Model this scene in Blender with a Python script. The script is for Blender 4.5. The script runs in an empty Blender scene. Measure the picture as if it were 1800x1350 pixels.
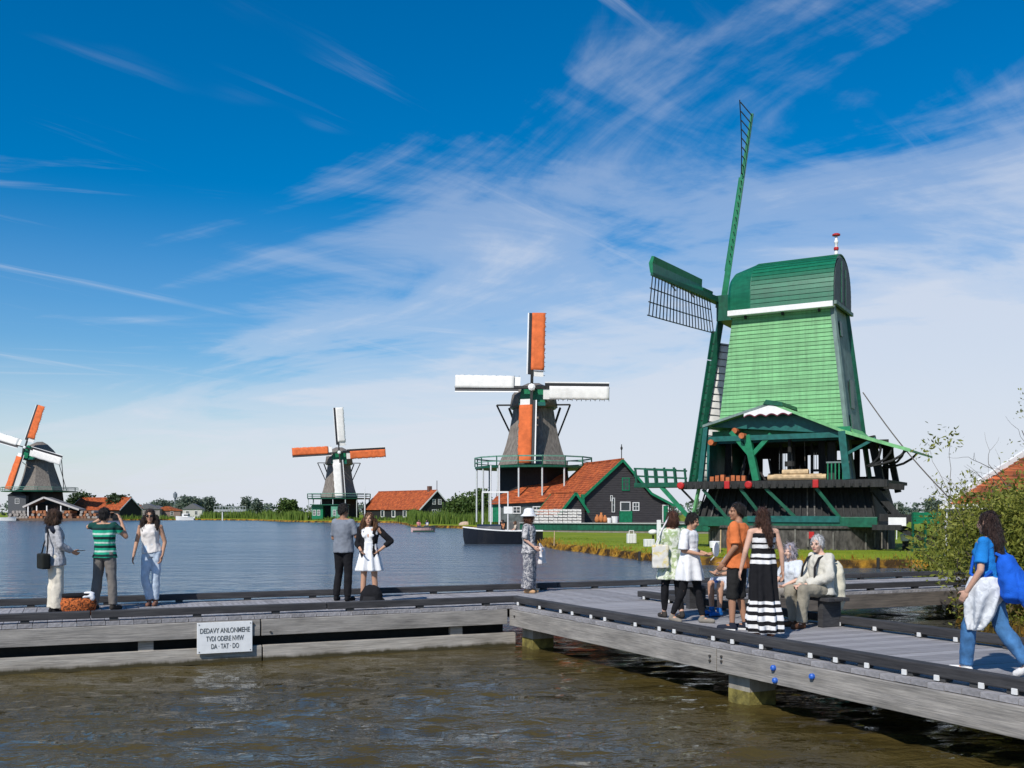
import bpy, bmesh, math, random
import numpy as np
from mathutils import Vector, Matrix, noise as mnoise
R = math.radians
random.seed(7)
S = bpy.context.scene
COL = S.collection

# ------------------------------------------------------------------ camera, sky, sun, exposure
ZC = 2.36            # eye height above the water
FPX = 1800.0         # focal length in photo pixels
HOR = 900.0          # horizon row in the photo
cam_d = bpy.data.cameras.new('camera')
cam_d.lens = 36.0; cam_d.sensor_width = 36.0; cam_d.shift_y = 0.125
cam_d.clip_start = 0.1; cam_d.clip_end = 12000
cam = bpy.data.objects.new('camera', cam_d); COL.objects.link(cam)
cam.location = (0, 0, ZC); cam.rotation_euler = (R(90), 0, 0)
S.camera = cam

SUN_EL = R(43)
SUN_DIR = Vector((-0.48 * math.cos(SUN_EL), -0.88 * math.cos(SUN_EL), math.sin(SUN_EL))).normalized()
sun_d = bpy.data.lights.new('sun', 'SUN'); sun_d.energy = 4.2; sun_d.angle = R(0.53); sun_d.color = (1.0, 0.955, 0.89)
sun = bpy.data.objects.new('sun', sun_d); COL.objects.link(sun)
sun.rotation_euler = SUN_DIR.to_track_quat('Z', 'Y').to_euler(); sun.location = (-20, -30, 40)

W = bpy.data.worlds.new('World'); S.world = W; W.use_nodes = True
def build_world():
    nt = W.node_tree; N = nt.nodes; L = nt.links; N.clear()
    out = N.new('ShaderNodeOutputWorld'); bg = N.new('ShaderNodeBackground'); bg.inputs[1].default_value = 0.11
    sky = N.new('ShaderNodeTexSky'); sky.sky_type = 'NISHITA'; sky.sun_disc = False
    sky.sun_elevation = SUN_EL; sky.sun_rotation = math.atan2(SUN_DIR.x, SUN_DIR.y)
    sky.air_density = 1.0; sky.dust_density = 0.6; sky.ozone_density = 3.0
    def math_(op, a, b=None, c=None, clamp=False):
        n = N.new('ShaderNodeMath'); n.operation = op; n.use_clamp = clamp
        for i, v in enumerate((a, b, c)):
            if v is None: continue
            if isinstance(v, (int, float)): n.inputs[i].default_value = v
            else: L.new(v, n.inputs[i])
        return n.outputs[0]
    def ramp(v, pts, interp='EASE'):
        n = N.new('ShaderNodeValToRGB'); n.color_ramp.interpolation = interp
        e = n.color_ramp.elements
        while len(e) < len(pts): e.new(0.5)
        for i, (p, c) in enumerate(pts):
            e[i].position = p; e[i].color = c if isinstance(c, tuple) else (c, c, c, 1)
        L.new(v, n.inputs[0]); return n.outputs[0]
    tc = N.new('ShaderNodeTexCoord'); sep = N.new('ShaderNodeSeparateXYZ'); L.new(tc.outputs['Generated'], sep.inputs[0])
    x, y, z = sep.outputs
    zz = math_('MAXIMUM', z, 0.0)
    den = math_('ADD', zz, 0.14)
    px = math_('DIVIDE', x, den); py = math_('DIVIDE', y, den)
    cmb = N.new('ShaderNodeCombineXYZ'); L.new(px, cmb.inputs[0]); L.new(py, cmb.inputs[1])
    P = cmb.outputs[0]
    def mapping(vec, loc, rot, scl):
        m = N.new('ShaderNodeMapping'); L.new(vec, m.inputs[0])
        m.inputs['Location'].default_value = loc; m.inputs['Rotation'].default_value = rot; m.inputs['Scale'].default_value = scl
        return m.outputs[0]
    def noise(vec, scale, detail=8, rough=0.55, dist=0.0):
        n = N.new('ShaderNodeTexNoise'); L.new(vec, n.inputs['Vector'])
        n.inputs['Scale'].default_value = scale; n.inputs['Detail'].default_value = detail
        n.inputs['Roughness'].default_value = rough; n.inputs['Distortion'].default_value = dist
        return n.outputs['Fac']
    def streak(vec, loc, ang, long, short, scale, detail, rough, dist):
        m = N.new('ShaderNodeMapping'); m.vector_type = 'TEXTURE'; L.new(vec, m.inputs[0])
        m.inputs['Location'].default_value = loc; m.inputs['Rotation'].default_value = (0, 0, ang); m.inputs['Scale'].default_value = (long, short, 1)
        return noise(m.outputs[0], scale, detail, rough, dist)
    # a bank of thin high cloud that thickens ahead and to the right, broken by soft noise
    front = math_('ADD', math_('MULTIPLY', px, 0.72), math_('MULTIPLY', py, 0.66))
    front = math_('MINIMUM', front, 6.0)
    veil = streak(P, SKY['veil_loc'], R(-34), 1.6, 0.8, 0.9, 11, 0.60, 1.2)
    vfine = streak(P, (2.2, 5.1, 0), R(30), 1.6, 0.6, 1.7, 11, 0.62, 1.4)
    vsum = math_('ADD', math_('MULTIPLY', front, 0.34), math_('ADD', math_('MULTIPLY', veil, 1.15), math_('MULTIPLY', vfine, 0.30)))
    v = ramp(math_('SUBTRACT', vsum, 0.675), [(0.50, 0.0), (0.68, 0.34), (0.88, 0.70), (1.0, 0.84)])
    # wisps drawn out by the wind
    wisp = streak(P, SKY['wisp_loc'], R(47), 1.9, 0.20, 1.0, 10, 0.60, 0.55)
    wisp2 = streak(P, (7.7, 2.1, 0), R(20), 2.4, 0.22, 1.0, 10, 0.62, 0.7)
    w1 = ramp(wisp, [(0.575, 0.0), (0.78, 0.8)])
    w2 = ramp(wisp2, [(0.585, 0.0), (0.82, 0.7)])
    wsum = math_('MAXIMUM', w1, w2)
    patch = ramp(noise(P, 1.1, 3, 0.5), [(0.43, 0.0), (0.58, 1.0)])
    wsum = math_('MULTIPLY', wsum, patch)
    lowhaze = ramp(zz, [(0.0, 0.80), (0.05, 0.62), (0.16, 0.16), (0.30, 0.0)], 'EASE')
    inv = lambda s: math_('SUBTRACT', 1.0, s)
    cov = inv(math_('MULTIPLY', inv(v), math_('MULTIPLY', inv(math_('MULTIPLY', wsum, 0.75)), inv(lowhaze))))
    # blue of the clear sky
    hs = N.new('ShaderNodeHueSaturation'); L.new(sky.outputs[0], hs.inputs['Color'])
    hs.inputs['Hue'].default_value = SKY['hue']; hs.inputs['Saturation'].default_value = SKY['sat']; hs.inputs['Value'].default_value = SKY['val']
    mix = N.new('ShaderNodeMix'); mix.data_type = 'RGBA'
    L.new(cov, mix.inputs[0]); L.new(hs.outputs[0], mix.inputs[6]); mix.inputs[7].default_value = SKY['cloud'] + (1,)
    L.new(mix.outputs[2], bg.inputs[0]); L.new(bg.outputs[0], out.inputs[0])
SKY = dict(hue=0.501, sat=1.72, val=0.97, cloud=(5.75, 6.1, 6.85), veil_loc=(1.3, 0.4, 0), wisp_loc=(3.1, 1.7, 0))
build_world()
S.view_settings.view_transform = 'Standard'; S.view_settings.look = 'None'
S.view_settings.exposure = 0.15; S.view_settings.gamma = 1.0; S.view_settings.use_curve_mapping = False
S.render.engine = 'CYCLES'
S.cycles.max_bounces = 6; S.cycles.diffuse_bounces = 2; S.cycles.glossy_bounces = 3; S.cycles.transmission_bounces = 3
S.cycles.use_denoising = True

# ------------------------------------------------------------------ helpers
def P(px, py, Y):
    """photo pixel + real distance -> world point"""
    return Vector(((px - 900.0) / FPX * Y, Y, ZC + (HOR - py) / FPX * Y))
def PX(px, Y): return (px - 900.0) / FPX * Y

MATS = {}
def M(name, col, rough=0.6, var=0.15, scale=6.0, bump=0.0, bscale=30.0, stretch=(1, 1, 1), metal=0.0, spec=0.4, col2=None, detail=5, sheen=0.0, two=False):
    if name in MATS: return MATS[name]
    m = bpy.data.materials.new(name); m.use_nodes = True; nt = m.node_tree; N = nt.nodes; L = nt.links
    b = N['Principled BSDF']; b.inputs['Roughness'].default_value = rough; b.inputs['Metallic'].default_value = metal
    b.inputs['Specular IOR Level'].default_value = spec
    tc = N.new('ShaderNodeTexCoord'); mp = N.new('ShaderNodeMapping'); L.new(tc.outputs['Object'], mp.inputs[0]); mp.inputs['Scale'].default_value = stretch
    nz = N.new('ShaderNodeTexNoise'); nz.inputs['Scale'].default_value = scale; nz.inputs['Detail'].default_value = detail; L.new(mp.outputs[0], nz.inputs['Vector'])
    rp = N.new('ShaderNodeValToRGB'); e = rp.color_ramp.elements
    a = tuple(max(0, c * (1 - var)) for c in col); z = tuple(min(1, c * (1 + var)) for c in col)
    if col2: a, z = col, col2
    e[0].position = 0.32; e[0].color = a + (1,); e[1].position = 0.68; e[1].color = z + (1,)
    L.new(nz.outputs['Fac'], rp.inputs[0]); L.new(rp.outputs[0], b.inputs['Base Color'])
    if bump:
        n2 = N.new('ShaderNodeTexNoise'); n2.inputs['Scale'].default_value = bscale; n2.inputs['Detail'].default_value = 4; L.new(mp.outputs[0], n2.inputs['Vector'])
        bp = N.new('ShaderNodeBump'); bp.inputs['Strength'].default_value = bump; bp.inputs['Distance'].default_value = 0.02
        L.new(n2.outputs['Fac'], bp.inputs['Height']); L.new(bp.outputs[0], b.inputs['Normal'])
    if sheen: b.inputs['Sheen Weight'].default_value = sheen
    MATS[name] = m
    return m

class MB:
    """collects shapes; build() links them as ONE mesh object"""
    def __init__(self): self.v = []; self.f = []; self.mi = []; self.cur = 0
    def add(self, vs, fs):
        o = len(self.v); self.v += [tuple(p) for p in vs]
        for f in fs: self.f.append(tuple(i + o for i in f)); self.mi.append(self.cur)
        return self
    def hexa(self, p):       # 8 points: bottom 4 (ccw from above), top 4
        return self.add(p, [(3, 2, 1, 0), (4, 5, 6, 7), (0, 1, 5, 4), (1, 2, 6, 5), (2, 3, 7, 6), (3, 0, 4, 7)])
    def box(self, x0, x1, y0, y1, z0, z1):
        return self.hexa([(x0, y0, z0), (x1, y0, z0), (x1, y1, z0), (x0, y1, z0), (x0, y0, z1), (x1, y0, z1), (x1, y1, z1), (x0, y1, z1)])
    def beam(self, p, q, w, h, up=(0, 0, 1)):
        p, q = Vector(p), Vector(q); d = (q - p).normalized(); up = Vector(up)
        s = d.cross(up)
        if s.length < 1e-4: s = d.cross(Vector((0, 1, 0)))
        s.normalize(); t = s.cross(d).normalized(); s *= w / 2; t *= h / 2
        return self.hexa([p - s - t, q - s - t, q + s - t, p + s - t, p - s + t, q - s + t, q + s + t, p + s + t])
    def tube(self, pts, rad, n=8, caps=True):
        pts = [Vector(p) for p in pts]
        if not isinstance(rad, (list, tuple)): rad = [rad] * len(pts)
        rings = []; prev = None
        for i, p in enumerate(pts):
            d = (pts[min(i + 1, len(pts) - 1)] - pts[max(i - 1, 0)]).normalized()
            a = prev if prev is not None else (Vector((0, 0, 1)) if abs(d.z) < 0.9 else Vector((1, 0, 0)))
            s = (a - d * a.dot(d)); s.normalize(); t = d.cross(s); prev = s
            rings.append([p + (s * math.cos(k * 2 * math.pi / n) + t * math.sin(k * 2 * math.pi / n)) * rad[i] for k in range(n)])
        return self.loft(rings, caps)
    def loft(self, rings, caps=True, close=True):
        n = len(rings[0]); vs = [p for r in rings for p in r]; fs = []
        for i in range(len(rings) - 1):
            for k in range(n if close else n - 1):
                a = i * n + k; b = i * n + (k + 1) % n
                fs.append((a, b, b + n, a + n))
        if caps: fs.append(tuple(reversed(range(n)))); fs.append(tuple(range((len(rings) - 1) * n, len(rings) * n)))
        return self.add(vs, fs)
    def lathe(self, prof, n=16, c=(0, 0, 0), caps=True, ang0=0.0):
        cx, cy, cz = c
        return self.loft([[(cx + r * math.cos(ang0 + k * 2 * math.pi / n), cy + r * math.sin(ang0 + k * 2 * math.pi / n), cz + z) for k in range(n)] for r, z in prof], caps)
    def ell(self, c, r, rot=None, nu=12, nv=8):
        c = Vector(c); vs = []; fs = []
        for j in range(nv + 1):
            th = math.pi * j / nv
            for k in range(nu):
                ph = 2 * math.pi * k / nu
                p = Vector((r[0] * math.sin(th) * math.cos(ph), r[1] * math.sin(th) * math.sin(ph), r[2] * math.cos(th)))
                if rot is not None: p = rot @ p
                vs.append(c + p)
        for j in range(nv):
            for k in range(nu):
                a = j * nu + k; b = j * nu + (k + 1) % nu
                fs.append((a, a + nu, b + nu, b))
        return self.add(vs, fs)
    def prism(self, poly, d):     # poly: list of 3d points, extruded by vector d
        n = len(poly); d = Vector(d); a = [Vector(p) for p in poly]; b = [p + d for p in a]
        return self.add(a + b, [tuple(reversed(range(n))), tuple(range(n, 2 * n))] + [(i, (i + 1) % n, (i + 1) % n + n, i + n) for i in range(n)])
    def mesh(self, name, mats, smooth=False, fix=True):
        me = bpy.data.meshes.new(name); me.from_pydata(self.v, [], self.f)
        for m in (mats if isinstance(mats, (list, tuple)) else [mats]): me.materials.append(m)
        if any(self.mi): me.polygons.foreach_set('material_index', self.mi)
        if fix:
            bm = bmesh.new(); bm.from_mesh(me); bmesh.ops.recalc_face_normals(bm, faces=bm.faces); bm.to_mesh(me); bm.free()
        if smooth: me.polygons.foreach_set('use_smooth', [True] * len(me.polygons))
        me.update(); return me
    def build(self, name, mats, parent=None, smooth=False, bevel=0.0, fix=True, kind=None):
        o = bpy.data.objects.new(name, self.mesh(name, mats, smooth, fix)); COL.objects.link(o)
        if parent is not None: o.parent = parent
        if kind: o['kind'] = kind
        if bevel:
            m = o.modifiers.new('bevel', 'BEVEL'); m.width = bevel; m.segments = 2; m.limit_method = 'ANGLE'
        return o
def link(name, me, parent=None, loc=(0, 0, 0), rz=0.0, scale=None):
    o = bpy.data.objects.new(name, me); COL.objects.link(o); o.parent = parent; o.location = loc; o.rotation_euler = (0, 0, rz)
    if scale: o.scale = scale
    return o
def thing(name, label, cat, loc=(0, 0, 0), rz=0.0, group=None):
    o = bpy.data.objects.new(name, None); COL.objects.link(o); o.location = loc; o.rotation_euler = (0, 0, rz); o.empty_display_size = 0.2
    o['label'] = label; o['category'] = cat
    if group: o['group'] = group
    return o
def tag(o, label, cat, group=None):
    o['label'] = label; o['category'] = cat
    if group: o['group'] = group
    return o
def setting(o): o['kind'] = 'structure'; return o

# ------------------------------------------------------------------ water
def water_material():
    m = bpy.data.materials.new('water'); m.use_nodes = True; nt = m.node_tree; N = nt.nodes; L = nt.links
    b = N['Principled BSDF']; b.inputs['Roughness'].default_value = 0.06; b.inputs['IOR'].default_value = 1.333; b.inputs['Specular IOR Level'].default_value = 0.5
    geo = N.new('ShaderNodeNewGeometry')
    def noise(scale, detail, sx=1, sy=1, rot=0, rough=0.5, dist=0.3):
        mp = N.new('ShaderNodeMapping'); L.new(geo.outputs['Position'], mp.inputs[0]); mp.inputs['Scale'].default_value = (sx, sy, 1); mp.inputs['Rotation'].default_value = (0, 0, rot)
        n = N.new('ShaderNodeTexNoise'); L.new(mp.outputs[0], n.inputs['Vector']); n.inputs['Scale'].default_value = scale; n.inputs['Detail'].default_value = detail
        n.inputs['Roughness'].default_value = rough; n.inputs['Distortion'].default_value = dist
        return n.outputs['Fac']
    rp = N.new('ShaderNodeValToRGB'); L.new(noise(0.25, 3), rp.inputs[0]); e = rp.color_ramp.elements
    e[0].position = 0.3; e[0].color = (0.046, 0.034, 0.010, 1); e[1].position = 0.7; e[1].color = (0.074, 0.056, 0.018, 1)
    L.new(rp.outputs[0], b.inputs['Base Color'])
    h = None
    for sc, det, sx, sy, rot, amp in ((0.30, 3, 1, 2.2, R(12), 0.30), (1.5, 3, 1, 1.9, R(-14), 0.05), (5.5, 3, 1, 2.0, R(12), 0.035), (14, 2, 1, 1.8, R(-10), 0.008)):
        mu = N.new('ShaderNodeMath'); mu.operation = 'MULTIPLY'; L.new(noise(sc, det, sx, sy, rot), mu.inputs[0]); mu.inputs[1].default_value = amp
        if h is None: h = mu.outputs[0]
        else:
            ad = N.new('ShaderNodeMath'); L.new(h, ad.inputs[0]); L.new(mu.outputs[0], ad.inputs[1]); h = ad.outputs[0]
    # open water is ruffled by the wind, the water in the lee of the jetty is smoother
    sp = N.new('ShaderNodeSeparateXYZ'); L.new(geo.outputs['Position'], sp.inputs[0])
    mr = N.new('ShaderNodeMapRange'); L.new(sp.outputs[1], mr.inputs[0]); mr.inputs[1].default_value = 14; mr.inputs[2].default_value = 45; mr.inputs[3].default_value = 0.0; mr.inputs[4].default_value = 0.15
    gu = N.new('ShaderNodeMath'); gu.operation = 'MULTIPLY_ADD'; L.new(noise(0.06, 4, 0.5, 1.6, R(8)), gu.inputs[0]); gu.inputs[1].default_value = 0.10; L.new(mr.outputs[0], gu.inputs[2]); L.new(gu.outputs[0], b.inputs['Roughness'])
    bp = N.new('ShaderNodeBump'); bp.inputs['Strength'].default_value = 1.0; bp.inputs['Distance'].default_value = 1.0
    L.new(h, bp.inputs['Height']); L.new(bp.outputs[0], b.inputs['Normal'])
    # open water: blue sky reflection painted into the base colour; silty brown by the jetty
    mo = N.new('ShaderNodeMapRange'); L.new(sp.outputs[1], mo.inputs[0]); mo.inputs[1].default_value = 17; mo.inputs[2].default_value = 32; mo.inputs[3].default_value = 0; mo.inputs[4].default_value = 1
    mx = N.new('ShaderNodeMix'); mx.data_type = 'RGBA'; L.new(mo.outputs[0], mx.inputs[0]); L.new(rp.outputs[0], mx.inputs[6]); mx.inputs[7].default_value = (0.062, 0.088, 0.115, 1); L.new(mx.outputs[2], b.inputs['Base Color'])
    return m
def build_water():
    rng = np.random.default_rng(31)
    ys = [7.0]
    while ys[-1] < 84: ys.append(ys[-1] + max(0.05, ys[-1] * 0.0062))
    ys = np.array(ys); ts = np.linspace(-1.0, 1.0, 560)
    Yg, Tg = np.meshgrid(ys, ts, indexing='ij'); Xg = Yg * Tg; Z = np.zeros_like(Xg); DXs = np.zeros_like(Xg)
    grid = np.maximum(0.05, Yg * 0.0062)
    for k in range(60):
        lam = 0.16 * (5.6 ** rng.uniform(0, 1)); th = R(82) + rng.normal() * 0.42; kk = 2 * math.pi / lam
        amp = 0.0115 * lam ** 0.95 * rng.uniform(0.5, 1.2) * 0.66
        fade = np.clip((lam / grid - 3.0) / 3.0, 0, 1)
        ph = kk * (Xg * math.cos(th) + Yg * math.sin(th)) + rng.uniform(0, 6.28) + 0.6 * np.sin(Xg * 0.21 + k) + 0.6 * np.sin(Yg * 0.17 + 2 * k)
        s = np.sin(ph); Z += amp * fade * (s + 0.25 * np.cos(2 * ph))
    gust = 0.75 + 0.45 * np.sin(Xg * 0.16 + 1.3 * np.sin(Yg * 0.11)) * np.sin(Yg * 0.23 + 0.8 * np.sin(Xg * 0.2))
    edge = np.clip((1 - np.abs(Tg)) / 0.12, 0, 1) * np.clip((Yg - 7.0) / 1.0, 0, 1) * np.clip((ys[-1] - Yg) / 18.0, 0, 1)
    Z *= gust * edge * (1.0 + 0.7 * np.clip((Yg - 19) / 10, 0, 1)) * (0.82 + 0.18 * np.clip((Yg - 12) / 10, 0, 1))
    n, m = Xg.shape
    V = np.stack([Xg, Yg, Z], -1).reshape(-1, 3); idx = np.arange(n * m).reshape(n, m)
    q = np.stack([idx[:-1, :-1], idx[:-1, 1:], idx[1:, 1:], idx[1:, :-1]], -1).reshape(-1, 4)
    o = len(V); y0, y1 = ys[0], ys[-1]
    outer = np.array([(-3000, -60, 0), (3000, -60, 0), (3000, 5000, 0), (-3000, 5000, 0), (-y0, y0, 0), (y0, y0, 0), (y1, y1, 0), (-y1, y1, 0)], float)
    q2 = np.array([(0, 1, 5, 4), (1, 2, 6, 5), (2, 3, 7, 6), (3, 0, 4, 7)]) + o
    V = np.concatenate([V, outer]); F = np.concatenate([q, q2]).astype(np.int32)
    me = bpy.data.meshes.new('water'); me.vertices.add(len(V)); me.vertices.foreach_set('co', V.astype(np.float32).ravel()); me.loops.add(F.size); me.loops.foreach_set('vertex_index', F.ravel())
    me.polygons.add(len(F)); me.polygons.foreach_set('loop_start', np.arange(0, F.size, 4, dtype=np.int32)); me.polygons.foreach_set('loop_total', np.full(len(F), 4, np.int32))
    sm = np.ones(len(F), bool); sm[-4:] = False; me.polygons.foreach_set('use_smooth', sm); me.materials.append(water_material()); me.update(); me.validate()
    setting(link('water', me))
build_water()

# ------------------------------------------------------------------ ground
def grass_material():
    m = bpy.data.materials.new('grass_ground'); m.use_nodes = True; nt = m.node_tree; N = nt.nodes; L = nt.links
    b = N['Principled BSDF']; b.inputs['Roughness'].default_value = 0.85; b.inputs['Specular IOR Level'].default_value = 0.15
    geo = N.new('ShaderNodeNewGeometry'); sep = N.new('ShaderNodeSeparateXYZ'); L.new(geo.outputs['Position'], sep.inputs[0])
    n = N.new('ShaderNodeTexNoise'); n.inputs['Scale'].default_value = 0.35; n.inputs['Detail'].default_value = 8; n.inputs['Roughness'].default_value = 0.65; L.new(geo.outputs['Position'], n.inputs['Vector'])
    rp = N.new('ShaderNodeValToRGB'); L.new(n.outputs['Fac'], rp.inputs[0]); e = rp.color_ramp.elements
    e[0].position = 0.35; e[0].color = (0.13, 0.20, 0.012, 1); e[1].position = 0.68; e[1].color = (0.24, 0.27, 0.02, 1)
    # rusty earth and dead grass on the bank face
    n2 = N.new('ShaderNodeTexNoise'); n2.inputs['Scale'].default_value = 1.1; n2.inputs['Detail'].default_value = 9; L.new(geo.outputs['Position'], n2.inputs['Vector'])
    r2 = N.new('ShaderNodeValToRGB'); L.new(n2.outputs['Fac'], r2.inputs[0]); e = r2.color_ramp.elements
    e[0].position = 0.42; e[0].color = (0.045, 0.026, 0.010, 1); e[1].position = 0.60; e[1].color = (0.36, 0.19, 0.02, 1)
    ma = N.new('ShaderNodeMath'); ma.operation = 'MULTIPLY_ADD'; L.new(n2.outputs['Fac'], ma.inputs[0]); ma.inputs[1].default_value = 0.10; L.new(sep.outputs[2], ma.inputs[2])
    mr = N.new('ShaderNodeMapRange'); L.new(ma.outputs[0], mr.inputs[0]); mr.inputs[1].default_value = 0.36; mr.inputs[2].default_value = 0.46
    mx = N.new('ShaderNodeMix'); mx.data_type = 'RGBA'; L.new(mr.outputs[0], mx.inputs[0]); L.new(r2.outputs[0], mx.inputs[6]); L.new(rp.outputs[0], mx.inputs[7])
    L.new(mx.outputs[2], b.inputs['Base Color'])
    n3 = N.new('ShaderNodeTexNoise'); n3.inputs['Scale'].default_value = 6; n3.inputs['Detail'].default_value = 8; L.new(geo.outputs['Position'], n3.inputs['Vector'])
    bp = N.new('ShaderNodeBump'); bp.inputs['Strength'].default_value = 0.8; bp.inputs['Distance'].default_value = 0.15; L.new(n3.outputs['Fac'], bp.inputs['Height']); L.new(bp.outputs[0], b.inputs['Normal'])
    return m
GRASS = grass_material()
def pt(px, Y): return (PX(px, Y), Y)
SHORE = [(-1500, 330), pt(-500, 300), pt(0, 290), pt(200, 286), pt(340, 300), pt(450, 285), pt(500, 248), pt(545, 236), pt(690, 224), pt(712, 190), pt(722, 158), pt(800, 150),
         pt(850, 140), pt(870, 118), pt(915, 99), pt(930, 84), pt(945, 73), pt(975, 65), pt(1040, 58), pt(1095, 53), pt(1150, 48.6), pt(1220, 46), pt(1300, 44.5), pt(1400, 43.4), pt(1500, 43), pt(1600, 43.2), pt(1660, 42),
         (16.2, 36), (13.2, 29), (10.6, 24.6), (9.2, 21), (8.8, 17.6), (10.5, 12), (20, 6), (60, -20)]
def build_ground():
    # resample the shoreline with small wobble
    pts = []
    for (a, b) in zip(SHORE[:-1], SHORE[1:]):
        d = math.hypot(b[0] - a[0], b[1] - a[1]); step = 0.8 if min(a[1], b[1]) < 70 and d < 30 else 6
        n = max(1, int(d / step))
        for i in range(n):
            t = i / n; x = a[0] + (b[0] - a[0]) * t; y = a[1] + (b[1] - a[1]) * t
            w = 0.25 if y < 70 else 1.0
            pts.append((x + w * mnoise.noise(Vector((x * 0.4, y * 0.4, 1))), y + w * mnoise.noise(Vector((x * 0.4, y * 0.4, 9)))))
    pts.append(SHORE[-1])
    nrm = []
    for i in range(len(pts)):
        a = pts[max(0, i - 1)]; b = pts[min(len(pts) - 1, i + 1)]; d = Vector((b[0] - a[0], b[1] - a[1])); d.normalize(); nrm.append((-d.y, d.x))
    rows = []
    for off, z in ((-0.5, -0.6), (0.0, 0.06), (0.12, 0.30), (0.5, 0.42), (1.6, 0.50)):
        row = []
        for p, n_ in zip(pts, nrm):
            zz = z + (0.07 * mnoise.noise(Vector((p[0] * 1.1, p[1] * 1.1, off))) if off >= 0 else 0)
            row.append((p[0] + n_[0] * off, p[1] + n_[1] * off, zz))
        rows.append(row)
    mb = MB(); mb.loft(rows, caps=False, close=False)
    top = rows[-1]; n = len(top)
    far = [(400, -20, 0.55), (3500, 800, 0.55), (3500, 4500, 0.55), (-3500, 4500, 0.55), (-3500, 330, 0.55)]
    mb.add(top + far, [tuple(range(n + len(far)))])
    me = mb.mesh('ground', GRASS, fix=False)
    bm = bmesh.new(); bm.from_mesh(me); bmesh.ops.triangulate(bm, faces=[f for f in bm.faces if len(f.verts) > 4]); bmesh.ops.recalc_face_normals(bm, faces=bm.faces)
    up = sum(f.normal.z * f.calc_area() for f in bm.faces)
    if up < 0: bmesh.ops.reverse_faces(bm, faces=bm.faces)
    bm.to_mesh(me); bm.free()
    setting(link('ground', me))
    return rows
SHORE_ROWS = build_ground()

# ------------------------------------------------------------------ jetty
DZ = 0.71
A0 = Vector((-0.05, 18.0)); U = Vector((0.917, 0.399)).normalized(); V = Vector((-U.y, U.x))
B = Vector((0.447, -0.894)).normalized(); NB = Vector((0.894, 0.447)).normalized()
MW = 3.24; BW = 3.09; S_R = BW / U.dot(NB)
def xy(p, z): return (p.x, p.y, z)
def deck_mat():
    m = M('deck_board', (0.30, 0.29, 0.295), 0.78, 0.22, 3.0, 0.5, 60, (1, 6, 6))
    nt = m.node_tree; N = nt.nodes; L = nt.links          # every board a little different
    oi = N.new('ShaderNodeObjectInfo'); mr = N.new('ShaderNodeMapRange'); L.new(oi.outputs['Random'], mr.inputs[0]); mr.inputs[3].default_value = 0.80; mr.inputs[4].default_value = 1.14
    mx = N.new('ShaderNodeMix'); mx.data_type = 'RGBA'; mx.blend_type = 'MULTIPLY'; mx.inputs[0].default_value = 1
    rp = [n for n in N if n.type == 'VALTORGB'][0]
    L.new(rp.outputs[0], mx.inputs[6]); L.new(mr.outputs[0], mx.inputs[7]); L.new(mx.outputs[2], N['Principled BSDF'].inputs['Base Color'])
    return m
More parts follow.
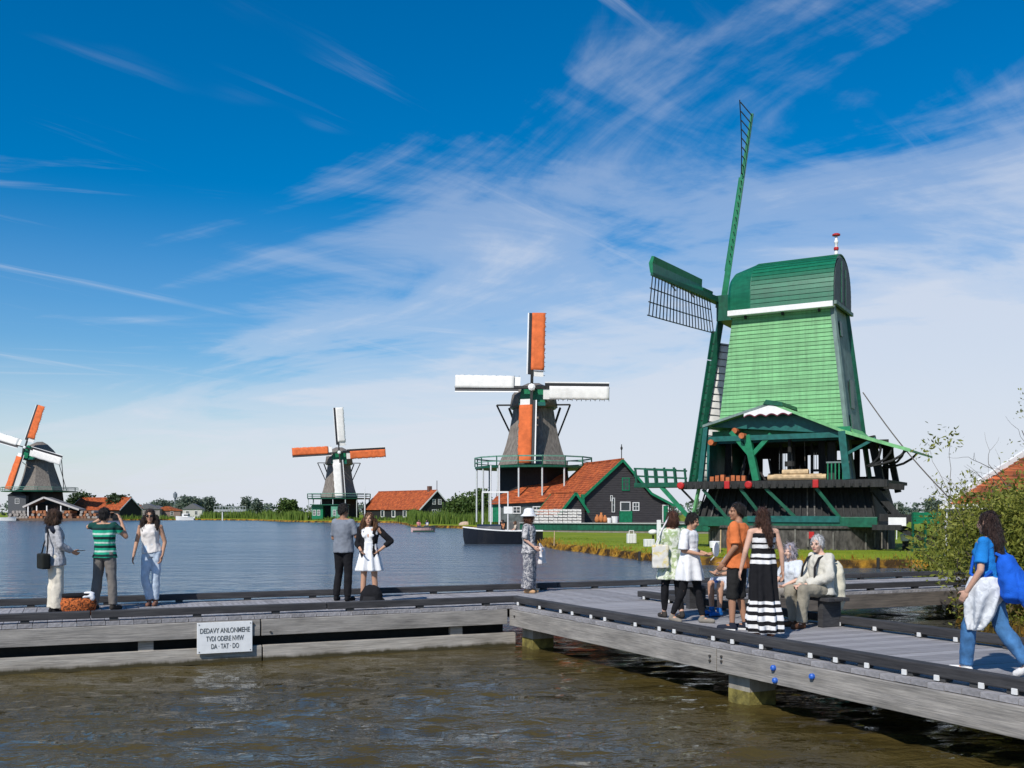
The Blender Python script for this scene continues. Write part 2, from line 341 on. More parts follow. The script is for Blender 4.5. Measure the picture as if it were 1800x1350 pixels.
def weathered_beam(name, base, dark, wet=False):
    m = bpy.data.materials.new(name); m.use_nodes = True; nt = m.node_tree; N = nt.nodes; L = nt.links
    b = N['Principled BSDF']; b.inputs['Roughness'].default_value = 0.8; b.inputs['Specular IOR Level'].default_value = 0.25
    tc = N.new('ShaderNodeTexCoord'); oi = N.new('ShaderNodeObjectInfo'); sh = N.new('ShaderNodeVectorMath'); sh.operation = 'SCALE'; sh.inputs[0].default_value = (31, 17, 23); L.new(oi.outputs['Random'], sh.inputs['Scale'])
    off = N.new('ShaderNodeVectorMath'); L.new(tc.outputs['Object'], off.inputs[0]); L.new(sh.outputs[0], off.inputs[1])
    def nz(scale, stretch, detail=6):
        mp = N.new('ShaderNodeMapping'); L.new(off.outputs[0], mp.inputs[0]); mp.inputs['Scale'].default_value = stretch
        n = N.new('ShaderNodeTexNoise'); n.inputs['Scale'].default_value = scale; n.inputs['Detail'].default_value = detail; n.inputs['Roughness'].default_value = 0.65; L.new(mp.outputs[0], n.inputs['Vector']); return n.outputs['Fac']
    r1 = N.new('ShaderNodeValToRGB'); L.new(nz(2.2, (0.6, 1, 3)), r1.inputs[0]); e = r1.color_ramp.elements
    e[0].position = 0.30; e[0].color = dark + (1,); e[1].position = 0.62; e[1].color = base + (1,)
    r2 = N.new('ShaderNodeValToRGB'); L.new(nz(9, (0.25, 1, 7)), r2.inputs[0]); e = r2.color_ramp.elements
    e[0].position = 0.35; e[0].color = (0.62, 0.62, 0.62, 1); e[1].position = 0.65; e[1].color = (1.12, 1.1, 1.06, 1)
    mx = N.new('ShaderNodeMix'); mx.data_type = 'RGBA'; mx.blend_type = 'MULTIPLY'; mx.inputs[0].default_value = 1; L.new(r1.outputs[0], mx.inputs[6]); L.new(r2.outputs[0], mx.inputs[7])
    last = mx.outputs[2]
    if wet:      # wet algae stain along the bottom edge
        sp = N.new('ShaderNodeSeparateXYZ'); L.new(tc.outputs['Object'], sp.inputs[0]); ad = N.new('ShaderNodeMath'); ad.operation = 'MULTIPLY_ADD'; L.new(nz(3, (1, 1, 0.2)), ad.inputs[0]); ad.inputs[1].default_value = -0.16; L.new(sp.outputs[2], ad.inputs[2])
        mr = N.new('ShaderNodeMapRange'); L.new(ad.outputs[0], mr.inputs[0]); mr.inputs[1].default_value = -0.03; mr.inputs[2].default_value = 0.02
        m3 = N.new('ShaderNodeMix'); m3.data_type = 'RGBA'; L.new(mr.outputs[0], m3.inputs[0]); m3.inputs[6].default_value = (0.05, 0.042, 0.02, 1); L.new(last, m3.inputs[7]); last = m3.outputs[2]
    L.new(last, b.inputs['Base Color'])
    bp = N.new('ShaderNodeBump'); bp.inputs['Strength'].default_value = 0.5; bp.inputs['Distance'].default_value = 0.01; L.new(nz(24, (0.2, 1, 5)), bp.inputs['Height']); L.new(bp.outputs[0], b.inputs['Normal'])
    return m
M_DECK = deck_mat()
M_BEAM = weathered_beam('grey_timber', (0.36, 0.34, 0.315), (0.20, 0.19, 0.175))
M_BEAM_LO = weathered_beam('pale_timber', (0.46, 0.43, 0.385), (0.28, 0.255, 0.22), True)
M_BEAM_DK = weathered_beam('brown_timber', (0.155, 0.135, 0.118), (0.09, 0.08, 0.072))
M_KERB = weathered_beam('black_kerb', (0.062, 0.062, 0.066), (0.032, 0.032, 0.036))
M_BLOCK = M('kerb_block', (0.05, 0.05, 0.05), 0.8)
M_WHITE_PLASTIC = M('white_plastic', (0.66, 0.66, 0.64), 0.5, 0.06)
M_PILE = M('concrete_pile', (0.26, 0.24, 0.20), 0.9, 0.3, 5, 0.6, 30, (1, 1, 0.4))
M_ALGAE = M('algae_band', (0.16, 0.135, 0.035), 0.9, 0.5, 9, 0.6, 40)
M_STEEL_BOLT = M('bolt_steel', (0.05, 0.045, 0.04), 0.6)
M_BLUE_CAP = M('blue_cap', (0.02, 0.10, 0.42), 0.4)

jetty = thing('jetty', 'low grey plank jetty with black kerb rails crossing the water', 'jetty', (0, 18, 0.0))
def jl(p, z): return (p.x, p.y - 18.0, z)      # world xy -> jetty local
def jbeam(name, p, q, half_in, z0, z1, mat, inn, bev=0.006, out=0.0):
    """horizontal bar between plan points p,q; thickness goes from the line inwards (inn = unit vector)"""
    d = (q - p).normalized(); L_ = (q - p).length
    o = MB().box(0, L_, -out if False else 0, half_in, 0, z1 - z0).mesh(name, mat)
    ob = bpy.data.objects.new(name, o); COL.objects.link(ob); ob.parent = jetty
    ang = math.atan2(d.y, d.x); left = Vector((-d.y, d.x))
    if left.dot(inn) < 0:
        p, q = q, p; d = -d; ang = math.atan2(d.y, d.x)
    ob.location = jl(p, z0); ob.rotation_euler = (0, 0, ang)
    m = ob.modifiers.new('bevel', 'BEVEL'); m.width = bev; m.segments = 2
    return ob
def build_jetty():
    rnd = random.Random(3)
    # deck boards: main walkway
    bw = 0.2; gap = 0.009
    mesh_m = MB().box(0.0, MW - 0.10, 0, bw - gap, -0.055, 0).mesh('deck_board', M_DECK)
    angv = math.atan2(V.y, V.x)
    s = -14.0
    while s < 15.0:
        p = A0 + U * s + V * 0.05
        # box x axis runs along V, y axis to the left of V i.e. -U
        o = link('deck_board', mesh_m, jetty, jl(p + U * bw, DZ + rnd.uniform(-0.003, 0.003)), angv)
        o.rotation_euler = (0, 0, angv)
        s += bw
    # branch boards: parallelograms (ends cut along the branch)
    c = bw - gap
    e1 = U * (S_R - 0.10); e2 = B * c
    pts = [Vector((0, 0)), e1, e1 + e2, e2]
    mesh_b = MB().hexa([(p.x, p.y, -0.055) for p in pts] + [(p.x, p.y, 0) for p in pts]).mesh('deck_board', M_DECK)
    t = 0.03
    while t < 14.5:
        link('deck_board', mesh_b, jetty, jl(A0 + U * 0.05 + B * t, DZ + rnd.uniform(-0.003, 0.003)))
        t += bw
    # fascia beams: upper row in lengths
    zt = DZ - 0.062
    cuts = [-14, -9.9, -4.30, -0.02]
    for a, b_ in zip(cuts[:-1], cuts[1:]):
        jbeam('fascia_beam', A0 + U * (a + 0.012), A0 + U * (b_ - 0.012), 0.12, zt - 0.255, zt, M_BEAM, V)
    jl_cut = [-14, -4.27, 0.15]
    for a, b_ in zip(jl_cut[:-1], jl_cut[1:]):
        jbeam('lower_beam', A0 + U * (a + 0.012) + V * 0.03, A0 + U * (b_ - 0.012) + V * 0.03, 0.12, -0.02, 0.235, M_BEAM_LO, V)
    cuts = [0.0, 5.82, 10.8, 14.8]
    for a, b_ in zip(cuts[:-1], cuts[1:]):
        jbeam('fascia_beam', A0 + B * (a + 0.010), A0 + B * (b_ - 0.010), 0.12, zt - 0.28, zt, M_BEAM, NB)
    cuts = [S_R + 0.05, 7.0, 11.0, 15]
    for a, b_ in zip(cuts[:-1], cuts[1:]):
        jbeam('fascia_beam', A0 + U * (a + 0.012), A0 + U * (b_ - 0.012), 0.12, zt - 0.29, zt, M_BEAM_DK, V)
    for a, b_ in ((-14, -5), (-5, 4), (4, 15)):
        jbeam('fascia_beam', A0 + V * MW + U * (a + 0.01), A0 + V * MW + U * (b_ - 0.01), 0.12, zt - 0.26, zt, M_BEAM_DK, -V)
    R0 = A0 + U * S_R
    for a, b_ in ((0.13, 6), (6, 14.8)):
        jbeam('fascia_beam', R0 + B * (a + 0.01), R0 + B * (b_ - 0.01), 0.12, zt - 0.28, zt, M_BEAM_DK, -NB)
    # kerb rails on blocks
    kz0 = DZ + 0.045; kz1 = DZ + 0.155; kw = 0.15; ki = 0.14
    def kerb(p, d, inn, a, b_, L_, stud=None, step=0.72):
        x = a
        while x < b_ - 0.05:
            e = min(x + L_, b_)
            jbeam('kerb_rail', p + d * (x + 0.006) + inn * ki, p + d * (e - 0.006) + inn * ki, kw, kz0, kz1, M_KERB, inn, 0.012)
            x = e
        x = a + 0.12
        while x < b_:
            q = p + d * x + inn * (ki + 0.02)
            jbeam('kerb_block', q, q + d * 0.12, kw - 0.04, DZ + 0.004, kz0, M_BLOCK, inn, 0.004)
            if stud is not None:
                f = p + d * (x + rnd.uniform(0.0, 0.14)) + inn * (ki - 0.012 if stud == 'out' else ki + kw - 0.010)
                jbeam('white_stud', f, f + d * 0.06, 0.020, DZ + 0.010, DZ + 0.066, M_WHITE_PLASTIC, inn, 0.004)  # small white block on the kerb face
            x += step * rnd.choice((0.55, 0.85, 1.0, 1.05, 1.1)) if stud else step * 1.7
    kerb(A0, U, V, -14, 0.29, 3.6)
    kerb(A0 + V * MW, U, -V, -14, 15, 4.1)
    kerb(A0, B, NB, -0.13, 14.8, 5.4, 'out')
    kerb(R0, B, -NB, -0.35, 14.8, 4.6, 'in')
    kerb(A0, U, V, S_R + 0.2, 15, 4.0)
    # spacer posts between the two left beams, piles
    mp_ = MB().box(-0.11, 0.11, 0, 0.10, -0.4, 0.40).mesh('spacer_post', M_BEAM_LO)
    angu = math.atan2(U.y, U.x)
    for s_ in (-11.5, -6.02, -0.95):
        link('spacer_post', mp_, jetty, jl(A0 + U * s_ + V * 0.10, 0), angu)
    pm = MB(); pm.box(-0.2, 0.2, -0.2, 0.2, 0.17, zt - 0.02); pile_me = pm.mesh('pile', M_PILE)
    am = MB(); am.box(-0.203, 0.203, -0.203, 0.203, -0.8, 0.17); al_me = am.mesh('algae_band', M_ALGAE)
    angb = math.atan2(B.y, B.x)
    spots = [(A0 + U * 0.40 + B * 0.30, angb), (A0 + B * 6.1 + NB * 0.33, angb), (A0 + B * 11.8 + NB * 0.33, angb),
             (R0 + B * 6.1 - NB * 0.33, angb), (R0 + B * 11.5 - NB * 0.33, angb),
             (A0 + U * 7.0 + V * 0.45, angu), (A0 + U * 12.0 + V * 0.45, angu), (A0 + U * 7.0 + V * 2.7, angu)]
    for s_ in (-5, -10.5): spots += [(A0 + U * s_ + V * 0.55, angu), (A0 + U * s_ + V * 2.7, angu)]
    for p, a in spots:
        o = link('pile', pile_me, jetty, jl(p, 0), a); k = link('algae_band', al_me, o)
    # cross beams under the deck
    for s_ in (-10.5, -5, 0.4, 3.6, 7.0, 12.0):
        jbeam('cross_beam', A0 + U * s_ + V * 0.16, A0 + U * s_ + V * (MW - 0.16), 0.16, zt - 0.24, zt - 0.01, M_BEAM_DK, U)
    for t_ in (6.1, 11.8):
        p = A0 + B * t_; jbeam('cross_beam', p + U * 0.16, p + U * (S_R - 0.16), 0.16, zt - 0.24, zt - 0.01, M_BEAM_DK, B)
    for v_, z_ in ((0.75, 0.06), (1.6, 0.02), (2.5, 0.06)):  # unseen stringers, added to black out the bright gap under the deck
        jbeam('blackout_stringer', A0 + U * -14 + V * v_, A0 + U * 0.2 + V * v_, 0.14, z_, zt - 0.25, M_BLOCK, V)
    # bolts at the joints
    bolt = MB().tube([(0, 0, 0), (0, -0.02, 0)], 0.017, 8).mesh('bolt', M_STEEL_BOLT)
    for t_, dz in ((0.22, -0.10), (5.70, -0.10), (5.70, -0.16), (5.93, -0.08), (5.93, -0.14)):
        link('bolt', bolt, jetty, jl(A0 + B * t_, zt + dz), angb)
    for s_, dz in ((-4.42, -0.06), (-4.15, -0.2)): link('bolt', bolt, jetty, jl(A0 + U * s_, zt + dz), angu)
    cap = MB().tube([(0, 0.0, 0), (0, -0.03, 0), (0, -0.045, 0)], [0.034, 0.034, 0.02], 12).mesh('blue_cap', M_BLUE_CAP)
    for px_, py_ in ((1361, 1174), (1429, 1189), (1364, 1196)):
        # find the point on the branch fascia under this pixel
        k = (px_ - 900) / FPX; t_ = (k * A0.y - A0.x) / (B.x - k * B.y); q = A0 + B * t_
        link('blue_cap', cap, jetty, jl(q, ZC + (HOR - py_) / FPX * q.y), angb)
build_jetty()

# sign on the left beams
def build_sign():
    a, b_ = None, None
    def s_at(px):
        k = (px - 900) / FPX; o = A0 - V * 0.0; return (k * o.y - o.x) / (U.x - k * U.y)
    s0, s1 = s_at(346), s_at(443)
    p = A0 + U * s0 - V * 0.035; wd = s1 - s0; Ym = (A0 + U * ((s0 + s1) / 2)).y
    zt = ZC + (HOR - 1093) / FPX * Ym; zb = ZC + (HOR - 1147) / FPX * Ym; h = zt - zb
    root = thing('notice_sign', 'white notice board with three lines of dark capitals on the jetty beam', 'sign', (p.x, p.y, zb), math.atan2(U.y, U.x))
    MB().box(0, wd, 0, 0.03, 0, h).build('panel', M('sign_white', (0.74, 0.75, 0.74), 0.45, 0.05, 12), root, bevel=0.004)
    ink = M('sign_ink', (0.10, 0.11, 0.11), 0.6, 0.25, 60)
    for i, (txt, fr, w_) in enumerate((('DEDAVY ANLONMEHE', 0.70, 0.90), ('TVDI ODERE NVIW', 0.44, 0.68), ('DA · TAT · DO', 0.19, 0.50))):
        cu = bpy.data.curves.new('lettering', 'FONT'); cu.body = txt; cu.size = 0.11; cu.align_x = 'CENTER'; cu.extrude = 0.0015; cu.offset = 0.0012
        tmp = bpy.data.objects.new('tmp', cu); COL.objects.link(tmp); dg = bpy.context.evaluated_depsgraph_get()
        me = bpy.data.meshes.new_from_object(tmp.evaluated_get(dg)); bpy.data.objects.remove(tmp); bpy.data.curves.remove(cu)
        me.materials.clear(); me.materials.append(ink); me.name = 'lettering'
        o = bpy.data.objects.new('lettering', me); COL.objects.link(o); o.parent = root
        xs = [v.co.x for v in me.vertices]; k = w_ * wd / max(0.01, max(xs) - min(xs))
        o.location = (wd / 2, -0.003, h * fr - 0.02); o.rotation_euler = (R(90), 0, 0); o.scale = (k, 1.0, 1)
    for x in (0.03, wd - 0.03):
        for z in (0.03, h - 0.03): MB().tube([(x, 0, z), (x, -0.006, z)], 0.008, 8).build('screw', M_STEEL_BOLT, root)
build_sign()

# ------------------------------------------------------------------ shared building materials
M_GREEN_DK = M('dark_green_paint', (0.006, 0.085, 0.045), 0.42, 0.25, 4, 0.1, 20)
M_GREEN_MD = M('mid_green_paint', (0.008, 0.17, 0.075), 0.42, 0.22, 4, 0.1, 20)
M_TEAL = M('teal_paint', (0.008, 0.10, 0.085), 0.45, 0.25, 4)
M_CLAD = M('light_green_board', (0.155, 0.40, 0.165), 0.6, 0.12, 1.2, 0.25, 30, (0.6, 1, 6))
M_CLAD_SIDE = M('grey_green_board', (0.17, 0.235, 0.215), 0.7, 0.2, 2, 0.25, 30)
def weather(m, lo, hi, streak=0.25):
    nt = m.node_tree; N = nt.nodes; L = nt.links
    oi = N.new('ShaderNodeObjectInfo'); mr = N.new('ShaderNodeMapRange'); L.new(oi.outputs['Random'], mr.inputs[0]); mr.inputs[3].default_value = lo; mr.inputs[4].default_value = hi
    tc = N.new('ShaderNodeTexCoord'); mp = N.new('ShaderNodeMapping'); L.new(tc.outputs['Object'], mp.inputs[0]); mp.inputs['Scale'].default_value = (3.5, 3.5, 0.18)
    nz = N.new('ShaderNodeTexNoise'); nz.inputs['Scale'].default_value = 1.6; nz.inputs['Detail'].default_value = 7; nz.inputs['Roughness'].default_value = 0.7; L.new(mp.outputs[0], nz.inputs['Vector'])
    m2 = N.new('ShaderNodeMapRange'); L.new(nz.outputs['Fac'], m2.inputs[0]); m2.inputs[1].default_value = 0.3; m2.inputs[2].default_value = 0.62; m2.inputs[3].default_value = 1 - streak; m2.inputs[4].default_value = 1.05
    mu = N.new('ShaderNodeMath'); mu.operation = 'MULTIPLY'; L.new(mr.outputs[0], mu.inputs[0]); L.new(m2.outputs[0], mu.inputs[1])
    mx = N.new('ShaderNodeMix'); mx.data_type = 'RGBA'; mx.blend_type = 'MULTIPLY'; mx.inputs[0].default_value = 1
    rp = [n for n in N if n.type == 'VALTORGB'][0]; L.new(rp.outputs[0], mx.inputs[6]); L.new(mu.outputs[0], mx.inputs[7]); L.new(mx.outputs[2], N['Principled BSDF'].inputs['Base Color'])
weather(M_CLAD, 0.86, 1.10, 0.30); weather(M_CLAD_SIDE, 1, 1, 0.35)
M_WHITE = M('white_paint', (0.74, 0.73, 0.70), 0.55, 0.06, 5)
M_BLACK_WOOD = M('tarred_wood', (0.016, 0.016, 0.015), 0.75, 0.5, 3, 0.5, 20, (4, 4, 0.4))
M_DARK_WOOD = M('dark_brown_wood', (0.038, 0.032, 0.030), 0.8, 0.35, 3, 0.5, 20, (0.6, 0.6, 4))
M_THATCH = M('thatch', (0.175, 0.152, 0.130), 0.95, 0.35, 2.0, 1.0, 26, (2.5, 2.5, 0.45))
M_RED = M('red_paint', (0.42, 0.014, 0.014), 0.5, 0.1, 6)
M_ORANGE_CLOTH = M('orange_sailcloth', (0.62, 0.135, 0.035), 0.85, 0.2, 1.4, 0.4, 6)
M_WHITE_CLOTH = M('white_sailcloth', (0.70, 0.68, 0.63), 0.85, 0.08, 1.4, 0.4, 6)
M_GLASS = M('window_glass', (0.03, 0.04, 0.045), 0.08, 0.2, 3, spec=0.6)
M_BRICK_GREY = M('old_brick', (0.075, 0.068, 0.060), 0.9, 0.55, 5, 0.7, 30, (1.2, 1.2, 0.6))
M_PALE_WOOD = M('pale_sawn_wood', (0.50, 0.36, 0.20), 0.8, 0.3, 5, 0.3, 30)
M_ROPE = M('rope', (0.10, 0.085, 0.07), 0.9)
M_BAR = M('lattice_bar', (0.020, 0.026, 0.028), 0.6, 0.3)
M_CAP_GREEN = M('cap_green_paint', (0.006, 0.125, 0.062), 0.42, 0.18, 2, 0.1, 20, (0.5, 2, 4))

weather(M_CAP_GREEN, 0.9, 1.12, 0.2); weather(M_GREEN_DK, 0.85, 1.15, 0.3); weather(M_BLACK_WOOD, 0.7, 1.5, 0.2)
def tile_mat(name, c1, c2):
    m = M(name, c1, 0.85, 0.2, 1.6, 0, 30, (1, 1, 1), col2=c2, detail=9)
    nt = m.node_tree; N = nt.nodes; L = nt.links
    tc = N.new('ShaderNodeTexCoord'); w = N.new('ShaderNodeTexWave'); w.wave_type = 'BANDS'; w.bands_direction = 'Y'; w.inputs['Scale'].default_value = 1.3; w.inputs['Distortion'].default_value = 0.6
    L.new(tc.outputs['Object'], w.inputs['Vector'])
    bp = N.new('ShaderNodeBump'); bp.inputs['Strength'].default_value = 0.7; bp.inputs['Distance'].default_value = 0.06; L.new(w.outputs['Fac'], bp.inputs['Height']); L.new(bp.outputs[0], N['Principled BSDF'].inputs['Normal'])
    # single tiles differ in tone
    mp = N.new('ShaderNodeMapping'); L.new(tc.outputs['Object'], mp.inputs[0]); mp.inputs['Scale'].default_value = (3.0, 3.8, 3.0)
    vo = N.new('ShaderNodeTexVoronoi'); vo.inputs['Scale'].default_value = 1.0; L.new(mp.outputs[0], vo.inputs['Vector'])
    hs = N.new('ShaderNodeSeparateColor'); L.new(vo.outputs['Color'], hs.inputs[0]); mr = N.new('ShaderNodeMapRange'); L.new(hs.outputs[0], mr.inputs[0]); mr.inputs[3].default_value = 0.62; mr.inputs[4].default_value = 1.22
    mx = N.new('ShaderNodeMix'); mx.data_type = 'RGBA'; mx.blend_type = 'MULTIPLY'; mx.inputs[0].default_value = 1
    rp = [n for n in N if n.type == 'VALTORGB'][0]; L.new(rp.outputs[0], mx.inputs[6]); L.new(mr.outputs[0], mx.inputs[7]); L.new(mx.outputs[2], N['Principled BSDF'].inputs['Base Color'])
    return m
M_TILE = tile_mat('orange_pantile', (0.30, 0.060, 0.018), (0.50, 0.120, 0.030))
M_TILE_OLD = tile_mat('mossy_pantile', (0.20, 0.060, 0.024), (0.46, 0.115, 0.034))

def tiled_slope(mb, e0, e1, r0, r1, course=0.32, step=0.035):
    """stepped courses between eave line e0-e1 and ridge line r0-r1"""
    e0, e1, r0, r1 = map(Vector, (e0, e1, r0, r1))
    nrm = (e1 - e0).cross(r0 - e0).normalized()
    if nrm.z < 0: nrm = -nrm
    n = max(2, int((r0 - e0).length / course))
    for i in range(n):
        a, b = i / n, (i + 1) / n
        p = [e0.lerp(r0, a), e1.lerp(r1, a), e1.lerp(r1, b), e0.lerp(r0, b)]
        lo, hi = nrm * (step + 0.02), nrm * 0.02
        mb.add([p[0], p[1], p[2], p[3], p[0] + lo, p[1] + lo, p[2] + hi, p[3] + hi], [(3, 2, 1, 0), (4, 5, 6, 7), (0, 1, 5, 4), (1, 2, 6, 5), (2, 3, 7, 6), (3, 0, 4, 7)])

def lap_wall(mb, poly, pitch=0.22, proud=0.03, y=0.0, depth=0.25):
    """horizontal lapped boards filling an x-z polygon (convex in x per row), facing -y"""
    zs = [p[1] for p in poly]; z0, z1 = min(zs), max(zs)
    def span(z):
        xs = []
        for (a, b) in zip(poly, poly[1:] + poly[:1]):
            if (a[1] - z) * (b[1] - z) <= 0 and abs(a[1] - b[1]) > 1e-9:
                t = (z - a[1]) / (b[1] - a[1]); xs.append(a[0] + (b[0] - a[0]) * t)
        return (min(xs), max(xs)) if len(xs) >= 2 else None
    n = max(1, round((z1 - z0) / pitch))
    for i in range(n):
        a = z0 + (z1 - z0) * i / n; b = z0 + (z1 - z0) * (i + 1) / n
        sa, sb = span(a + 1e-4), span(b - 1e-4)
        if not sa or not sb: continue
        mb.hexa([(sa[0], y - proud, a), (sa[1], y - proud, a), (sa[1], y + depth, a), (sa[0], y + depth, a), (sb[0], y, b), (sb[1], y, b), (sb[1], y + depth, b), (sb[0], y + depth, b)])

def window(parent, x, z, w, h, y=-0.03, frame=None, glass=None, bars=(1, 1)):
    frame = frame or M_WHITE; t = min(0.09, w * 0.16)
    mb = MB(); mb.box(x - w / 2, x + w / 2, y - 0.06, y, z, z + t); mb.box(x - w / 2, x + w / 2, y - 0.06, y, z + h - t, z + h)
    mb.box(x - w / 2, x - w / 2 + t, y - 0.058, y, z + t, z + h - t); mb.box(x + w / 2 - t, x + w / 2, y - 0.058, y, z + t, z + h - t)
    for i in range(bars[0]): xx = x - w / 2 + w * (i + 1) / (bars[0] + 1); mb.box(xx - t / 4, xx + t / 4, y - 0.05, y, z + t, z + h - t)
    for i in range(bars[1]): zz = z + h * (i + 1) / (bars[1] + 1); mb.box(x - w / 2 + t, x + w / 2 - t, y - 0.045, y, zz - t / 4, zz + t / 4)
    o = mb.build('window', frame, parent)
    MB().box(x - w / 2 + t * 0.5, x + w / 2 - t * 0.5, y - 0.02, y + 0.01, z + t * 0.5, z + h - t * 0.5).build('pane', glass or M_GLASS, o)
    return o
def door(parent, x, z, w, h, y=-0.03, mat=None, frame=None):
    o = MB().box(x - w / 2, x + w / 2, y - 0.05, y, z, z + h).build('door', mat or M_GREEN_MD, parent)
    mb = MB(); t = 0.09; f = frame or M_WHITE
    mb.box(x - w / 2 - t, x - w / 2, y - 0.07, y, z, z + h + t); mb.box(x + w / 2, x + w / 2 + t, y - 0.07, y, z, z + h + t); mb.box(x - w / 2, x + w / 2, y - 0.07, y, z + h, z + h + t)
    mb.build('door_frame', f, o)
    return o

# ------------------------------------------------------------------ big green sawmill
G0 = 0.45
def build_sawmill():
    root = thing('sawmill', 'tall light green wooden sawmill windmill with dark green rounded cap', 'windmill', (14.3, 54.3, G0), R(-30))
    g = lambda z: z - G0
    part = lambda mb, n, m, p=root, **k: mb.build(n, m, p, **k)
    # body: tapered box, front y=0, back y=D
    zt, zb = 13.2, 3.95
    def hw(z): return 2.6 + (zt - z) * 0.118            # half width along x
    D = 3.4
    def yf(z): return -(zt - z) * 0.035                  # front face leans out a little
    def yb(z): return D + (zt - z) * 0.075
    # side and back shell (front is clad with separate boards) stops above the saw floor
    zs = 6.1
    mb = MB()
    t = 0.12
    mb.hexa([(-hw(zs), yf(zs) + 0.10, g(zs)), (hw(zs), yf(zs) + 0.10, g(zs)), (hw(zs), yb(zs), g(zs)), (-hw(zs), yb(zs), g(zs)),
             (-hw(zt), yf(zt) + 0.10, g(zt)), (hw(zt), yf(zt) + 0.10, g(zt)), (hw(zt), yb(zt), g(zt)), (-hw(zt), yb(zt), g(zt))])
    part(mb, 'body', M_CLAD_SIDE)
    n = 33
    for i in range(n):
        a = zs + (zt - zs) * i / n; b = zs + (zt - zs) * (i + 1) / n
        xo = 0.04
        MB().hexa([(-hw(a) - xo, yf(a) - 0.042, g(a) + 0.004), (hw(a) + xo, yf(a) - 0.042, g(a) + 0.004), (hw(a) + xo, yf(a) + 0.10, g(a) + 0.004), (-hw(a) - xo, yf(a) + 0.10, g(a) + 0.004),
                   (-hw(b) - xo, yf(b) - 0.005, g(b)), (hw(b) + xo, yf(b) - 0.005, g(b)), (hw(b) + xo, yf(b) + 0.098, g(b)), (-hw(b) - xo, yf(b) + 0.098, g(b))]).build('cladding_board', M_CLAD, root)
    # corner posts of the right gable side
    for y_, nm in ((yf, 0), (yb, 1)):
        mb = MB(); mb.beam((hw(3.95) + 0.03, y_(3.95), g(3.95)), (hw(zt) + 0.03, y_(zt), g(zt)), 0.22, 0.22); part(mb, 'corner_post', M_GREEN_DK if nm else M_CLAD_SIDE)
    # small hatches on the right side
    for z_, yy, hh, ww in ((12.0, 0.9, 0.8, 0.5), (8.6, 1.5, 1.5, 0.9), (7.0, 0.8, 0.9, 0.5)):
        x_ = hw(z_) + 0.03
        MB().hexa([(x_ + 0.06, yy, g(z_ - hh / 2)), (x_ + 0.10, yy, g(z_ - hh / 2)), (x_ + 0.10, yy + ww, g(z_ - hh / 2)), (x_ + 0.06, yy + ww, g(z_ - hh / 2)),
                   (x_ - 0.02, yy, g(z_ + hh / 2)), (x_ + 0.02, yy, g(z_ + hh / 2)), (x_ + 0.02, yy + ww, g(z_ + hh / 2)), (x_ - 0.02, yy + ww, g(z_ + hh / 2))]).build('hatch', M_GREEN_DK, root)
    # white eave board and dark dots
    MB().box(-2.8, 2.76, -0.52, 0.05, g(12.92), g(13.21)).build('eave_board', M_WHITE, root, bevel=0.02)
    for x in (-1.9, 0.1, 2.0): MB().box(x - 0.06, x + 0.06, -0.26, -0.12, g(12.76), g(12.90)).build('joist_end', M_BLACK_WOOD, root)
    # cap: rounded roof running along x
    prof = []
    for k in range(33):
        a = math.pi * k / 32
        y_ = D / 2 - math.cos(a) * (D / 2 + 0.42); z_ = 13.22 + 2.75 * (math.sin(a) ** 0.62)
        prof.append((y_, z_))
    _pl = np.array(prof); _s = np.concatenate([[0], np.cumsum(np.hypot(*np.diff(_pl, axis=0).T))]); _t = np.linspace(0, _s[-1], 33); prof = list(zip(np.interp(_t, _s, _pl[:, 0]), np.interp(_t, _s, _pl[:, 1])))
    def ring(x, sc, dz=0.0): return [(x, D / 2 + (y_ - D / 2) * sc, g(13.22 + (z_ - 13.22) * sc + dz)) for y_, z_ in prof]
    mb = MB(); mb.loft([ring(-2.95, 0.80), ring(-2.75, 0.88), ring(-1.6, 1.0), ring(2.72, 1.0)], caps=True); part(mb, 'cap', M_CAP_GREEN)
    # long boards of the cap, slightly proud
    bmat = M_CAP_GREEN
    for k in range(32):
        (y0, z0), (y1, z1) = prof[k], prof[k + 1]
        ny, nz = -(z1 - z0), (y1 - y0)
        l = math.hypot(ny, nz); ny, nz = ny / l * 0.03, nz / l * 0.03
        if nz < 0: pass
        mb = MB(); mb.hexa([(-1.55, y0, g(z0) - 0.01), (2.78, y0, g(z0) - 0.01), (2.78, y1, g(z1) - 0.01), (-1.55, y1, g(z1) - 0.01),
                            (-1.55, y0 + ny * 1.5, g(z0) + nz * 1.5), (2.78, y0 + ny * 1.5, g(z0) + nz * 1.5), (2.78, y1 + ny * 0.4, g(z1) + nz * 0.4), (-1.55, y1 + ny * 0.4, g(z1) + nz * 0.4)])
        part(mb, 'cap_board', bmat)
    mb = MB(); mb.loft([[(2.74, D / 2 + (y_ - D / 2) * 0.94, g(13.22 + (z_ - 13.22) * 0.94)) for y_, z_ in prof], [(2.80, D / 2 + (y_ - D / 2) * 0.94, g(13.22 + (z_ - 13.22) * 0.94)) for y_, z_ in prof]]); part(mb, 'cap_gable', M('cap_gable_grey', (0.035, 0.055, 0.06), 0.6, 0.3, 3))
    MB().box(2.80, 2.84, 1.25, 1.40, g(13.4), g(15.6)).build('gable_batten', M_GREEN_DK, root); MB().box(2.80, 2.84, 2.2, 2.32, g(13.4), g(15.3)).build('gable_batten', M_GREEN_DK, root)
    MB().box(2.78, 2.92, -0.35, D + 0.35, g(13.06), g(13.24)).build('gable_sill', M_CLAD_SIDE, root)
    # finial
    mb = MB(); mb.lathe([(0.10, 0), (0.10, 0.3), (0.075, 0.34), (0.075, 0.75), (0.11, 0.8), (0.11, 0.9), (0.07, 0.94), (0.07, 1.15)], 12, (2.45, D / 2, g(15.9)))
    fin = part(mb, 'finial', M_WHITE, smooth=True)
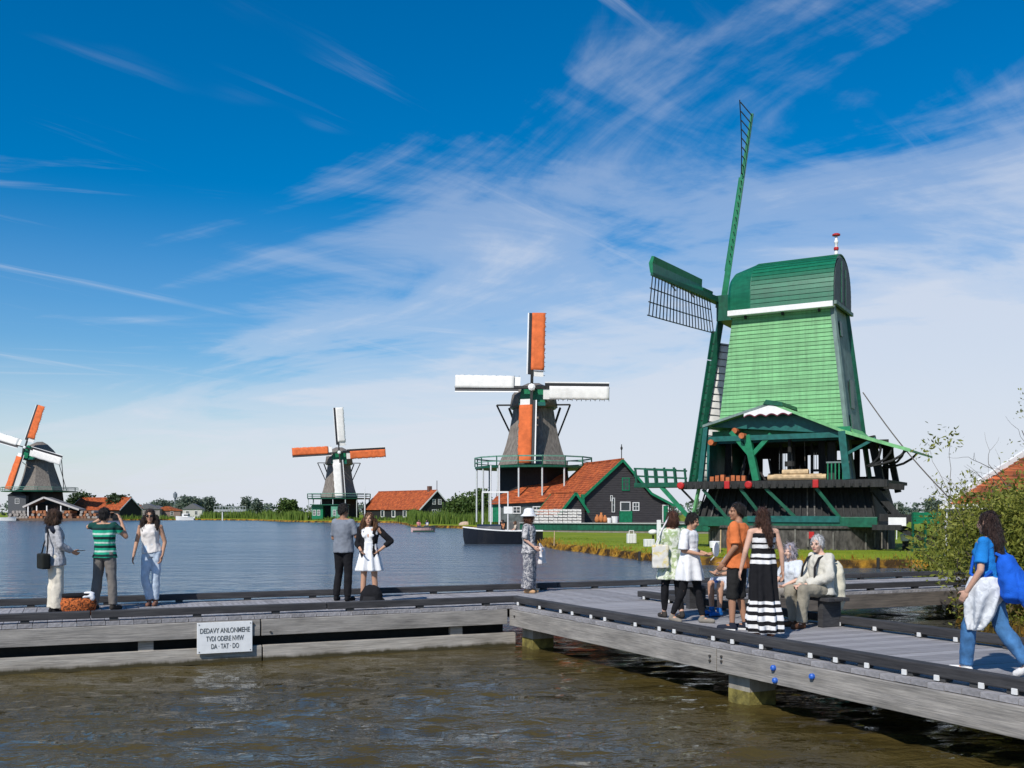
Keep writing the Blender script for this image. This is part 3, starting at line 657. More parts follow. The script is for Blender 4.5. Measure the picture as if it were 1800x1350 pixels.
    MB().lathe([(0.10, 0), (0.21, 0.03), (0.21, 0.10), (0.13, 0.14)], 12, (2.45, D / 2, g(17.05))).build('finial_crown', M_RED, fin)
    MB().lathe([(0.115, 0), (0.13, 0.04), (0.13, 0.12), (0.115, 0.16)], 12, (2.45, D / 2, g(16.3))).build('finial_band', M_RED, fin)
    # ---- porch roof over the saw floor
    ply = -3.0
    left, peak, kink, right = (-3.3, 6.86), (0.3, 7.87), (3.76, 6.36), (6.9, 5.32)
    def slab(p, q, y0, y1, th, m, nm):
        (xa, za), (xb, zb_) = p, q
        return MB().hexa([(xa, y0, g(za) - th), (xb, y0, g(zb_) - th), (xb, y1, g(zb_) - th), (xa, y1, g(za) - th), (xa, y0, g(za)), (xb, y0, g(zb_)), (xb, y1, g(zb_)), (xa, y1, g(za))]).build(nm, m, root)
    m_roof = M('roof_green_board', (0.12, 0.38, 0.13), 0.6, 0.15, 2, 0.2, 20, (1, 4, 1))
    slab(left, peak, ply, 0.25, 0.10, m_roof, 'porch_roof'); slab(peak, kink, ply, 0.25, 0.10, m_roof, 'porch_roof')
    slab(kink, right, ply, 4.2, 0.10, m_roof, 'porch_roof'); slab((hw(6.4), 6.75), kink, 0.26, 4.2, 0.08, m_roof, 'porch_roof')
    MB().hexa([(-0.1, ply - 0.12, g(7.80)), (0.9, ply - 0.12, g(7.66)), (0.9, -0.2, g(7.66)), (-0.1, -0.2, g(7.80)), (0.05, ply - 0.12, g(8.02)), (0.85, ply - 0.12, g(7.86)), (0.85, -0.2, g(7.86)), (0.05, -0.2, g(8.02))]).build('ridge_board', M_GREEN_DK, root)
    # white bargeboards with scalloped edge near the peak
    def barge(p, q, m, w=0.16):
        (xa, za), (xb, zb_) = p, q
        return MB().hexa([(xa, ply - 0.06, g(za) - w), (xb, ply - 0.06, g(zb_) - w), (xb, ply, g(zb_) - w), (xa, ply, g(za) - w), (xa, ply - 0.06, g(za) + 0.03), (xb, ply - 0.06, g(zb_) + 0.03), (xb, ply, g(zb_) + 0.03), (xa, ply, g(za) + 0.03)]).build('bargeboard', m, root)
    barge(left, peak, M_CLAD_SIDE, 0.10); barge(peak, kink, M_CLAD, 0.12); barge(kink, right, M_CLAD, 0.14)
    sc = []
    xs = np.linspace(-1.1, 1.35, 41)
    for x in xs:
        zr = peak[1] - (0.3 - x) * 0.28 if x < 0.3 else peak[1] - (x - 0.3) * 0.436
        sc.append((x, zr - 0.11))
    lo = [(x, min(7.20 + 0.12 * abs(math.sin((x + 1.1) * math.pi / 0.57)), zr - 0.03)) for x, zr in sc]
    MB().loft([[(x, ply - 0.05, g(z)) for x, z in sc], [(x, ply - 0.05, g(z)) for x, z in lo]], caps=False, close=False)
    mb = MB(); mb.loft([[(x, ply - 0.07, g(z)) for x, z in sc], [(x, ply - 0.07, g(z)) for x, z in lo], [(x, ply - 0.03, g(z)) for x, z in lo], [(x, ply - 0.03, g(z)) for x, z in sc]], caps=False, close=False)
    part(mb, 'scalloped_fascia', M_WHITE)
    mb = MB(); mb.loft([[(x, ply - 0.065, g(z) + 0.01) for x, z in lo], [(x, ply - 0.085, g(z) + 0.01) for x, z in lo], [(x, ply - 0.085, g(z) - 0.05) for x, z in lo], [(x, ply - 0.065, g(z) - 0.05) for x, z in lo]], caps=False, close=False)
    part(mb, 'red_edging', M('dark_red_paint', (0.10, 0.008, 0.02), 0.5))
    # gable infill behind, tie beams
    MB().prism([(left[0] + 0.2, ply + 0.5, g(6.82)), (kink[0], ply + 0.5, g(6.2)), (kink[0] - 0.4, ply + 0.5, g(6.5)), (0.3, ply + 0.5, g(7.72))], (0, 0.06, 0)).build('gable_infill', M_TEAL, root)
    for y_ in (ply + 0.2, -0.9): MB().box(-3.2, 3.9, y_, y_ + 0.2, g(6.02), g(6.28)).build('tie_beam', M_TEAL, root)
    MB().box(-3.2, 3.9, ply + 1.2, ply + 1.4, g(6.32), g(6.62)).build('tie_beam', M_GREEN_MD, root)
    # posts
    post = lambda p, q, w, m, nm='post': MB().beam(p, q, w, w).build(nm, m, root)
    post((-3.45, ply + 0.1, g(3.95)), (-3.15, ply + 0.1, g(6.8)), 0.24, M_TEAL)
    post((-0.55, ply + 0.35, g(3.95)), (-1.05, ply + 0.35, g(6.3)), 0.34, M_GREEN_MD); 
    post((-0.75, ply + 0.35, g(5.3)), (0.2, ply + 0.35, g(6.3)), 0.22, M_GREEN_MD, 'brace'); post((-0.9, ply + 0.35, g(5.3)), (-1.9, ply + 0.35, g(6.5)), 0.22, M_GREEN_MD, 'brace')
    post((4.0, ply + 0.1, g(3.95)), (3.75, ply + 0.1, g(6.3)), 0.34, M_TEAL); post((5.15, -0.2, g(3.4)), (4.6, -0.2, g(6.2)), 0.36, M_BLACK_WOOD)
    post((2.2, -0.2, g(3.95)), (2.15, -0.2, g(6.1)), 0.34, M_BLACK_WOOD); post((-2.9, -0.1, g(3.95)), (-2.8, -0.1, g(6.1)), 0.34, M_BLACK_WOOD)
    post((5.3, 3.4, g(3.4)), (4.8, 3.4, g(6.0)), 0.3, M_BLACK_WOOD)
    # curved struts under the right eave
    for y_ in (ply + 0.15, 0.4):
        for (x1, z1) in ((6.7, 5.30), (6.1, 5.50), (5.5, 5.70)):
            pts = [Vector((4.9, y_, g(4.55))).lerp(Vector((x1, y_, g(z1))), t_) + Vector((0.25 * math.sin(t_ * math.pi), 0, -0.12 * math.sin(t_ * math.pi))) for t_ in (0, 0.25, 0.5, 0.75, 1)]
            MB().tube(pts, 0.06, 6).build('strut', M_BLACK_WOOD, root)
    post((4.0, ply + 0.1, g(5.2)), (5.3, ply + 0.1, g(5.9)), 0.14, M_TEAL, 'brace')
    # back wall with openings, drawn as separate panels
    yb_ = D + 0.6
    holes = [(-1.25, -0.55, 4.55, 5.85), (0.36, 1.32, 4.35, 5.55), (1.9, 2.9, 5.25, 5.75), (3.2, 4.4, 4.3, 5.8), (-2.2, -1.75, 4.4, 5.4)]
    xs_ = sorted({-3.4, 4.7, *[h for a in holes for h in a[:2]]})
    for a, b in zip(xs_[:-1], xs_[1:]):
        hs = [h for h in holes if h[0] < (a + b) / 2 < h[1]]
        if hs:
            h = hs[0]
            MB().box(a, b, yb_, yb_ + 0.1, g(3.95), g(h[2])).build('back_panel', M_BLACK_WOOD, root); MB().box(a, b, yb_, yb_ + 0.1, g(h[3]), g(6.3)).build('back_panel', M_BLACK_WOOD, root)
        else: MB().box(a, b, yb_, yb_ + 0.1, g(3.95), g(6.3)).build('back_panel', M_BLACK_WOOD, root)
    MB().box(-3.5, -3.35, ply + 1.2, yb_, g(3.95), g(6.2)).build('side_wall', M_TEAL, root)
    MB().box(-3.3, 4.6, -0.05, yb_, g(6.02), g(6.1)).build('saw_floor_ceiling', M_BLACK_WOOD, root)
    # saw frames and machinery
    for x in (0.1, 1.75):
        mb = MB(); 
        for dx in (-0.35, 0.35): mb.box(x + dx - 0.06, x + dx + 0.06, 0.7, 0.85, g(3.95), g(6.0))
        mb.box(x - 0.41, x + 0.41, 0.68, 0.87, g(5.5), g(5.66)); mb.box(x - 0.41, x + 0.41, 0.68, 0.87, g(4.5), g(4.62))
        fr = part(mb, 'saw_frame', M_BLACK_WOOD)
        for k in range(5): MB().box(x - 0.24 + k * 0.12 - 0.008, x - 0.24 + k * 0.12 + 0.008, 0.74, 0.80, g(4.62), g(5.5)).build('saw_blade', M('steel', (0.25, 0.25, 0.26), 0.4, 0.1, metal=0.8), fr)
    MB().tube([(0.85, -1.6, g(3.95)), (0.85, -1.6, g(6.1))], 0.10, 10).build('king_post', M_BLACK_WOOD, root)
    MB().tube([(0.85, -1.6, g(4.7)), (0.85, -1.6, g(4.95))], 0.26, 14).build('winch_drum', M_BLACK_WOOD, root)
    # timber and gear on the saw floor
    rg = random.Random(17)
    for i, (x0, x1, y_, z_, r_) in enumerate(((0.0, 2.9, -2.55, 4.1, 0.15), (0.2, 2.6, -2.2, 4.12, 0.17), (0.7, 2.0, -2.4, 4.36, 0.15))):
        MB().tube([(x0, y_, g(z_)), (x1, y_ + 0.05, g(z_))], r_, 10).build('sawn_log', M_PALE_WOOD, root)
    for i in range(7):
        x = -3.0 + i * 0.28; MB().box(x, x + 0.2, -2.75, -2.45, g(3.96), g(4.05 + rg.uniform(0.05, 0.25))).build('timber_end', M('orange_timber', (0.42, 0.12, 0.04), 0.8, 0.3), root)
    for i in range(9):
        x = rg.uniform(-2.6, 3.0); h_ = rg.uniform(0.4, 1.5); y_ = rg.uniform(-1.4, 0.3)
        MB().beam((x, y_, g(3.95)), (x + rg.uniform(-0.4, 0.4), y_, g(3.95 + h_)), 0.09, 0.09).build('leaning_plank', rg.choice((M_PALE_WOOD, M_BLACK_WOOD, M_BLACK_WOOD, M_DARK_WOOD)), root)
    for (xa, ya, za) in ((-1.7, ply + 0.5, 6.55), (-1.2, ply + 0.1, 6.25), (-2.9, ply + 0.3, 5.98)):
        MB().tube([(xa, ya - 0.25, g(za)), (xa, ya + 0.3, g(za))], 0.15, 12).build('roller', M('orange_timber', (0.42, 0.12, 0.04)), root)
    for x in (-2.35, 1.5): MB().tube([(x, -1.2, g(6.0)), (x + 0.03, -1.2, g(4.7))], 0.02, 5).build('hanging_rope', M_ROPE, root)
    MB().box(2.6, 3.0, -1.0, -0.6, g(3.95), g(5.9)).build('saw_floor_post', M_BLACK_WOOD, root)
    # floor, front beam, joists
    MB().box(-4.3, 5.6, ply - 0.05, yb_ + 0.4, g(3.78), g(3.95)).build('saw_floor', M_BLACK_WOOD, root)
    MB().box(-4.55, 5.9, ply - 0.22, ply + 0.05, g(3.55), g(3.90)).build('front_beam', M_BLACK_WOOD, root, bevel=0.015)
    for x, sq in ((-4.4, 0), (-1.91, 1), (-0.78, 0), (2.56, 1)):
        if sq: MB().box(x - 0.14, x + 0.14, ply - 0.34, ply - 0.2, g(3.55), g(3.95)).build('beam_end', M_RED, root, bevel=0.03)
        else: MB().tube([(x, ply - 0.2, g(3.74)), (x, ply - 0.36, g(3.74)), (x, ply - 0.40, g(3.74))], [0.19, 0.19, 0.13], 14).build('beam_end', M_RED, root)
    for k in range(24):
        x = -4.2 + k * 0.4
        MB().box(x, x + 0.12, ply - 0.3, ply - 0.23, g(3.62), g(3.76)).build('joist_end', M_BLACK_WOOD, root)
    # railing at the right of the floor
    for k in range(6): MB().box(3.05 + k * 0.18, 3.11 + k * 0.18, ply + 0.0, ply + 0.06, g(3.95), g(4.75)).build('baluster', M_GREEN_MD, root)
    MB().box(3.0, 4.1, ply - 0.01, ply + 0.07, g(4.75), g(4.83)).build('hand_rail', M_CLAD_SIDE, root)
    # ---- lower part: dark boarded skirt
    z1, z0 = 3.75, 1.62
    mb = MB(); mb.hexa([(-4.0, -2.5, g(z0)), (5.2, -2.5, g(z0)), (5.2, 4.4, g(z0)), (-4.0, 4.4, g(z0)), (-3.35, -1.7, g(z1)), (4.7, -1.7, g(z1)), (4.7, 4.0, g(z1)), (-3.35, 4.0, g(z1))]); part(mb, 'base_wall', M_BLACK_WOOD)
    rr = random.Random(11)
    for k in range(26):     # upright battens on the skirt, most painted black to stand in for platform shadow
        x = -3.5 + k * 0.33; tt = (x + 3.7) / 8.6
        MB().beam((x * 1.08 + 0.05, -2.50, g(z0 + 0.5)), (x, -1.74, g(z1)), 0.07, 0.05).build('batten', M_BLACK_WOOD if rr.random() < 0.86 else M('worn_batten', (0.10, 0.095, 0.085), 0.8, 0.4), root)
    MB().box(-4.15, 5.35, -2.72, -2.52, g(1.62), g(2.12)).build('ring_beam', M_GREEN_DK, root, bevel=0.02)
    MB().box(-1.0, 3.6, -2.80, -2.72, g(1.85), g(2.16)).build('ring_board', M_TEAL, root)
    MB().beam((-4.1, -2.6, g(1.6)), (-3.55, -2.9, g(3.6)), 0.14, 0.14).build('edge_post', M_CLAD, root)
    for x0, x1 in ((-3.3, -2.0), (-1.3, -0.1), (0.0, 1.6), (2.5, 3.7)):
        MB().beam((x0, ply, g(3.55)), (x1, -2.62, g(1.9)), 0.16, 0.16).build('brace', M_GREEN_DK, root)
    # round brick foundation
    mb = MB(); mb.lathe([(4.75, -0.4), (4.75, 1.10), (4.85, 1.10), (4.85, 1.22)], 48, (0.75, 0.9, 0)); part(mb, 'brick_foundation', M_BRICK_GREY)
    for k in range(22):
        a = R(-165 + k * 7.2); 
        if rr.random() < 0.75:
            x, y_ = 0.75 + 4.80 * math.cos(a), 0.9 + 4.80 * math.sin(a)
            MB().beam((x, y_, rr.uniform(0.0, 0.2)), (x, y_, rr.uniform(0.85, 1.08)), 0.07, 0.05, up=(math.cos(a), math.sin(a), 0)).build('batten', M('worn_grey_batten', (0.16, 0.15, 0.13), 0.9, 0.3), root)
    MB().box(2.35, 2.6, -3.76, -3.68, 0.62, 0.95).build('red_shield', M_RED, root)
    # ---- tail and stairs on the right
    bk = M_BLACK_WOOD
    MB().beam((4.6, -2.3, g(3.7)), (6.5, -2.3, g(3.55)), 0.3, 0.28).build('tail_beam', bk, root)
    MB().beam((4.7, -1.2, g(3.8)), (6.2, -1.2, g(1.7)), 0.5, 0.3).build('stair_stringer', bk, root); MB().beam((4.9, -2.4, g(3.8)), (6.6, -2.4, g(1.75)), 0.18, 0.3).build('stair_stringer', bk, root)
    for k in range(8):
        t_ = (k + 0.5) / 8; c = Vector((4.8, 0, g(3.75))).lerp(Vector((6.4, 0, g(1.75))), t_)
        MB().box(c.x - 0.16, c.x + 0.16, -2.4, -1.0, c.z - 0.03, c.z + 0.03).build('stair_tread', bk, root)
    MB().box(5.2, 6.5, -3.2, -2.7, g(1.5), g(1.75)).build('tail_beam', bk, root); MB().box(5.9, 6.7, -2.95, -2.88, g(1.7), g(2.1)).build('tail_plate', M_WHITE, root)
    MB().beam((5.4, -2.4, g(2.1)), (9.2, -2.0, g(2.0)), 0.30, 0.36).build('tail_beam', bk, root)
    MB().tube([(8.4, -2.2, g(2.25)), (9.9, -2.2, g(0.55))], 0.30, 10).build('capstan_drum', bk, root)
    for k in range(6):
        t_ = k / 5; c = Vector((8.4, -2.2, g(2.25))).lerp(Vector((9.9, -2.2, g(0.55))), t_)
        MB().tube([c + Vector((-0.32, -0.34, -0.28)), c + Vector((0.32, -0.34, 0.28))], 0.035, 6).build('capstan_spoke', M('worn_batten', (0.1, 0.095, 0.085)), root)
    MB().beam((6.0, -2.6, g(1.7)), (8.6, -2.6, g(0.5)), 0.14, 0.2).build('brace', bk, root); MB().beam((6.2, -1.8, g(1.7)), (9.2, -1.8, g(0.55)), 0.14, 0.14).build('brace', bk, root)
    # ---- log platform on the left
    MB().box(-7.1, -4.2, ply - 0.15, ply + 0.15, g(3.68), g(3.92)).build('platform_beam', M_GREEN_DK, root); MB().box(-7.1, -4.2, ply + 1.5, ply + 1.75, g(3.68), g(3.92)).build('platform_beam', M_GREEN_DK, root)
    MB().box(-7.0, -4.2, ply + 0.16, ply + 1.49, g(3.80), g(3.88)).build('platform_deck', M_GREEN_DK, root)
    for yy in (ply - 0.05, ply + 1.55):
        for k in range(5): MB().beam((-7.0 + k * 0.55, yy, g(3.92)), (-7.08 + k * 0.55, yy, g(4.72)), 0.10, 0.10).build('baluster', M_GREEN_DK, root)
        for zz in (4.3, 4.7): MB().beam((-7.15, yy, g(zz)), (-4.75, yy, g(zz - 0.12)), 0.09, 0.09).build('hand_rail', M_GREEN_DK, root)
    MB().beam((-5.6, ply, g(3.7)), (-3.9, -2.6, g(1.75)), 0.22, 0.22).build('brace', M_GREEN_MD, root)
    MB().beam((-4.5, ply, g(3.6)), (-3.9, -2.7, g(2.9)), 0.10, 0.10).build('brace', M_BLACK_WOOD, root)
    # ---- rotor
    hub = Vector((-3.55, 1.5, g(14.05))); al = R(10)
    up = Vector((math.sin(al), 0, math.cos(al))); ax = Vector((-math.cos(al), 0, math.sin(al)))
    MB().tube([hub - ax * 1.4, hub - ax * 0.2], 0.30, 12).build('windshaft', M_BLACK_WOOD, root)
    MB().box(hub.x - 0.1, hub.x + 0.9, 0.2, 2.8, hub.z - 1.2, hub.z + 0.2).build('breast', M_GREEN_DK, root)
    o = MB().hexa([tuple(hub - ax * 0.35 + Vector((0, sy * 0.36, 0)) + up * sz * 0.36) for sy, sz in ((-1, -1), (1, -1), (1, 1), (-1, 1))] + [tuple(hub + ax * 0.45 + Vector((0, sy * 0.32, 0)) + up * sz * 0.32) for sy, sz in ((-1, -1), (1, -1), (1, 1), (-1, 1))]).build('poll_end', M_BLACK_WOOD, root)
    Lb = 10.3
    Yv = Vector((0, -1, 0))
    rot0 = R(-2.4)
    for k in range(4):
        ph = rot0 + k * math.pi / 2      # 0: towards camera, 90: up, 180: away, 270: down
        e = Yv * math.cos(ph) + up * math.sin(ph); ld = -Yv * math.sin(ph) + up * math.cos(ph)
        def at(r, c, nn=0.0):
            tw = R((60 - 8 * min(1, r / Lb)) if k == 3 else (20 - 17 * min(1, r / Lb))); cc = ld * math.cos(tw) + ax * math.sin(tw); nv = ax * math.cos(tw) - ld * math.sin(tw)
            return hub + ax * 0.15 + e * r + cc * c + nv * nn
        mb = MB(); mb.loft([[at(r, sx * w / 2, sz * w / 2) for sx, sz in ((-1, -1), (1, -1), (1, 1), (-1, 1))] for r, w in ((0, 0.34), (2, 0.32), (6, 0.24), (Lb, 0.14))])
        sail = part(mb, 'sail', M_GREEN_DK if k != 1 else M_GREEN_MD)
        # leading edge boards (rounded nose)
        if k == 1: segs = [(1.8, 6.9)]
        else: segs = [(1.6, 3.2), (3.25, Lb)]
        for i, (ra, rb) in enumerate(segs):
            w_ = 0.42 if (i == 0 and k != 1) else 0.85
            if k == 1: w_ = 0.5
            if k == 3: w_ = 0.40
            rings = []
            for r in np.linspace(ra, rb, 8):
                w2 = w_ * (1.0 if k != 1 else 1.0 - 0.75 * (r - ra) / (rb - ra))
                rings.append([at(r, 0.06, 0.10), at(r, w2 * 0.6, 0.22), at(r, w2, 0.10), at(r, w2 * 0.98, -0.03), at(r, w2 * 0.6, 0.02), at(r, 0.06, -0.05)])
            MB().loft(rings).build('leading_board', M_GREEN_DK if k == 3 else M_GREEN_MD, sail)
        # lattice
        r0_ = 2.3
        n_ = 20
        for i in range(n_ + 1):
            r = r0_ + (Lb - 0.1 - r0_) * i / n_
            wd = 1.95
            if k == 1: wd = 0.30 + 2.2 * max(0, (r - 7.0) / (Lb - 7.0)) if r > 7.0 else 0.32
            MB().beam(at(r, 0.25), at(r, -wd), 0.042, 0.042, up=ax).build('sail_bar', M_BAR, sail)
        if k != 1:
            for c in (-0.65, -1.30, -1.93):
                MB().tube([at(r, c, 0.03) for r in np.linspace(r0_ - 0.05, Lb, 9)], 0.03, 5).build('sail_lath', M_BAR, sail)
        else:
            MB().tube([at(r, -(0.30 + 2.2 * (r - 7.0) / (Lb - 7.0)), 0.03) for r in np.linspace(7.0, Lb, 5)], 0.03, 5).build('sail_lath', M_BAR, sail)
        if k == 3:   # white cloth behind the lattice of the lower sail
            rows = [[at(r, c, 0.06 + 0.05 * math.sin(c * 2.2)) for c in (-0.12, -0.5, -1.0, -1.5, -1.95)] for r in np.linspace(2.2, Lb - 0.1, 12)]
            mb = MB(); mb.loft(rows, caps=False, close=False); c_ = part(mb, 'sail_cloth', M_WHITE_CLOTH, sail, smooth=True); md = c_.modifiers.new('thick', 'SOLIDIFY'); md.thickness = 0.02
        if k == 0:   # two pale ropes looped round the leading boards
            for r in (7.2, 4.6): MB().tube([at(r, -0.35, 0.0), at(r + 0.15, -0.1, 0.16), at(r + 0.2, 0.45, 0.28), at(r + 0.1, 0.8, 0.16)], 0.045, 6).build('sail_rope', M('pale_rope', (0.45, 0.42, 0.34), 0.9), sail)
    return root
sawmill = build_sawmill()
# stay rope from the mill down to the house
def build_rope():
    a = P(1517, 690, 54.5); b = P(1668, 875, 44)
    pts = [a.lerp(b, t) + Vector((0, 0, -0.25 * math.sin(math.pi * t))) for t in np.linspace(0, 1, 14)]
    base = pts[0].copy()
    o = MB().tube([p - base for p in pts], 0.03, 5).build('stay_rope', M_ROPE); o.location = base
    tag(o, 'dark stay rope slanting from the green sawmill down to the orange roof', 'rope')
build_rope()

# ------------------------------------------------------------------ thatched mills
def smock_mill(name, label, X, Y, gz, yaw, hub_z, top_z, gal_z, rtop, rbot, rgal, L_, rot, col_ud, col_lr, xoff=0.0, posts=True, white_post=False, group='thatched windmills along the water'):
    root = thing(name, label, 'windmill', (X, Y, gz), yaw, group)
    g = lambda z: z - gz
    oct_ = R(22.5)
    # thatched body: octagon, flaring
    prof = []
    for t in np.linspace(0, 1, 9):
        r = rtop + (rbot - rtop) * (0.62 * t + 0.38 * t ** 3.2); prof.append((r, g(top_z + (gal_z - top_z) * t)))
    mb = MB(); mb.lathe(prof[::-1], 8, ang0=oct_); mb.build('body', M_THATCH, root)
    # base below the gallery
    MB().lathe([(rbot * 1.12, 0), (rbot * 0.98, g(gal_z))], 8, ang0=oct_).build('base', M_BLACK_WOOD, root)
    # gallery
    MB().lathe([(rgal, g(gal_z) - 0.45), (rgal, g(gal_z) - 0.2), (rbot * 0.9, g(gal_z) - 0.18), (rbot * 0.9, g(gal_z) - 0.44)], 16, ang0=R(11)).build('gallery_floor', M_GREEN_DK, root)
    rail = M('gallery_rail_green', (0.12, 0.26, 0.19), 0.6, 0.2, 3) 
    for k in range(16):
        a0, a1 = R(11) + k * math.pi / 8, R(11) + (k + 1) * math.pi / 8
        p = Vector((rgal * math.cos(a0), rgal * math.sin(a0), 0)); q = Vector((rgal * math.cos(a1), rgal * math.sin(a1), 0))
        MB().tube([p + Vector((0, 0, g(gal_z) - 0.2)), p + Vector((0, 0, g(gal_z) + 0.85))], 0.07, 6).build('rail_post', M_GREEN_DK, root)
        mb = MB()
        for h in (0.25, 0.80): mb.beam(p + Vector((0, 0, g(gal_z) + h)), q + Vector((0, 0, g(gal_z) + h)), 0.07, 0.10 if h < 0.5 else 0.16)
        mb.build('hand_rail', rail, root)
        if posts and (k % 2 == 0 or p.y < 0):
            foot = Vector((p.x * 0.97, p.y * 0.97, 0)); MB().tube([foot, Vector((p.x * 0.97, p.y * 0.97, g(gal_z) - 0.4))], 0.10, 6).build('gallery_post', M('pale_post', (0.52, 0.55, 0.53), 0.6, 0.1), root)
    # cap
    ch = (hub_z - top_z)
    rings = []
    for t, w, h, zz in ((-1.35, 0.55, 0.75, 0.25), (-0.9, 0.95, 1.35, 0.1), (0.0, 1.15, 1.75, 0), (0.9, 0.95, 1.2, 0), (1.6, 0.35, 0.5, 0.1)):
        rings.append([(math.cos(a) * rtop * w, t * rtop, g(top_z) - 0.15 + zz + max(0, math.sin(a)) ** 0.8 * ch * h + min(0, math.sin(a)) * 0.3) for a in np.linspace(0, 2 * math.pi, 14, endpoint=False)])
    mb = MB(); mb.loft(rings); mb.build('cap', M_THATCH, root, smooth=True)
    MB().prism([(-rtop * 0.62, -rtop * 1.40, g(top_z)), (rtop * 0.62, -rtop * 1.40, g(top_z)), (rtop * 0.5, -rtop * 1.40, g(top_z) + ch * 1.0), (0, -rtop * 1.40, g(top_z) + ch * 1.25), (-rtop * 0.5, -rtop * 1.40, g(top_z) + ch * 1.0)], (0, 0.12, 0)).build('breast', M_GREEN_MD, root)
    MB().box(-rtop * 0.62, rtop * 0.62, -rtop * 1.47, -rtop * 1.41, g(top_z) - 0.25, g(top_z) + 0.15).build('beard', M_TEAL, root)
    MB().lathe([(rtop * 1.08, g(top_z) - 0.3), (rtop * 1.1, g(top_z) + 0.05)], 16).build('curb', M_GREEN_DK, root)
    # cross spar and tail braces
    sp = rtop * 1.75
    MB().beam((-sp, -rtop * 0.2, g(top_z) + 0.15), (sp, -rtop * 0.2, g(top_z) + 0.15), 0.16, 0.18).build('cross_spar', M_BLACK_WOOD, root)
    for sgn in (-1, 1):
        MB().beam((sgn * sp, -rtop * 0.2, g(top_z) + 0.15), (sgn * rtop * 0.5, rgal * 0.95, g(gal_z) + 0.2), 0.15, 0.15).build('tail_brace', M_BLACK_WOOD, root)
        MB().beam((sgn * rtop * 1.25, rtop * 1.0, g(top_z) + 0.1), (sgn * rtop * 0.25, rgal * 0.95, g(gal_z) + 0.2), 0.2, 0.2).build('tail_brace', M_BLACK_WOOD, root)
    MB().beam((0, rtop * 1.4, g(top_z) + 0.4), (0, rgal * 1.0, g(gal_z) + 0.1), 0.25, 0.25).build('tail_pole', M_BLACK_WOOD, root)
    # rotor
    hub = Vector((0, -rtop * 1.75, g(hub_z))); al = R(8); ax = Vector((0, -math.cos(al), math.sin(al))); up = Vector((0, math.sin(al), math.cos(al))); Xv = Vector((1, 0, 0))
    MB().tube([hub - ax * rtop * 1.2, hub], 0.30, 10).build('windshaft', M_BLACK_WOOD, root)
    MB().tube([hub - ax * 0.2, hub + ax * 0.35, hub + ax * 0.5], [0.42, 0.42, 0.2], 8).build('poll_end', M_WHITE, root)
    for k in range(4):
        ph = R(90) - rot - k * math.pi / 2          # 0 up, 1 right, 2 down, 3 left
        e = Xv * math.cos(ph) + up * math.sin(ph); tr = Xv * math.sin(ph) - up * math.cos(ph)   # trailing side (clockwise)
        def at(r, c, nn=0.0):
            tw = R(14 - 11 * min(1, r / L_)); cc = tr * math.cos(tw) + ax * math.sin(tw) * -1; return hub + ax * (0.1 + nn) + e * r + cc * c
        w0 = 0.34
        mb = MB(); mb.loft([[at(r, sx * w / 2, sz * w / 2) for sx, sz in ((-1, -1), (1, -1), (1, 1), (-1, 1))] for r, w in ((0, w0), (L_ * 0.5, w0 * 0.8), (L_, w0 * 0.5))])
        sail = mb.build('sail', M_BLACK_WOOD, root)
        ra, rb = L_ * 0.17, L_ * 0.995
        wl = L_ * 0.055; wt = L_ * 0.165
        mb = MB(); mb.loft([[at(r, -0.05, -0.02), at(r, -wl, 0.06), at(r, -wl, 0.12), at(r, -0.05, 0.06)] for r in np.linspace(ra, rb, 6)]); mb.build('leading_board', M('sail_board_black', (0.022, 0.022, 0.024), 0.6, 0.2), sail)
        mb = MB(); mb.loft([[at(r, -wl - 0.02, 0.03), at(r, -wl - 0.16, 0.05), at(r, -wl - 0.16, 0.12), at(r, -wl - 0.02, 0.12)] for r in np.linspace(ra, rb, 6)]); mb.build('leading_strip', M_WHITE, sail)
        mat = col_ud if k % 2 == 0 else col_lr
        nb = 14
        for i in range(nb + 1):
            r = ra + (rb - ra) * i / nb; MB().beam(at(r, -0.1, -0.04), at(r, wt + 0.04, -0.04), 0.05, 0.05).build('sail_bar', M_BAR, sail)
        rows = [[at(r, c, 0.20 + 0.05 * math.sin(math.pi * c / wt) + 0.012 * math.sin(r * 7)) for c in np.linspace(-0.14, wt * (0.96 + 0.03 * math.sin(r * 9)), 6)] for r in np.linspace(ra + L_ * 0.06, rb, 18)]
        mb = MB(); mb.loft(rows, caps=False, close=False); c_ = mb.build('sail_cloth', mat, sail, smooth=True); md = c_.modifiers.new('thick', 'SOLIDIFY'); md.thickness = 0.03
        rows = [[at(r, c, 0.03) for c in (0.08, wt * 0.5, wt * 0.9)] for r in (ra - L_ * 0.02, ra + L_ * 0.06)]
        mb = MB(); mb.loft(rows, caps=False, close=False); c_ = mb.build('sail_root_cloth', M_WHITE_CLOTH, sail); md = c_.modifiers.new('thick', 'SOLIDIFY'); md.thickness = 0.03
    return root
mill3 = smock_mill('thatched_mill', 'thatched windmill with orange upright and white level sails beside the tiled barn', PX(938, 120), 120, 1.2, R(-4), 16.4, 14.7, 7.8, 2.45, 4.35, 6.9, 8.75, R(1.0), M_ORANGE_CLOTH, M_WHITE_CLOTH)
mill2 = smock_mill('thatched_mill', 'distant thatched windmill with white upright and orange level sails beside long red roof', PX(596, 247), 247, 0.55, R(10), 16.4, 14.0, 5.9, 2.9, 4.7, 7.6, 10.9, R(-4), M_WHITE_CLOTH, M_ORANGE_CLOTH)
mill1 = smock_mill('thatched_mill', 'leftmost thatched windmill with tilted orange and white sails over low wharf sheds', PX(70, 296), 296, 0.55, R(-12), 20.6, 17.5, 8.6, 3.6, 6.3, 10.2, 12.7, R(15), M_ORANGE_CLOTH, M_WHITE_CLOTH, posts=False)

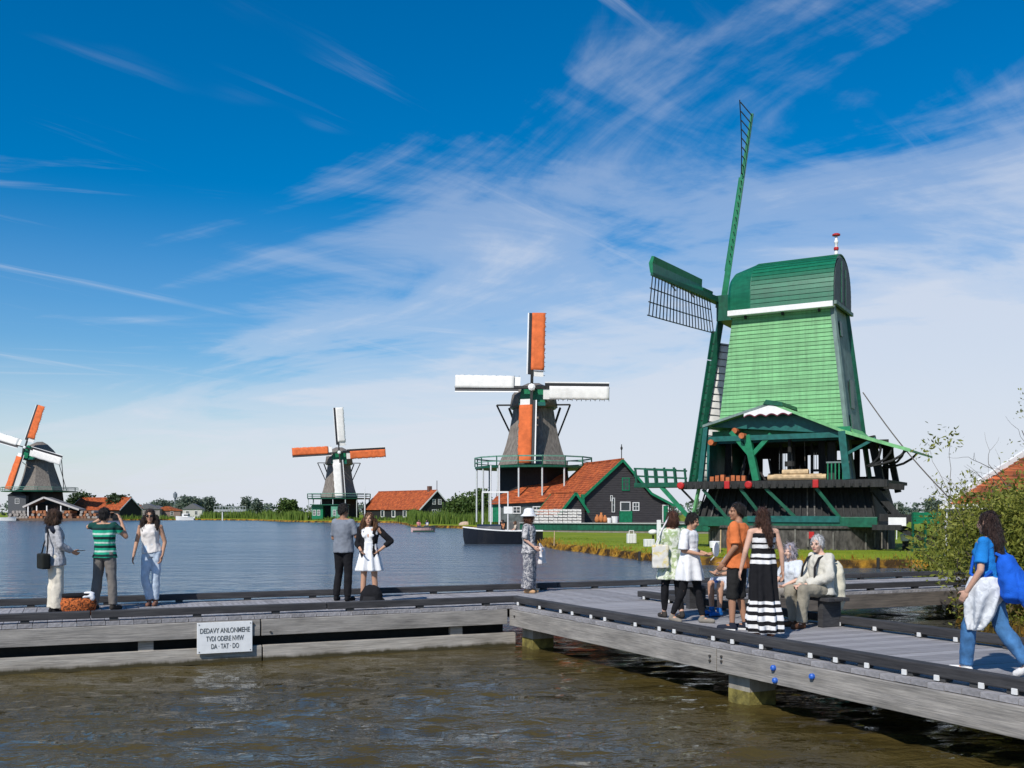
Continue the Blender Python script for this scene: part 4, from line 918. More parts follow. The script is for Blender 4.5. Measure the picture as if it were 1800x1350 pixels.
# ------------------------------------------------------------------ barns
def barn(name, label, loc, yaw, W_, D_, eL, eR, apex, wall, verge, roof=None, kinkR=None, cat='barn', over=0.35, roof_name='roof', pitch=0.24):
    root = thing(name, label, cat, loc, yaw)
    xa, za = apex
    poly = [(0, 0), (W_, 0), (W_, eR)] + ([kinkR] if kinkR else []) + [(xa, za), (0, eL)]
    mb = MB(); lap_wall(mb, poly, pitch, 0.03, 0.0, 0.2); mb.build('gable_wall', wall, root)
    mb = MB(); mb.prism([(x, D_, z) for x, z in poly], (0, -0.2, 0)); mb.build('gable_wall', wall, root)
    MB().box(0, 0.2, 0.2, D_ - 0.2, 0, eL).build('side_wall', wall, root); MB().box(W_ - 0.2, W_, 0.2, D_ - 0.2, 0, eR).build('side_wall', wall, root)
    roof = roof or M_TILE
    # left slope, right slope(s)
    kl = (za - eL) / xa
    mb = MB(); tiled_slope(mb, (-over, -0.3, eL - over * kl), (-over, D_ + 0.3, eL - over * kl), (xa, -0.3, za), (xa, D_ + 0.3, za)); mb.build(roof_name, roof, root)
    if kinkR:
        mb = MB(); tiled_slope(mb, (kinkR[0], -0.3, kinkR[1]), (kinkR[0], D_ + 0.3, kinkR[1]), (xa, -0.3, za), (xa, D_ + 0.3, za))
        k2 = (kinkR[1] - eR) / (W_ - kinkR[0]); tiled_slope(mb, (W_ + over, -0.3, eR - over * k2), (W_ + over, D_ + 0.3, eR - over * k2), (kinkR[0], -0.3, kinkR[1]), (kinkR[0], D_ + 0.3, kinkR[1])); mb.build(roof_name, roof, root)
    else:
        kr = (za - eR) / (W_ - xa)
        mb = MB(); tiled_slope(mb, (W_ + over, -0.3, eR - over * kr), (W_ + over, D_ + 0.3, eR - over * kr), (xa, -0.3, za), (xa, D_ + 0.3, za)); mb.build(roof_name, roof, root)
    MB().beam((xa, -0.32, za + 0.06), (xa, D_ + 0.32, za + 0.06), 0.3, 0.16).build('ridge_tiles', roof, root)
    # verge boards front and back
    for y_ in (-0.36, D_ + 0.33):
        line = [(-over, eL - over * kl), (xa, za)]
        for (p, q) in [((-over, eL - over * kl), (xa, za))] + ([((xa, za), kinkR), (kinkR, (W_ + over, eR - over * (kinkR[1] - eR) / (W_ - kinkR[0])))] if kinkR else [((xa, za), (W_ + over, eR - over * (za - eR) / (W_ - xa)))]):
            MB().beam((p[0], y_, p[1] - 0.05), (q[0], y_, q[1] - 0.05), 0.06, 0.26).build('verge_board', verge, root)
    return root
M_BARN = M('barn_board', (0.040, 0.036, 0.038), 0.8, 0.3, 3, 0.4, 20, (0.5, 0.5, 4))
M_BARN_BLK = M('barn_board_black', (0.012, 0.014, 0.014), 0.8, 0.3, 3, 0.4, 20, (0.5, 0.5, 4))
# --- barn by the middle mill
def build_mid_barn():
    yaw = R(17.5)
    gz = 1.28
    root = barn('tiled_barn', 'dark boarded barn with bright orange tiled roof beside the middle windmill', (PX(1027, 105), 105, gz), yaw, 9.7, 10.2, 2.85, 1.95, (4.15, 6.5), M_BARN, M_GREEN_MD, kinkR=(7.4, 3.05))
    window(root, 4.6, 3.3, 0.85, 1.35, bars=(1, 2), frame=M_GREEN_MD)
    window(root, 4.55, 1.15, 1.15, 1.0, bars=(0, 0)); door(root, 4.6, 0.0, 1.25, 1.1, mat=M_GREEN_MD, frame=M_GREEN_MD); window(root, 5.75, 1.2, 0.75, 0.9)
    window(root, 3.2, 1.05, 0.34, 1.5, bars=(0, 1)); window(root, 3.0, 2.2, 0.25, 0.6, bars=(0, 0)); door(root, 9.15, 0.0, 0.55, 1.75)
    MB().box(-0.42, -0.10, -0.35, -0.1, 0, 2.9).build('corner_pilaster', M_GREEN_MD, root)
    MB().tube([(4.15, 0, 6.5), (4.15, 0, 8.1)], 0.05, 6).build('ridge_spike', M_BLACK_WOOD, root); MB().ell((4.15, 0, 7.7), (0.12, 0.12, 0.2)).build('spike_knob', M_BLACK_WOOD, root)
    # low annex to the left
    an = barn('lean_to_shed', 'low tiled shed with white stacked timber under its eaves, joined to the barn', (PX(985, 103), 103, gz), yaw, 2.6, 6.5, 1.2, 1.55, (1.55, 3.05), M_BARN, M_GREEN_MD, cat='shed')
    return root
barn_mid = build_mid_barn()
def build_mid_extras():
    # long roof joining mill base and barn
    rt = thing('mill_house', 'long low orange roofed house under the gallery of the middle windmill', 'house', (PX(860, 112), 112, 1.28))
    w = PX(1000, 112) - PX(860, 112)
    MB().box(0.3, w - 0.2, 0.4, 5.0, 0, 2.2).build('wall', M('grey_plank', (0.10, 0.115, 0.11), 0.8, 0.3, 2), rt)
    mb = MB(); tiled_slope(mb, (0, 0, 1.9), (w, 0, 2.3), (0.8, 3.0, 2.9), (w, 5.5, 5.6)); mb.build('roof', M_TILE, rt)
    door(rt, 0.75, 0, 0.8, 1.9, y=0.38); window(rt, 3.0, 0.9, 0.9, 0.8, y=0.38); window(rt, 5.2, 0.9, 0.9, 0.8, y=0.38)
    # white frame in front
    fr = thing('landing_frame', 'tall white timber frame standing in front of the middle windmill base', 'frame', (PX(848, 104), 104, 1.1))
    fw = PX(893, 104) - PX(848, 104)
    for x in (0, fw * 0.33, fw * 0.66, fw): MB().tube([(x, 0, -0.6), (x, 0, 3.2 if x in (0, fw) else 6.0)], 0.075, 6).build('post', M_WHITE, fr)
    MB().box(-0.05, fw + 0.05, -0.06, 0.06, 3.2, 3.36).build('cross_bar', M_WHITE, fr)
    sg = thing('small_sign', 'small white square sign on post before the middle windmill', 'sign', (PX(893, 102), 102, 1.1))
    MB().box(-0.42, 0.42, -0.04, 0.0, 1.1, 1.8).build('panel', M_WHITE, sg); MB().tube([(0, 0.05, 0), (0, 0.05, 1.9)], 0.06, 6).build('post', M_WHITE, sg)
    # quay
    q = thing('quay_wall', 'dark green boarded quay wall in front of the barn', 'quay', (0, 92, 0))
    x0, x1 = PX(915, 92), PX(1235, 92)
    q0, q1 = Vector((x0, 4.5)), Vector((x1, -4.0))
    n = 22
    for i in range(n):
        a, b = q0.lerp(q1, i / n), q0.lerp(q1, (i + 0.985) / n)
        MB().beam((a.x, a.y, 1.0), (b.x, b.y, 1.0), 0.12, 0.62).build('green_board', M_GREEN_DK, q); MB().beam((a.x, a.y + 0.12, 0.2), (b.x, b.y + 0.12, 0.2), 0.16, 0.98).build('lower_board', M('grey_quay_board', (0.085, 0.082, 0.065), 0.9, 0.3, 3), q)
    MB().beam((q0.x, q0.y - 0.05, 1.34), (q1.x, q1.y - 0.05, 1.34), 0.35, 0.07).build('coping', M('pale_coping', (0.35, 0.38, 0.36), 0.7), q)
    t = MB(); t.hexa([(q0.x, 92 + q0.y, 0.3), (q1.x, 92 + q1.y, 0.3), (q1.x + 4, 135, 0.3), (PX(862, 118), 135, 0.3), (q0.x, 92 + q0.y, 1.28), (q1.x, 92 + q1.y, 1.28), (q1.x + 4, 135, 1.28), (PX(862, 118), 135, 1.28)])
    setting(t.build('terrace', M('gravel_yard', (0.20, 0.18, 0.15), 0.95, 0.2, 3)))
    # stacked white timber
    st = thing('timber_stack', 'stack of short white painted timbers against the low shed', 'timber', (PX(931, 101), 101, 1.3), R(3))
    rr = random.Random(5); me = MB().box(0, 0.42, 0, 0.5, 0, 0.24).mesh('timber', [M('timber_white', (0.62, 0.60, 0.55), 0.8, 0.35, 4)])
    for i in range(11):
        for j in range(5): link('timber', me, st, (i * 0.47 + rr.uniform(-0.02, 0.02), rr.uniform(-0.05, 0.08), j * 0.28), 0, (1, 1, rr.uniform(0.8, 1)))
    # bits in the yard
    cl = thing('clay_jars', 'cluster of orange clay jars before the dark barn wall', 'jar', (PX(1056, 100), 100, 1.3))
    for i, (x, h) in enumerate(((-0.35, 0.8), (0.05, 1.0), (0.42, 0.75))): MB().lathe([(0.16, 0), (0.26, h * 0.35), (0.2, h * 0.7), (0.09, h * 0.85), (0.12, h)], 10, (x, 0, 0)).build('jar', M('clay', (0.45, 0.16, 0.05), 0.8), cl, smooth=True)
    for i, (px_, s_, lab) in enumerate(((1071, 0.45, 'small white tub beside the orange jars'), (1081, 0.6, 'larger white tub left of the green barn door'))):
        o = MB().lathe([(0.32 * s_ * 1.4, 0), (0.4 * s_ * 1.4, s_), (0.42 * s_ * 1.4, s_ + 0.05)], 12).build('tub', M_WHITE); o.location = (PX(px_, 100), 100, 1.3); tag(o, lab, 'tub')
build_mid_extras()
# --- long barn by the second mill
def build_far_barn():
    root = barn('long_barn', 'long black barn with red tiled roof and white windows by the distant mill', (PX(738, 228), 228, 0.55), R(41), 9.8, 23.0, 2.6, 1.7, (4.6, 6.7), M_BARN_BLK, M_WHITE, pitch=0.4)
    for x, z, w, h in ((3.9, 3.5, 0.9, 1.2), (5.5, 3.5, 0.9, 1.2), (4.0, 0.9, 1.3, 1.5), (5.6, 0.9, 1.3, 1.5), (8.0, 1.0, 0.9, 1.1)): window(root, x, z, w, h)
    # side windows on the long wall (faces -x)
    sd = MB()
    for y_ in (1.2, 5.0, 9.5, 14.0):
        mb = MB(); mb.box(-0.12, -0.02, y_, y_ + 1.4, 0.6, 2.3); o = mb.build('window', M_WHITE, root); MB().box(-0.14, -0.11, y_ + 0.2, y_ + 1.2, 0.8, 2.1).build('pane', M_GLASS, o)
    MB().box(4.2, 5.0, 2.2, 3.0, 6.3, 7.7).build('chimney', M('brown_brick', (0.14, 0.07, 0.05), 0.9), root)
    MB().tube([(4.6, -0.2, 6.7), (4.6, -0.2, 8.9)], 0.08, 6).build('ridge_spike', M_BLACK_WOOD, root)
    fp = thing('flagpole', 'thin white flagpole in front of the long red roof', 'flagpole', (PX(641, 224), 224, 0.5)); MB().tube([(0, 0, 0), (0, 0, 7.4)], [0.12, 0.07], 6).build('pole', M_WHITE, fp)
    gh = thing('green_shed', 'green boarded lean-to shed at the foot of the distant mill', 'shed', (PX(548, 239), 239, 0.55))
    MB().box(0, 2.6, 0, 3, 0, 3.4).build('wall', M_GREEN_MD, gh); MB().box(4.6, 8.2, -0.6, 3, 0, 3.2).build('wall', M('pale_green_board', (0.10, 0.30, 0.20), 0.7), gh); MB().box(-0.3, 8.5, -0.9, 3.3, 3.4, 3.6).build('roof', M_GREEN_DK, gh)
    for x in (0.6, 1.6, 5.4, 6.8): window(gh, x, 1.0, 0.7, 1.3, y=-0.62 if x > 4 else -0.02)
build_far_barn()
# --- sheds under the left mill
def build_left_wharf():
    Y = 288
    b1 = barn('red_roof_barn', 'low barn with red tiled roof right of the leftmost mill', (PX(196, Y), Y + 6, 0.55), R(70), 9, 18, 2.6, 2.6, (4.5, 6.0), M_BARN_BLK, M_WHITE, pitch=0.5)
    sh = thing('wharf_shed', 'open wharf shed with pale gable boards below the leftmost mill', 'shed', (PX(44, Y - 4), Y - 4, 0.5))
    w = 10.5
    for x in (0.8, 3.2, 6.0, w - 0.6): MB().box(x - 0.15, x + 0.15, 0, 0.3, 0, 3.6).build('post', M_WHITE, sh)
    MB().box(0.3, w - 0.3, 4, 4.3, 0, 4).build('back_wall', M_BLACK_WOOD, sh)
    for (xa, za, xb, zb) in ((-0.6, 3.3, w / 2, 6.0), (w / 2, 6.0, w + 4.5, 2.6)):
        MB().hexa([(xa, 0, za - 0.25), (xb, 0, zb - 0.25), (xb, 5, zb - 0.25), (xa, 5, za - 0.25), (xa, 0, za), (xb, 0, zb), (xb, 5, zb), (xa, 5, za)]).build('roof', M('grey_shed_roof', (0.16, 0.15, 0.15), 0.8), sh)
        MB().beam((xa, -0.1, za - 0.1), (xb, -0.1, zb - 0.1), 0.12, 0.5).build('verge_board', M('pale_board', (0.48, 0.45, 0.42), 0.7), sh)
    gs = thing('grey_store', 'grey boarded store with one white window left of the wharf shed', 'shed', (PX(14, Y), Y, 0.5))
    MB().box(0, 5, 0, 5, 0, 6.5).build('wall', M('grey_board', (0.08, 0.085, 0.09), 0.8, 0.3), gs); window(gs, 2.6, 4.2, 1.2, 1.4); MB().prism([(-0.3, -0.2, 6.5), (5.3, -0.2, 6.5), (2.5, -0.2, 8.2)], (0, 5.4, 0)).build('roof', M_BARN_BLK, gs)
    oh = barn('orange_house', 'small house with orange roof at the left edge by the mill', (PX(-6, Y), Y + 8, 0.55), R(-8), 5.0, 8, 3.0, 3.0, (2.5, 5.5), M('buff_wall', (0.35, 0.22, 0.15), 0.8), M_WHITE, cat='house', pitch=0.5)
    # log heaps along the wharf
    rr = random.Random(9)
    cols = [M('log_orange', (0.36, 0.14, 0.06), 0.85, 0.3), M('log_brown', (0.20, 0.10, 0.06), 0.85, 0.3), M('log_grey', (0.30, 0.27, 0.24), 0.85, 0.3)]
    labs = {0: 'pale grey log heap at the wharf under the leftmost mill', 1: 'reddish log heap in the middle of the mill wharf', 2: 'brown log heap below the red roofed barn', 3: 'low orange log heap at the right end of the mill wharf'}
    for hpi, px_ in enumerate((38, 76, 118, 160)):
        hp = thing('log_heap', labs[hpi], 'logs', (PX(px_, 285), 285, 0.45), 0, 'log heaps on the wharf')
        for lay in range(3):
            for i in range(6 - lay):
                me = MB().tube([(i * 0.95 + lay * 0.47 - 2.6 + rr.uniform(-0.2, 0.2), -1.5 - rr.uniform(0, 0.8), 0.4 + lay * 0.75), (i * 0.95 + lay * 0.47 - 2.6 + rr.uniform(-0.3, 0.3), 2.5, 0.4 + lay * 0.75)], 0.42, 8)
                me.build('log', cols[2] if hpi == 0 else rr.choice(cols), hp)
    pf = setting(MB().box(PX(-20, 284), PX(205, 284), 281, 292, -0.3, 0.62).build('wharf', M('wharf_board', (0.14, 0.09, 0.06), 0.9, 0.4)))
build_left_wharf()
# --- house at right behind the bush
def build_right_house():
    Y = 37.0
    root = thing('red_roof_house', 'low green boarded house with mossy red tile roof and white edge behind the bush', 'house', (PX(1676, Y), Y, 0.5), R(-27))
    z_e = ZC + (HOR - 888) / FPX * Y - 0.5     # eave
    W_ = 9.0
    rise = ZC + (HOR - 806) / FPX * Y - 0.5
    run = PX(1806, Y) - PX(1676, Y)
    # hipped roof: the left hip rises to the right
    mb = MB(); n = 16
    for i in range(n):
        a, b = i / n, (i + 1) / n
        # front slope leaning back, clipped by the hip line on the left
        f = lambda t: (Vector((run * t * 1.0 - 0.2, 3.2 * t, z_e + (rise - z_e) * t * 1.22)), Vector((W_, 3.2 * t, z_e + (rise - z_e) * t * 1.22)))
        (p0, p1), (q0, q1) = f(a), f(b)
        up = Vector((0, -0.3, 0.9)).normalized()
        mb.add([p0, p1, q1, q0, p0 + up * 0.06, p1 + up * 0.06, q1 + up * 0.02, q0 + up * 0.02], [(3, 2, 1, 0), (4, 5, 6, 7), (0, 1, 5, 4), (1, 2, 6, 5), (2, 3, 7, 6), (3, 0, 4, 7)])
    mb.build('roof', M_TILE_OLD, root)
    mb = MB(); top = Vector((run - 0.2, 3.2, z_e + (rise - z_e) * 1.22)); mb.add([(-0.2, 0, z_e), tuple(top), (-0.2, 6.4, z_e)], [(0, 1, 2)]); mb.add([(-0.2, 6.4, z_e), tuple(top), (W_, 3.2, top.z), (W_, 6.4, z_e)], [(0, 1, 2, 3)]); mb.build('back_roof', M_TILE_OLD, root)
    MB().beam((-0.3, -0.08, z_e + 0.02), (run - 0.2, 3.15, z_e + (rise - z_e) * 1.22 + 0.06), 0.14, 0.22).build('hip_board', M_WHITE, root)
    MB().box(-0.45, W_, -0.16, -0.05, z_e - 0.14, z_e + 0.04).build('gutter', M('gutter_white', (0.6, 0.58, 0.55), 0.6), root)
    MB().box(0.25, W_, 0.15, 6.2, 0, z_e - 0.02).build('wall', M_GREEN_DK, root)
    MB().tube([(-0.25, 0, -0.1), (-0.25, 0, z_e)], 0.07, 8).build('corner_post', M_WHITE, root)
    window(root, 2.0, 0.8, 0.9, 0.9, y=0.14)
    fence = thing('green_fence', 'low plain green board fence between sawmill and red roofed house', 'fence', (PX(1606, 48), 48, 0.45))
    fw = PX(1672, 48) - PX(1606, 48)
    for i in range(4): MB().box(0, fw, 0.0, 0.05, 1.35 + i * 0.14, 1.475 + i * 0.14).build('board', M_GREEN_MD, fence)
    for i in range(4): MB().box(i * fw / 3 - 0.05, i * fw / 3 + 0.05, 0.05, 0.15, 0, 1.9).build('post', M_GREEN_DK, fence)
build_right_house()

# ------------------------------------------------------------------ people
REM = []      # meshes to be fused into one continuous surface at the end
def fuse(o, voxel, smooth=3, amp=0.0, ns=8.0, strain=(1, 1, 1)): REM.append((o, voxel, smooth, amp, ns, strain)); return o
SKINS = dict(light=(0.56, 0.33, 0.235), tan=(0.47, 0.26, 0.165), brown=(0.34, 0.175, 0.105), pale=(0.62, 0.39, 0.29))
def skin(k): return M('skin_' + k, SKINS[k], 0.55, 0.08, 9, 0.15, 60, spec=0.35)
def cloth(name, col, var=0.12, rough=0.9): return M('cloth_' + name, col, rough, var, 7, 0.35, 90, spec=0.15)
def hairm(name, col): return M('hair_' + name, col, 0.5, 0.45, 14, 0.9, 60, (4, 4, 0.5), spec=0.4)
def band_cloth(name, stops, z0, z1, warp=0.02):
    """cloth with level bands: stops are (fraction of height, colour), constant steps"""
    m = bpy.data.materials.new('cloth_' + name); m.use_nodes = True; nt = m.node_tree; N = nt.nodes; L = nt.links
    b = N['Principled BSDF']; b.inputs['Roughness'].default_value = 0.9; b.inputs['Specular IOR Level'].default_value = 0.15
    tc = N.new('ShaderNodeTexCoord'); sp = N.new('ShaderNodeSeparateXYZ'); L.new(tc.outputs['Object'], sp.inputs[0])
    nz = N.new('ShaderNodeTexNoise'); nz.inputs['Scale'].default_value = 6; L.new(tc.outputs['Object'], nz.inputs['Vector'])
    ma = N.new('ShaderNodeMath'); ma.operation = 'MULTIPLY_ADD'; L.new(nz.outputs['Fac'], ma.inputs[0]); ma.inputs[1].default_value = warp; L.new(sp.outputs[2], ma.inputs[2])
    mr = N.new('ShaderNodeMapRange'); L.new(ma.outputs[0], mr.inputs[0]); mr.inputs[1].default_value = z0; mr.inputs[2].default_value = z1
    rp = N.new('ShaderNodeValToRGB'); rp.color_ramp.interpolation = 'CONSTANT'; e = rp.color_ramp.elements
    while len(e) < len(stops): e.new(0.5)
    for i, (p, c) in enumerate(stops): e[i].position = p; e[i].color = c + (1,)
    L.new(mr.outputs[0], rp.inputs[0]); L.new(rp.outputs[0], b.inputs['Base Color'])
    return m
def floral_cloth(name, c1, c2, scale=22, thr=0.5):
    m = bpy.data.materials.new('cloth_' + name); m.use_nodes = True; nt = m.node_tree; N = nt.nodes; L = nt.links
    b = N['Principled BSDF']; b.inputs['Roughness'].default_value = 0.9; b.inputs['Specular IOR Level'].default_value = 0.15
    tc = N.new('ShaderNodeTexCoord'); nz = N.new('ShaderNodeTexNoise'); nz.inputs['Scale'].default_value = scale; nz.inputs['Detail'].default_value = 3; nz.inputs['Distortion'].default_value = 1.2; L.new(tc.outputs['Object'], nz.inputs['Vector'])
    rp = N.new('ShaderNodeValToRGB'); e = rp.color_ramp.elements; e[0].position = thr - 0.07; e[0].color = c1 + (1,); e[1].position = thr + 0.07; e[1].color = c2 + (1,)
    L.new(nz.outputs['Fac'], rp.inputs[0]); L.new(rp.outputs[0], b.inputs['Base Color'])
    return m

J0 = dict(pel=(0, 0, .95), sp=(0, .005, 1.10), ch=(0, .01, 1.27), nk=(0, .02, 1.435), hd=(0, -.012, 1.585),
          shL=(.168, .012, 1.385), elL=(.215, .03, 1.11), wrL=(.225, -.06, .875), shR=(-.168, .012, 1.385), elR=(-.215, .03, 1.11), wrR=(-.225, -.06, .875),
          hipL=(.085, 0, .92), knL=(.095, -.015, .50), anL=(.095, .02, .085), toL=(.112, -.13, .035), hipR=(-.085, 0, .92), knR=(-.095, -.015, .50), anR=(-.095, .02, .085), toR=(-.112, -.13, .035))
class Fig:
    def __init__(s, label, X, Y, H, heading, pose=None, skin_='light', fem=True, head=(0, 0), z=None, group=None, voxel=0.009, name='person', build=1.0, curl=0.5):
        s.k = H / 1.70; s.J = {k: Vector(v) for k, v in J0.items()}
        if pose: s.J.update({k: Vector(v) for k, v in pose.items()})
        s.J = {k: v * s.k for k, v in s.J.items()}
        s.fem = fem; s.skin = skin(skin_); s.vox = voxel; s.b = build
        s.root = thing(name, label, 'person', (X, Y, DZ if z is None else z), heading, group)
        s.hr = Matrix.Rotation(head[0], 3, 'Z') @ Matrix.Rotation(head[1], 3, 'X')
        s.curl = curl
        s.body()
    # --- primitives
    def cap(s, mb, p, q, r1, r2, n=12):
        p, q = Vector(p), Vector(q); k = s.k
        r1 *= k; r2 *= k
        d = q - p
        if d.length < 1e-5: return
        mb.ell(p, (r1,) * 3, None, n, 8); mb.ell(q, (r2,) * 3, None, n, 8); mb.tube([p, q], [r1, r2], n)
    def frames(s):
        J = s.J; w = (J['shL'] - J['shR']).normalized(); hw = (J['hipL'] - J['hipR']).normalized()
        return w, hw
    def torso_rings(s, infl=0.0, low=None, n=16, top=True):
        """rings along the spine; infl inflates; low = list of (z offset below pelvis, half width, half depth)"""
        J = s.J; k = s.k; w, hw = s.frames(); b = s.b
        if s.fem: prof = [(-.09, .150, .105), (0, .168, .115), ('sp', .128, .098), ('ch', .150, .118), ('uc', .158, .100), ('nb', .085, .06)]
        else: prof = [(-.09, .150, .110), (0, .162, .115), ('sp', .150, .112), ('ch', .172, .122), ('uc', .178, .105), ('nb', .09, .065)]
        rings = []
        up0 = (J['sp'] - J['pel']).normalized()
        if low:
            for dz, hw_, hd_ in sorted(low): rings.append((J['pel'] + Vector((0, 0, dz * k)), up0, hw, hw_, hd_))
        for key, a, d in prof:
            if isinstance(key, (int, float)):
                if low: 
                    if key < 0: continue
                c = J['pel'] + up0 * key * k; up = up0; ax = hw
            elif key == 'sp': c = J['sp']; up = (J['ch'] - J['pel']).normalized(); ax = (w + hw).normalized()
            elif key == 'ch': c = J['ch']; up = (J['nk'] - J['sp']).normalized(); ax = w
            elif key == 'uc': c = J['ch'].lerp(J['nk'], 0.62); up = (J['nk'] - J['ch']).normalized(); ax = w
            else: c = J['nk'] - (J['nk'] - J['ch']).normalized() * .005 * k; up = (J['nk'] - J['ch']).normalized(); ax = w
            rings.append((c, up, ax, a * b, d * b))
        out = []
        for c, up, ax, a, d in rings:
            ax = (ax - up * ax.dot(up)).normalized(); dp = up.cross(ax)
            out.append([c + ax * math.cos(t) * (a + infl) * k + dp * math.sin(t) * (d + infl) * k for t in np.linspace(0, 2 * math.pi, n, endpoint=False)])
        return out
    def hand(s, mb, side):
        J = s.J; k = s.k; el, wr = J['el' + side], J['wr' + side]; d = (wr - el).normalized()
        fwd = Vector((0, -1, 0)); th = fwd - d * fwd.dot(d)
        if th.length < 0.25: th = Vector((-1 if side == 'L' else 1, 0, 0.6)); th = th - d * th.dot(d)
        th.normalize(); nr = d.cross(th).normalized()
        inward = Vector((-1 if side == 'L' else 1, 0, -0.3))
        if nr.dot(inward) < 0: nr = -nr
        rot = Matrix((th, nr, d)).transposed()
        mb.ell(wr + d * .048 * k, (.040 * k, .018 * k, .056 * k), rot, 12, 8)
        c = s.curl
        for i, (o, l) in enumerate(((.028, .070), (.010, .078), (-.009, .072), (-.027, .056))):
            a = wr + d * .085 * k + th * o * k; m = a + (d * math.cos(c * .6) + nr * math.sin(c * .6)) * l * .55 * k; e = m + (d * math.cos(c * 1.6) + nr * math.sin(c * 1.6)) * l * .5 * k
            s.cap(mb, a, m, .0095, .009, 8); s.cap(mb, m, e, .009, .008, 8)
        a = wr + d * .03 * k + th * .030 * k; m = a + (d * .65 + th * .7 + nr * .15).normalized() * .042 * k; e = m + (d * .9 + th * .25 + nr * .3).normalized() * .032 * k
        s.cap(mb, a, m, .013, .011, 8); s.cap(mb, m, e, .011, .009, 8)
    def H(s, p): return s.J['hd'] + s.hr @ (Vector(p) * s.k)
    def hell(s, mb, c, r, nu=14, nv=10): mb.ell(s.H(c), tuple(x * s.k for x in r), s.hr, nu, nv)
    def body(s):
        mb = MB(); J = s.J
        mb.loft(s.torso_rings(0.0))
        for S_ in 'LR':
            s.cap(mb, J['sh' + S_], J['el' + S_], .046 if s.fem else .053, .036 if s.fem else .041); s.cap(mb, J['el' + S_], J['wr' + S_], .036 if s.fem else .041, .025 if s.fem else .028)
            s.cap(mb, J['nk'] - (J['nk'] - J['ch']) * .15, J['sh' + S_], .05, .05)
            s.cap(mb, J['hip' + S_], J['kn' + S_], .083 if s.fem else .085, .054); 
            calf = J['kn' + S_].lerp(J['an' + S_], .3); s.cap(mb, J['kn' + S_], calf, .053, .053); s.cap(mb, calf, J['an' + S_], .053, .034)
            s.cap(mb, J['an' + S_] - Vector((0, 0, .03 * s.k)), J['to' + S_], .036, .026)
            s.hand(mb, S_)
        s.cap(mb, J['nk'] - Vector((0, 0, .02)), s.H((0, .02, -.06)), .056 if not s.fem else .050, .052 if not s.fem else .046)
        s.hell(mb, (0, .012, .022), (.074, .092, .090)); s.hell(mb, (0, -.030, -.043), (.057, .060, .074)); s.hell(mb, (0, -.062, -.097), (.027, .024, .021))
        s.hell(mb, (0, -.097, -.022), (.012, .020, .026), 8, 6); s.hell(mb, (0, -.076, .014), (.05, .018, .013), 10, 6)
        for sg in (-1, 1): s.hell(mb, (sg * .075, .012, -.012), (.011, .020, .031), 8, 6); s.hell(mb, (sg * .035, -.068, -.035), (.022, .022, .02), 8, 6)
        s.bodyo = fuse(mb.build('body', s.skin, s.root, smooth=True, fix=False), s.vox, 2)
    def face(s, lips=(0.36, 0.12, 0.10), glasses=False):
        for sg in (-1, 1):
            mb = MB(); s.hell(mb, (sg * .031, -.086, -.004), (.010, .005, .0055), 8, 6); mb.build('eye', M('eye_dark', (0.02, 0.015, 0.012), 0.3), s.root, smooth=True)
            mb = MB(); s.hell(mb, (sg * .032, -.092, .020), (.017, .004, .0035), 8, 5); mb.build('eyebrow', M('brow', (0.03, 0.02, 0.015), 0.8), s.root)
        mb = MB(); s.hell(mb, (0, -.089, -.066), (.023, .008, .007), 10, 6); mb.build('mouth', M('lips_%d' % int(lips[0] * 100), lips, 0.5), s.root, smooth=True)
        if glasses:
            mb = MB()
            for sg in (-1, 1): s.hell(mb, (sg * .034, -.098, -.004), (.027, .006, .021), 10, 6)
            mb.tube([s.H((-.07, -.06, .002)), s.H((-.06, -.096, .004)), s.H((.06, -.096, .004)), s.H((.07, -.06, .002))], .004 * s.k, 6)
            mb.build('sunglasses', M('dark_lens', (0.012, 0.010, 0.010), 0.15), s.root, smooth=True)
    def shirt(s, mat, sleeve=.55, infl=.014, low=None, name='shirt', vox=.013, amp=.012, straps=False, sl_infl=.014):
        mb = MB(); J = s.J
        rings = s.torso_rings(infl, low)
        if straps: rings = rings[:-1]
        mb.loft(rings)
        if s.fem:
            w, _ = s.frames(); up = (J['nk'] - J['sp']).normalized(); f = up.cross(w)
            f = f if f.dot(Vector((0, -1, 0))) > 0 else -f
            for sg in (-1, 1): mb.ell(J['ch'] + w * sg * .062 * s.k + f * .085 * s.k, (.062 * s.k, .055 * s.k, .06 * s.k))
        if not straps:
            for S_ in 'LR': s.cap(mb, J['nk'] - (J['nk'] - J['ch']).normalized() * .06 * s.k, (J['sh' + S_] if sleeve > 0 else J['nk'].lerp(J['sh' + S_], .72) - Vector((0, 0, .02))), .048 + infl * .6, (.049 if sleeve > 0 else .036) + infl * .6)
        if sleeve > 0:
            for S_ in 'LR':
                a, e, w_ = J['sh' + S_], J['el' + S_], J['wr' + S_]
                r0, r1, r2 = (.050, .040, .031) if s.fem else (.057, .046, .034)
                if sleeve <= 1: q = a.lerp(e, sleeve); d = (q - a); mb.ell(a, ((r0 + sl_infl * .3) * s.k,) * 3); mb.tube([a, q], [(r0 + sl_infl * .3) * s.k, (r0 + (r1 - r0) * sleeve + sl_infl + .006) * s.k], 12)
                else:
                    s.cap(mb, a, e, r0 + sl_infl * .35, r1 + sl_infl); q = e.lerp(w_, sleeve - 1); mb.tube([e, q], [(r1 + sl_infl) * s.k, (r2 + sl_infl) * s.k], 12)
        o = fuse(mb.build(name, mat, s.root, smooth=True, fix=False), vox, 4, amp, 9, (1, 1, .5)); return o
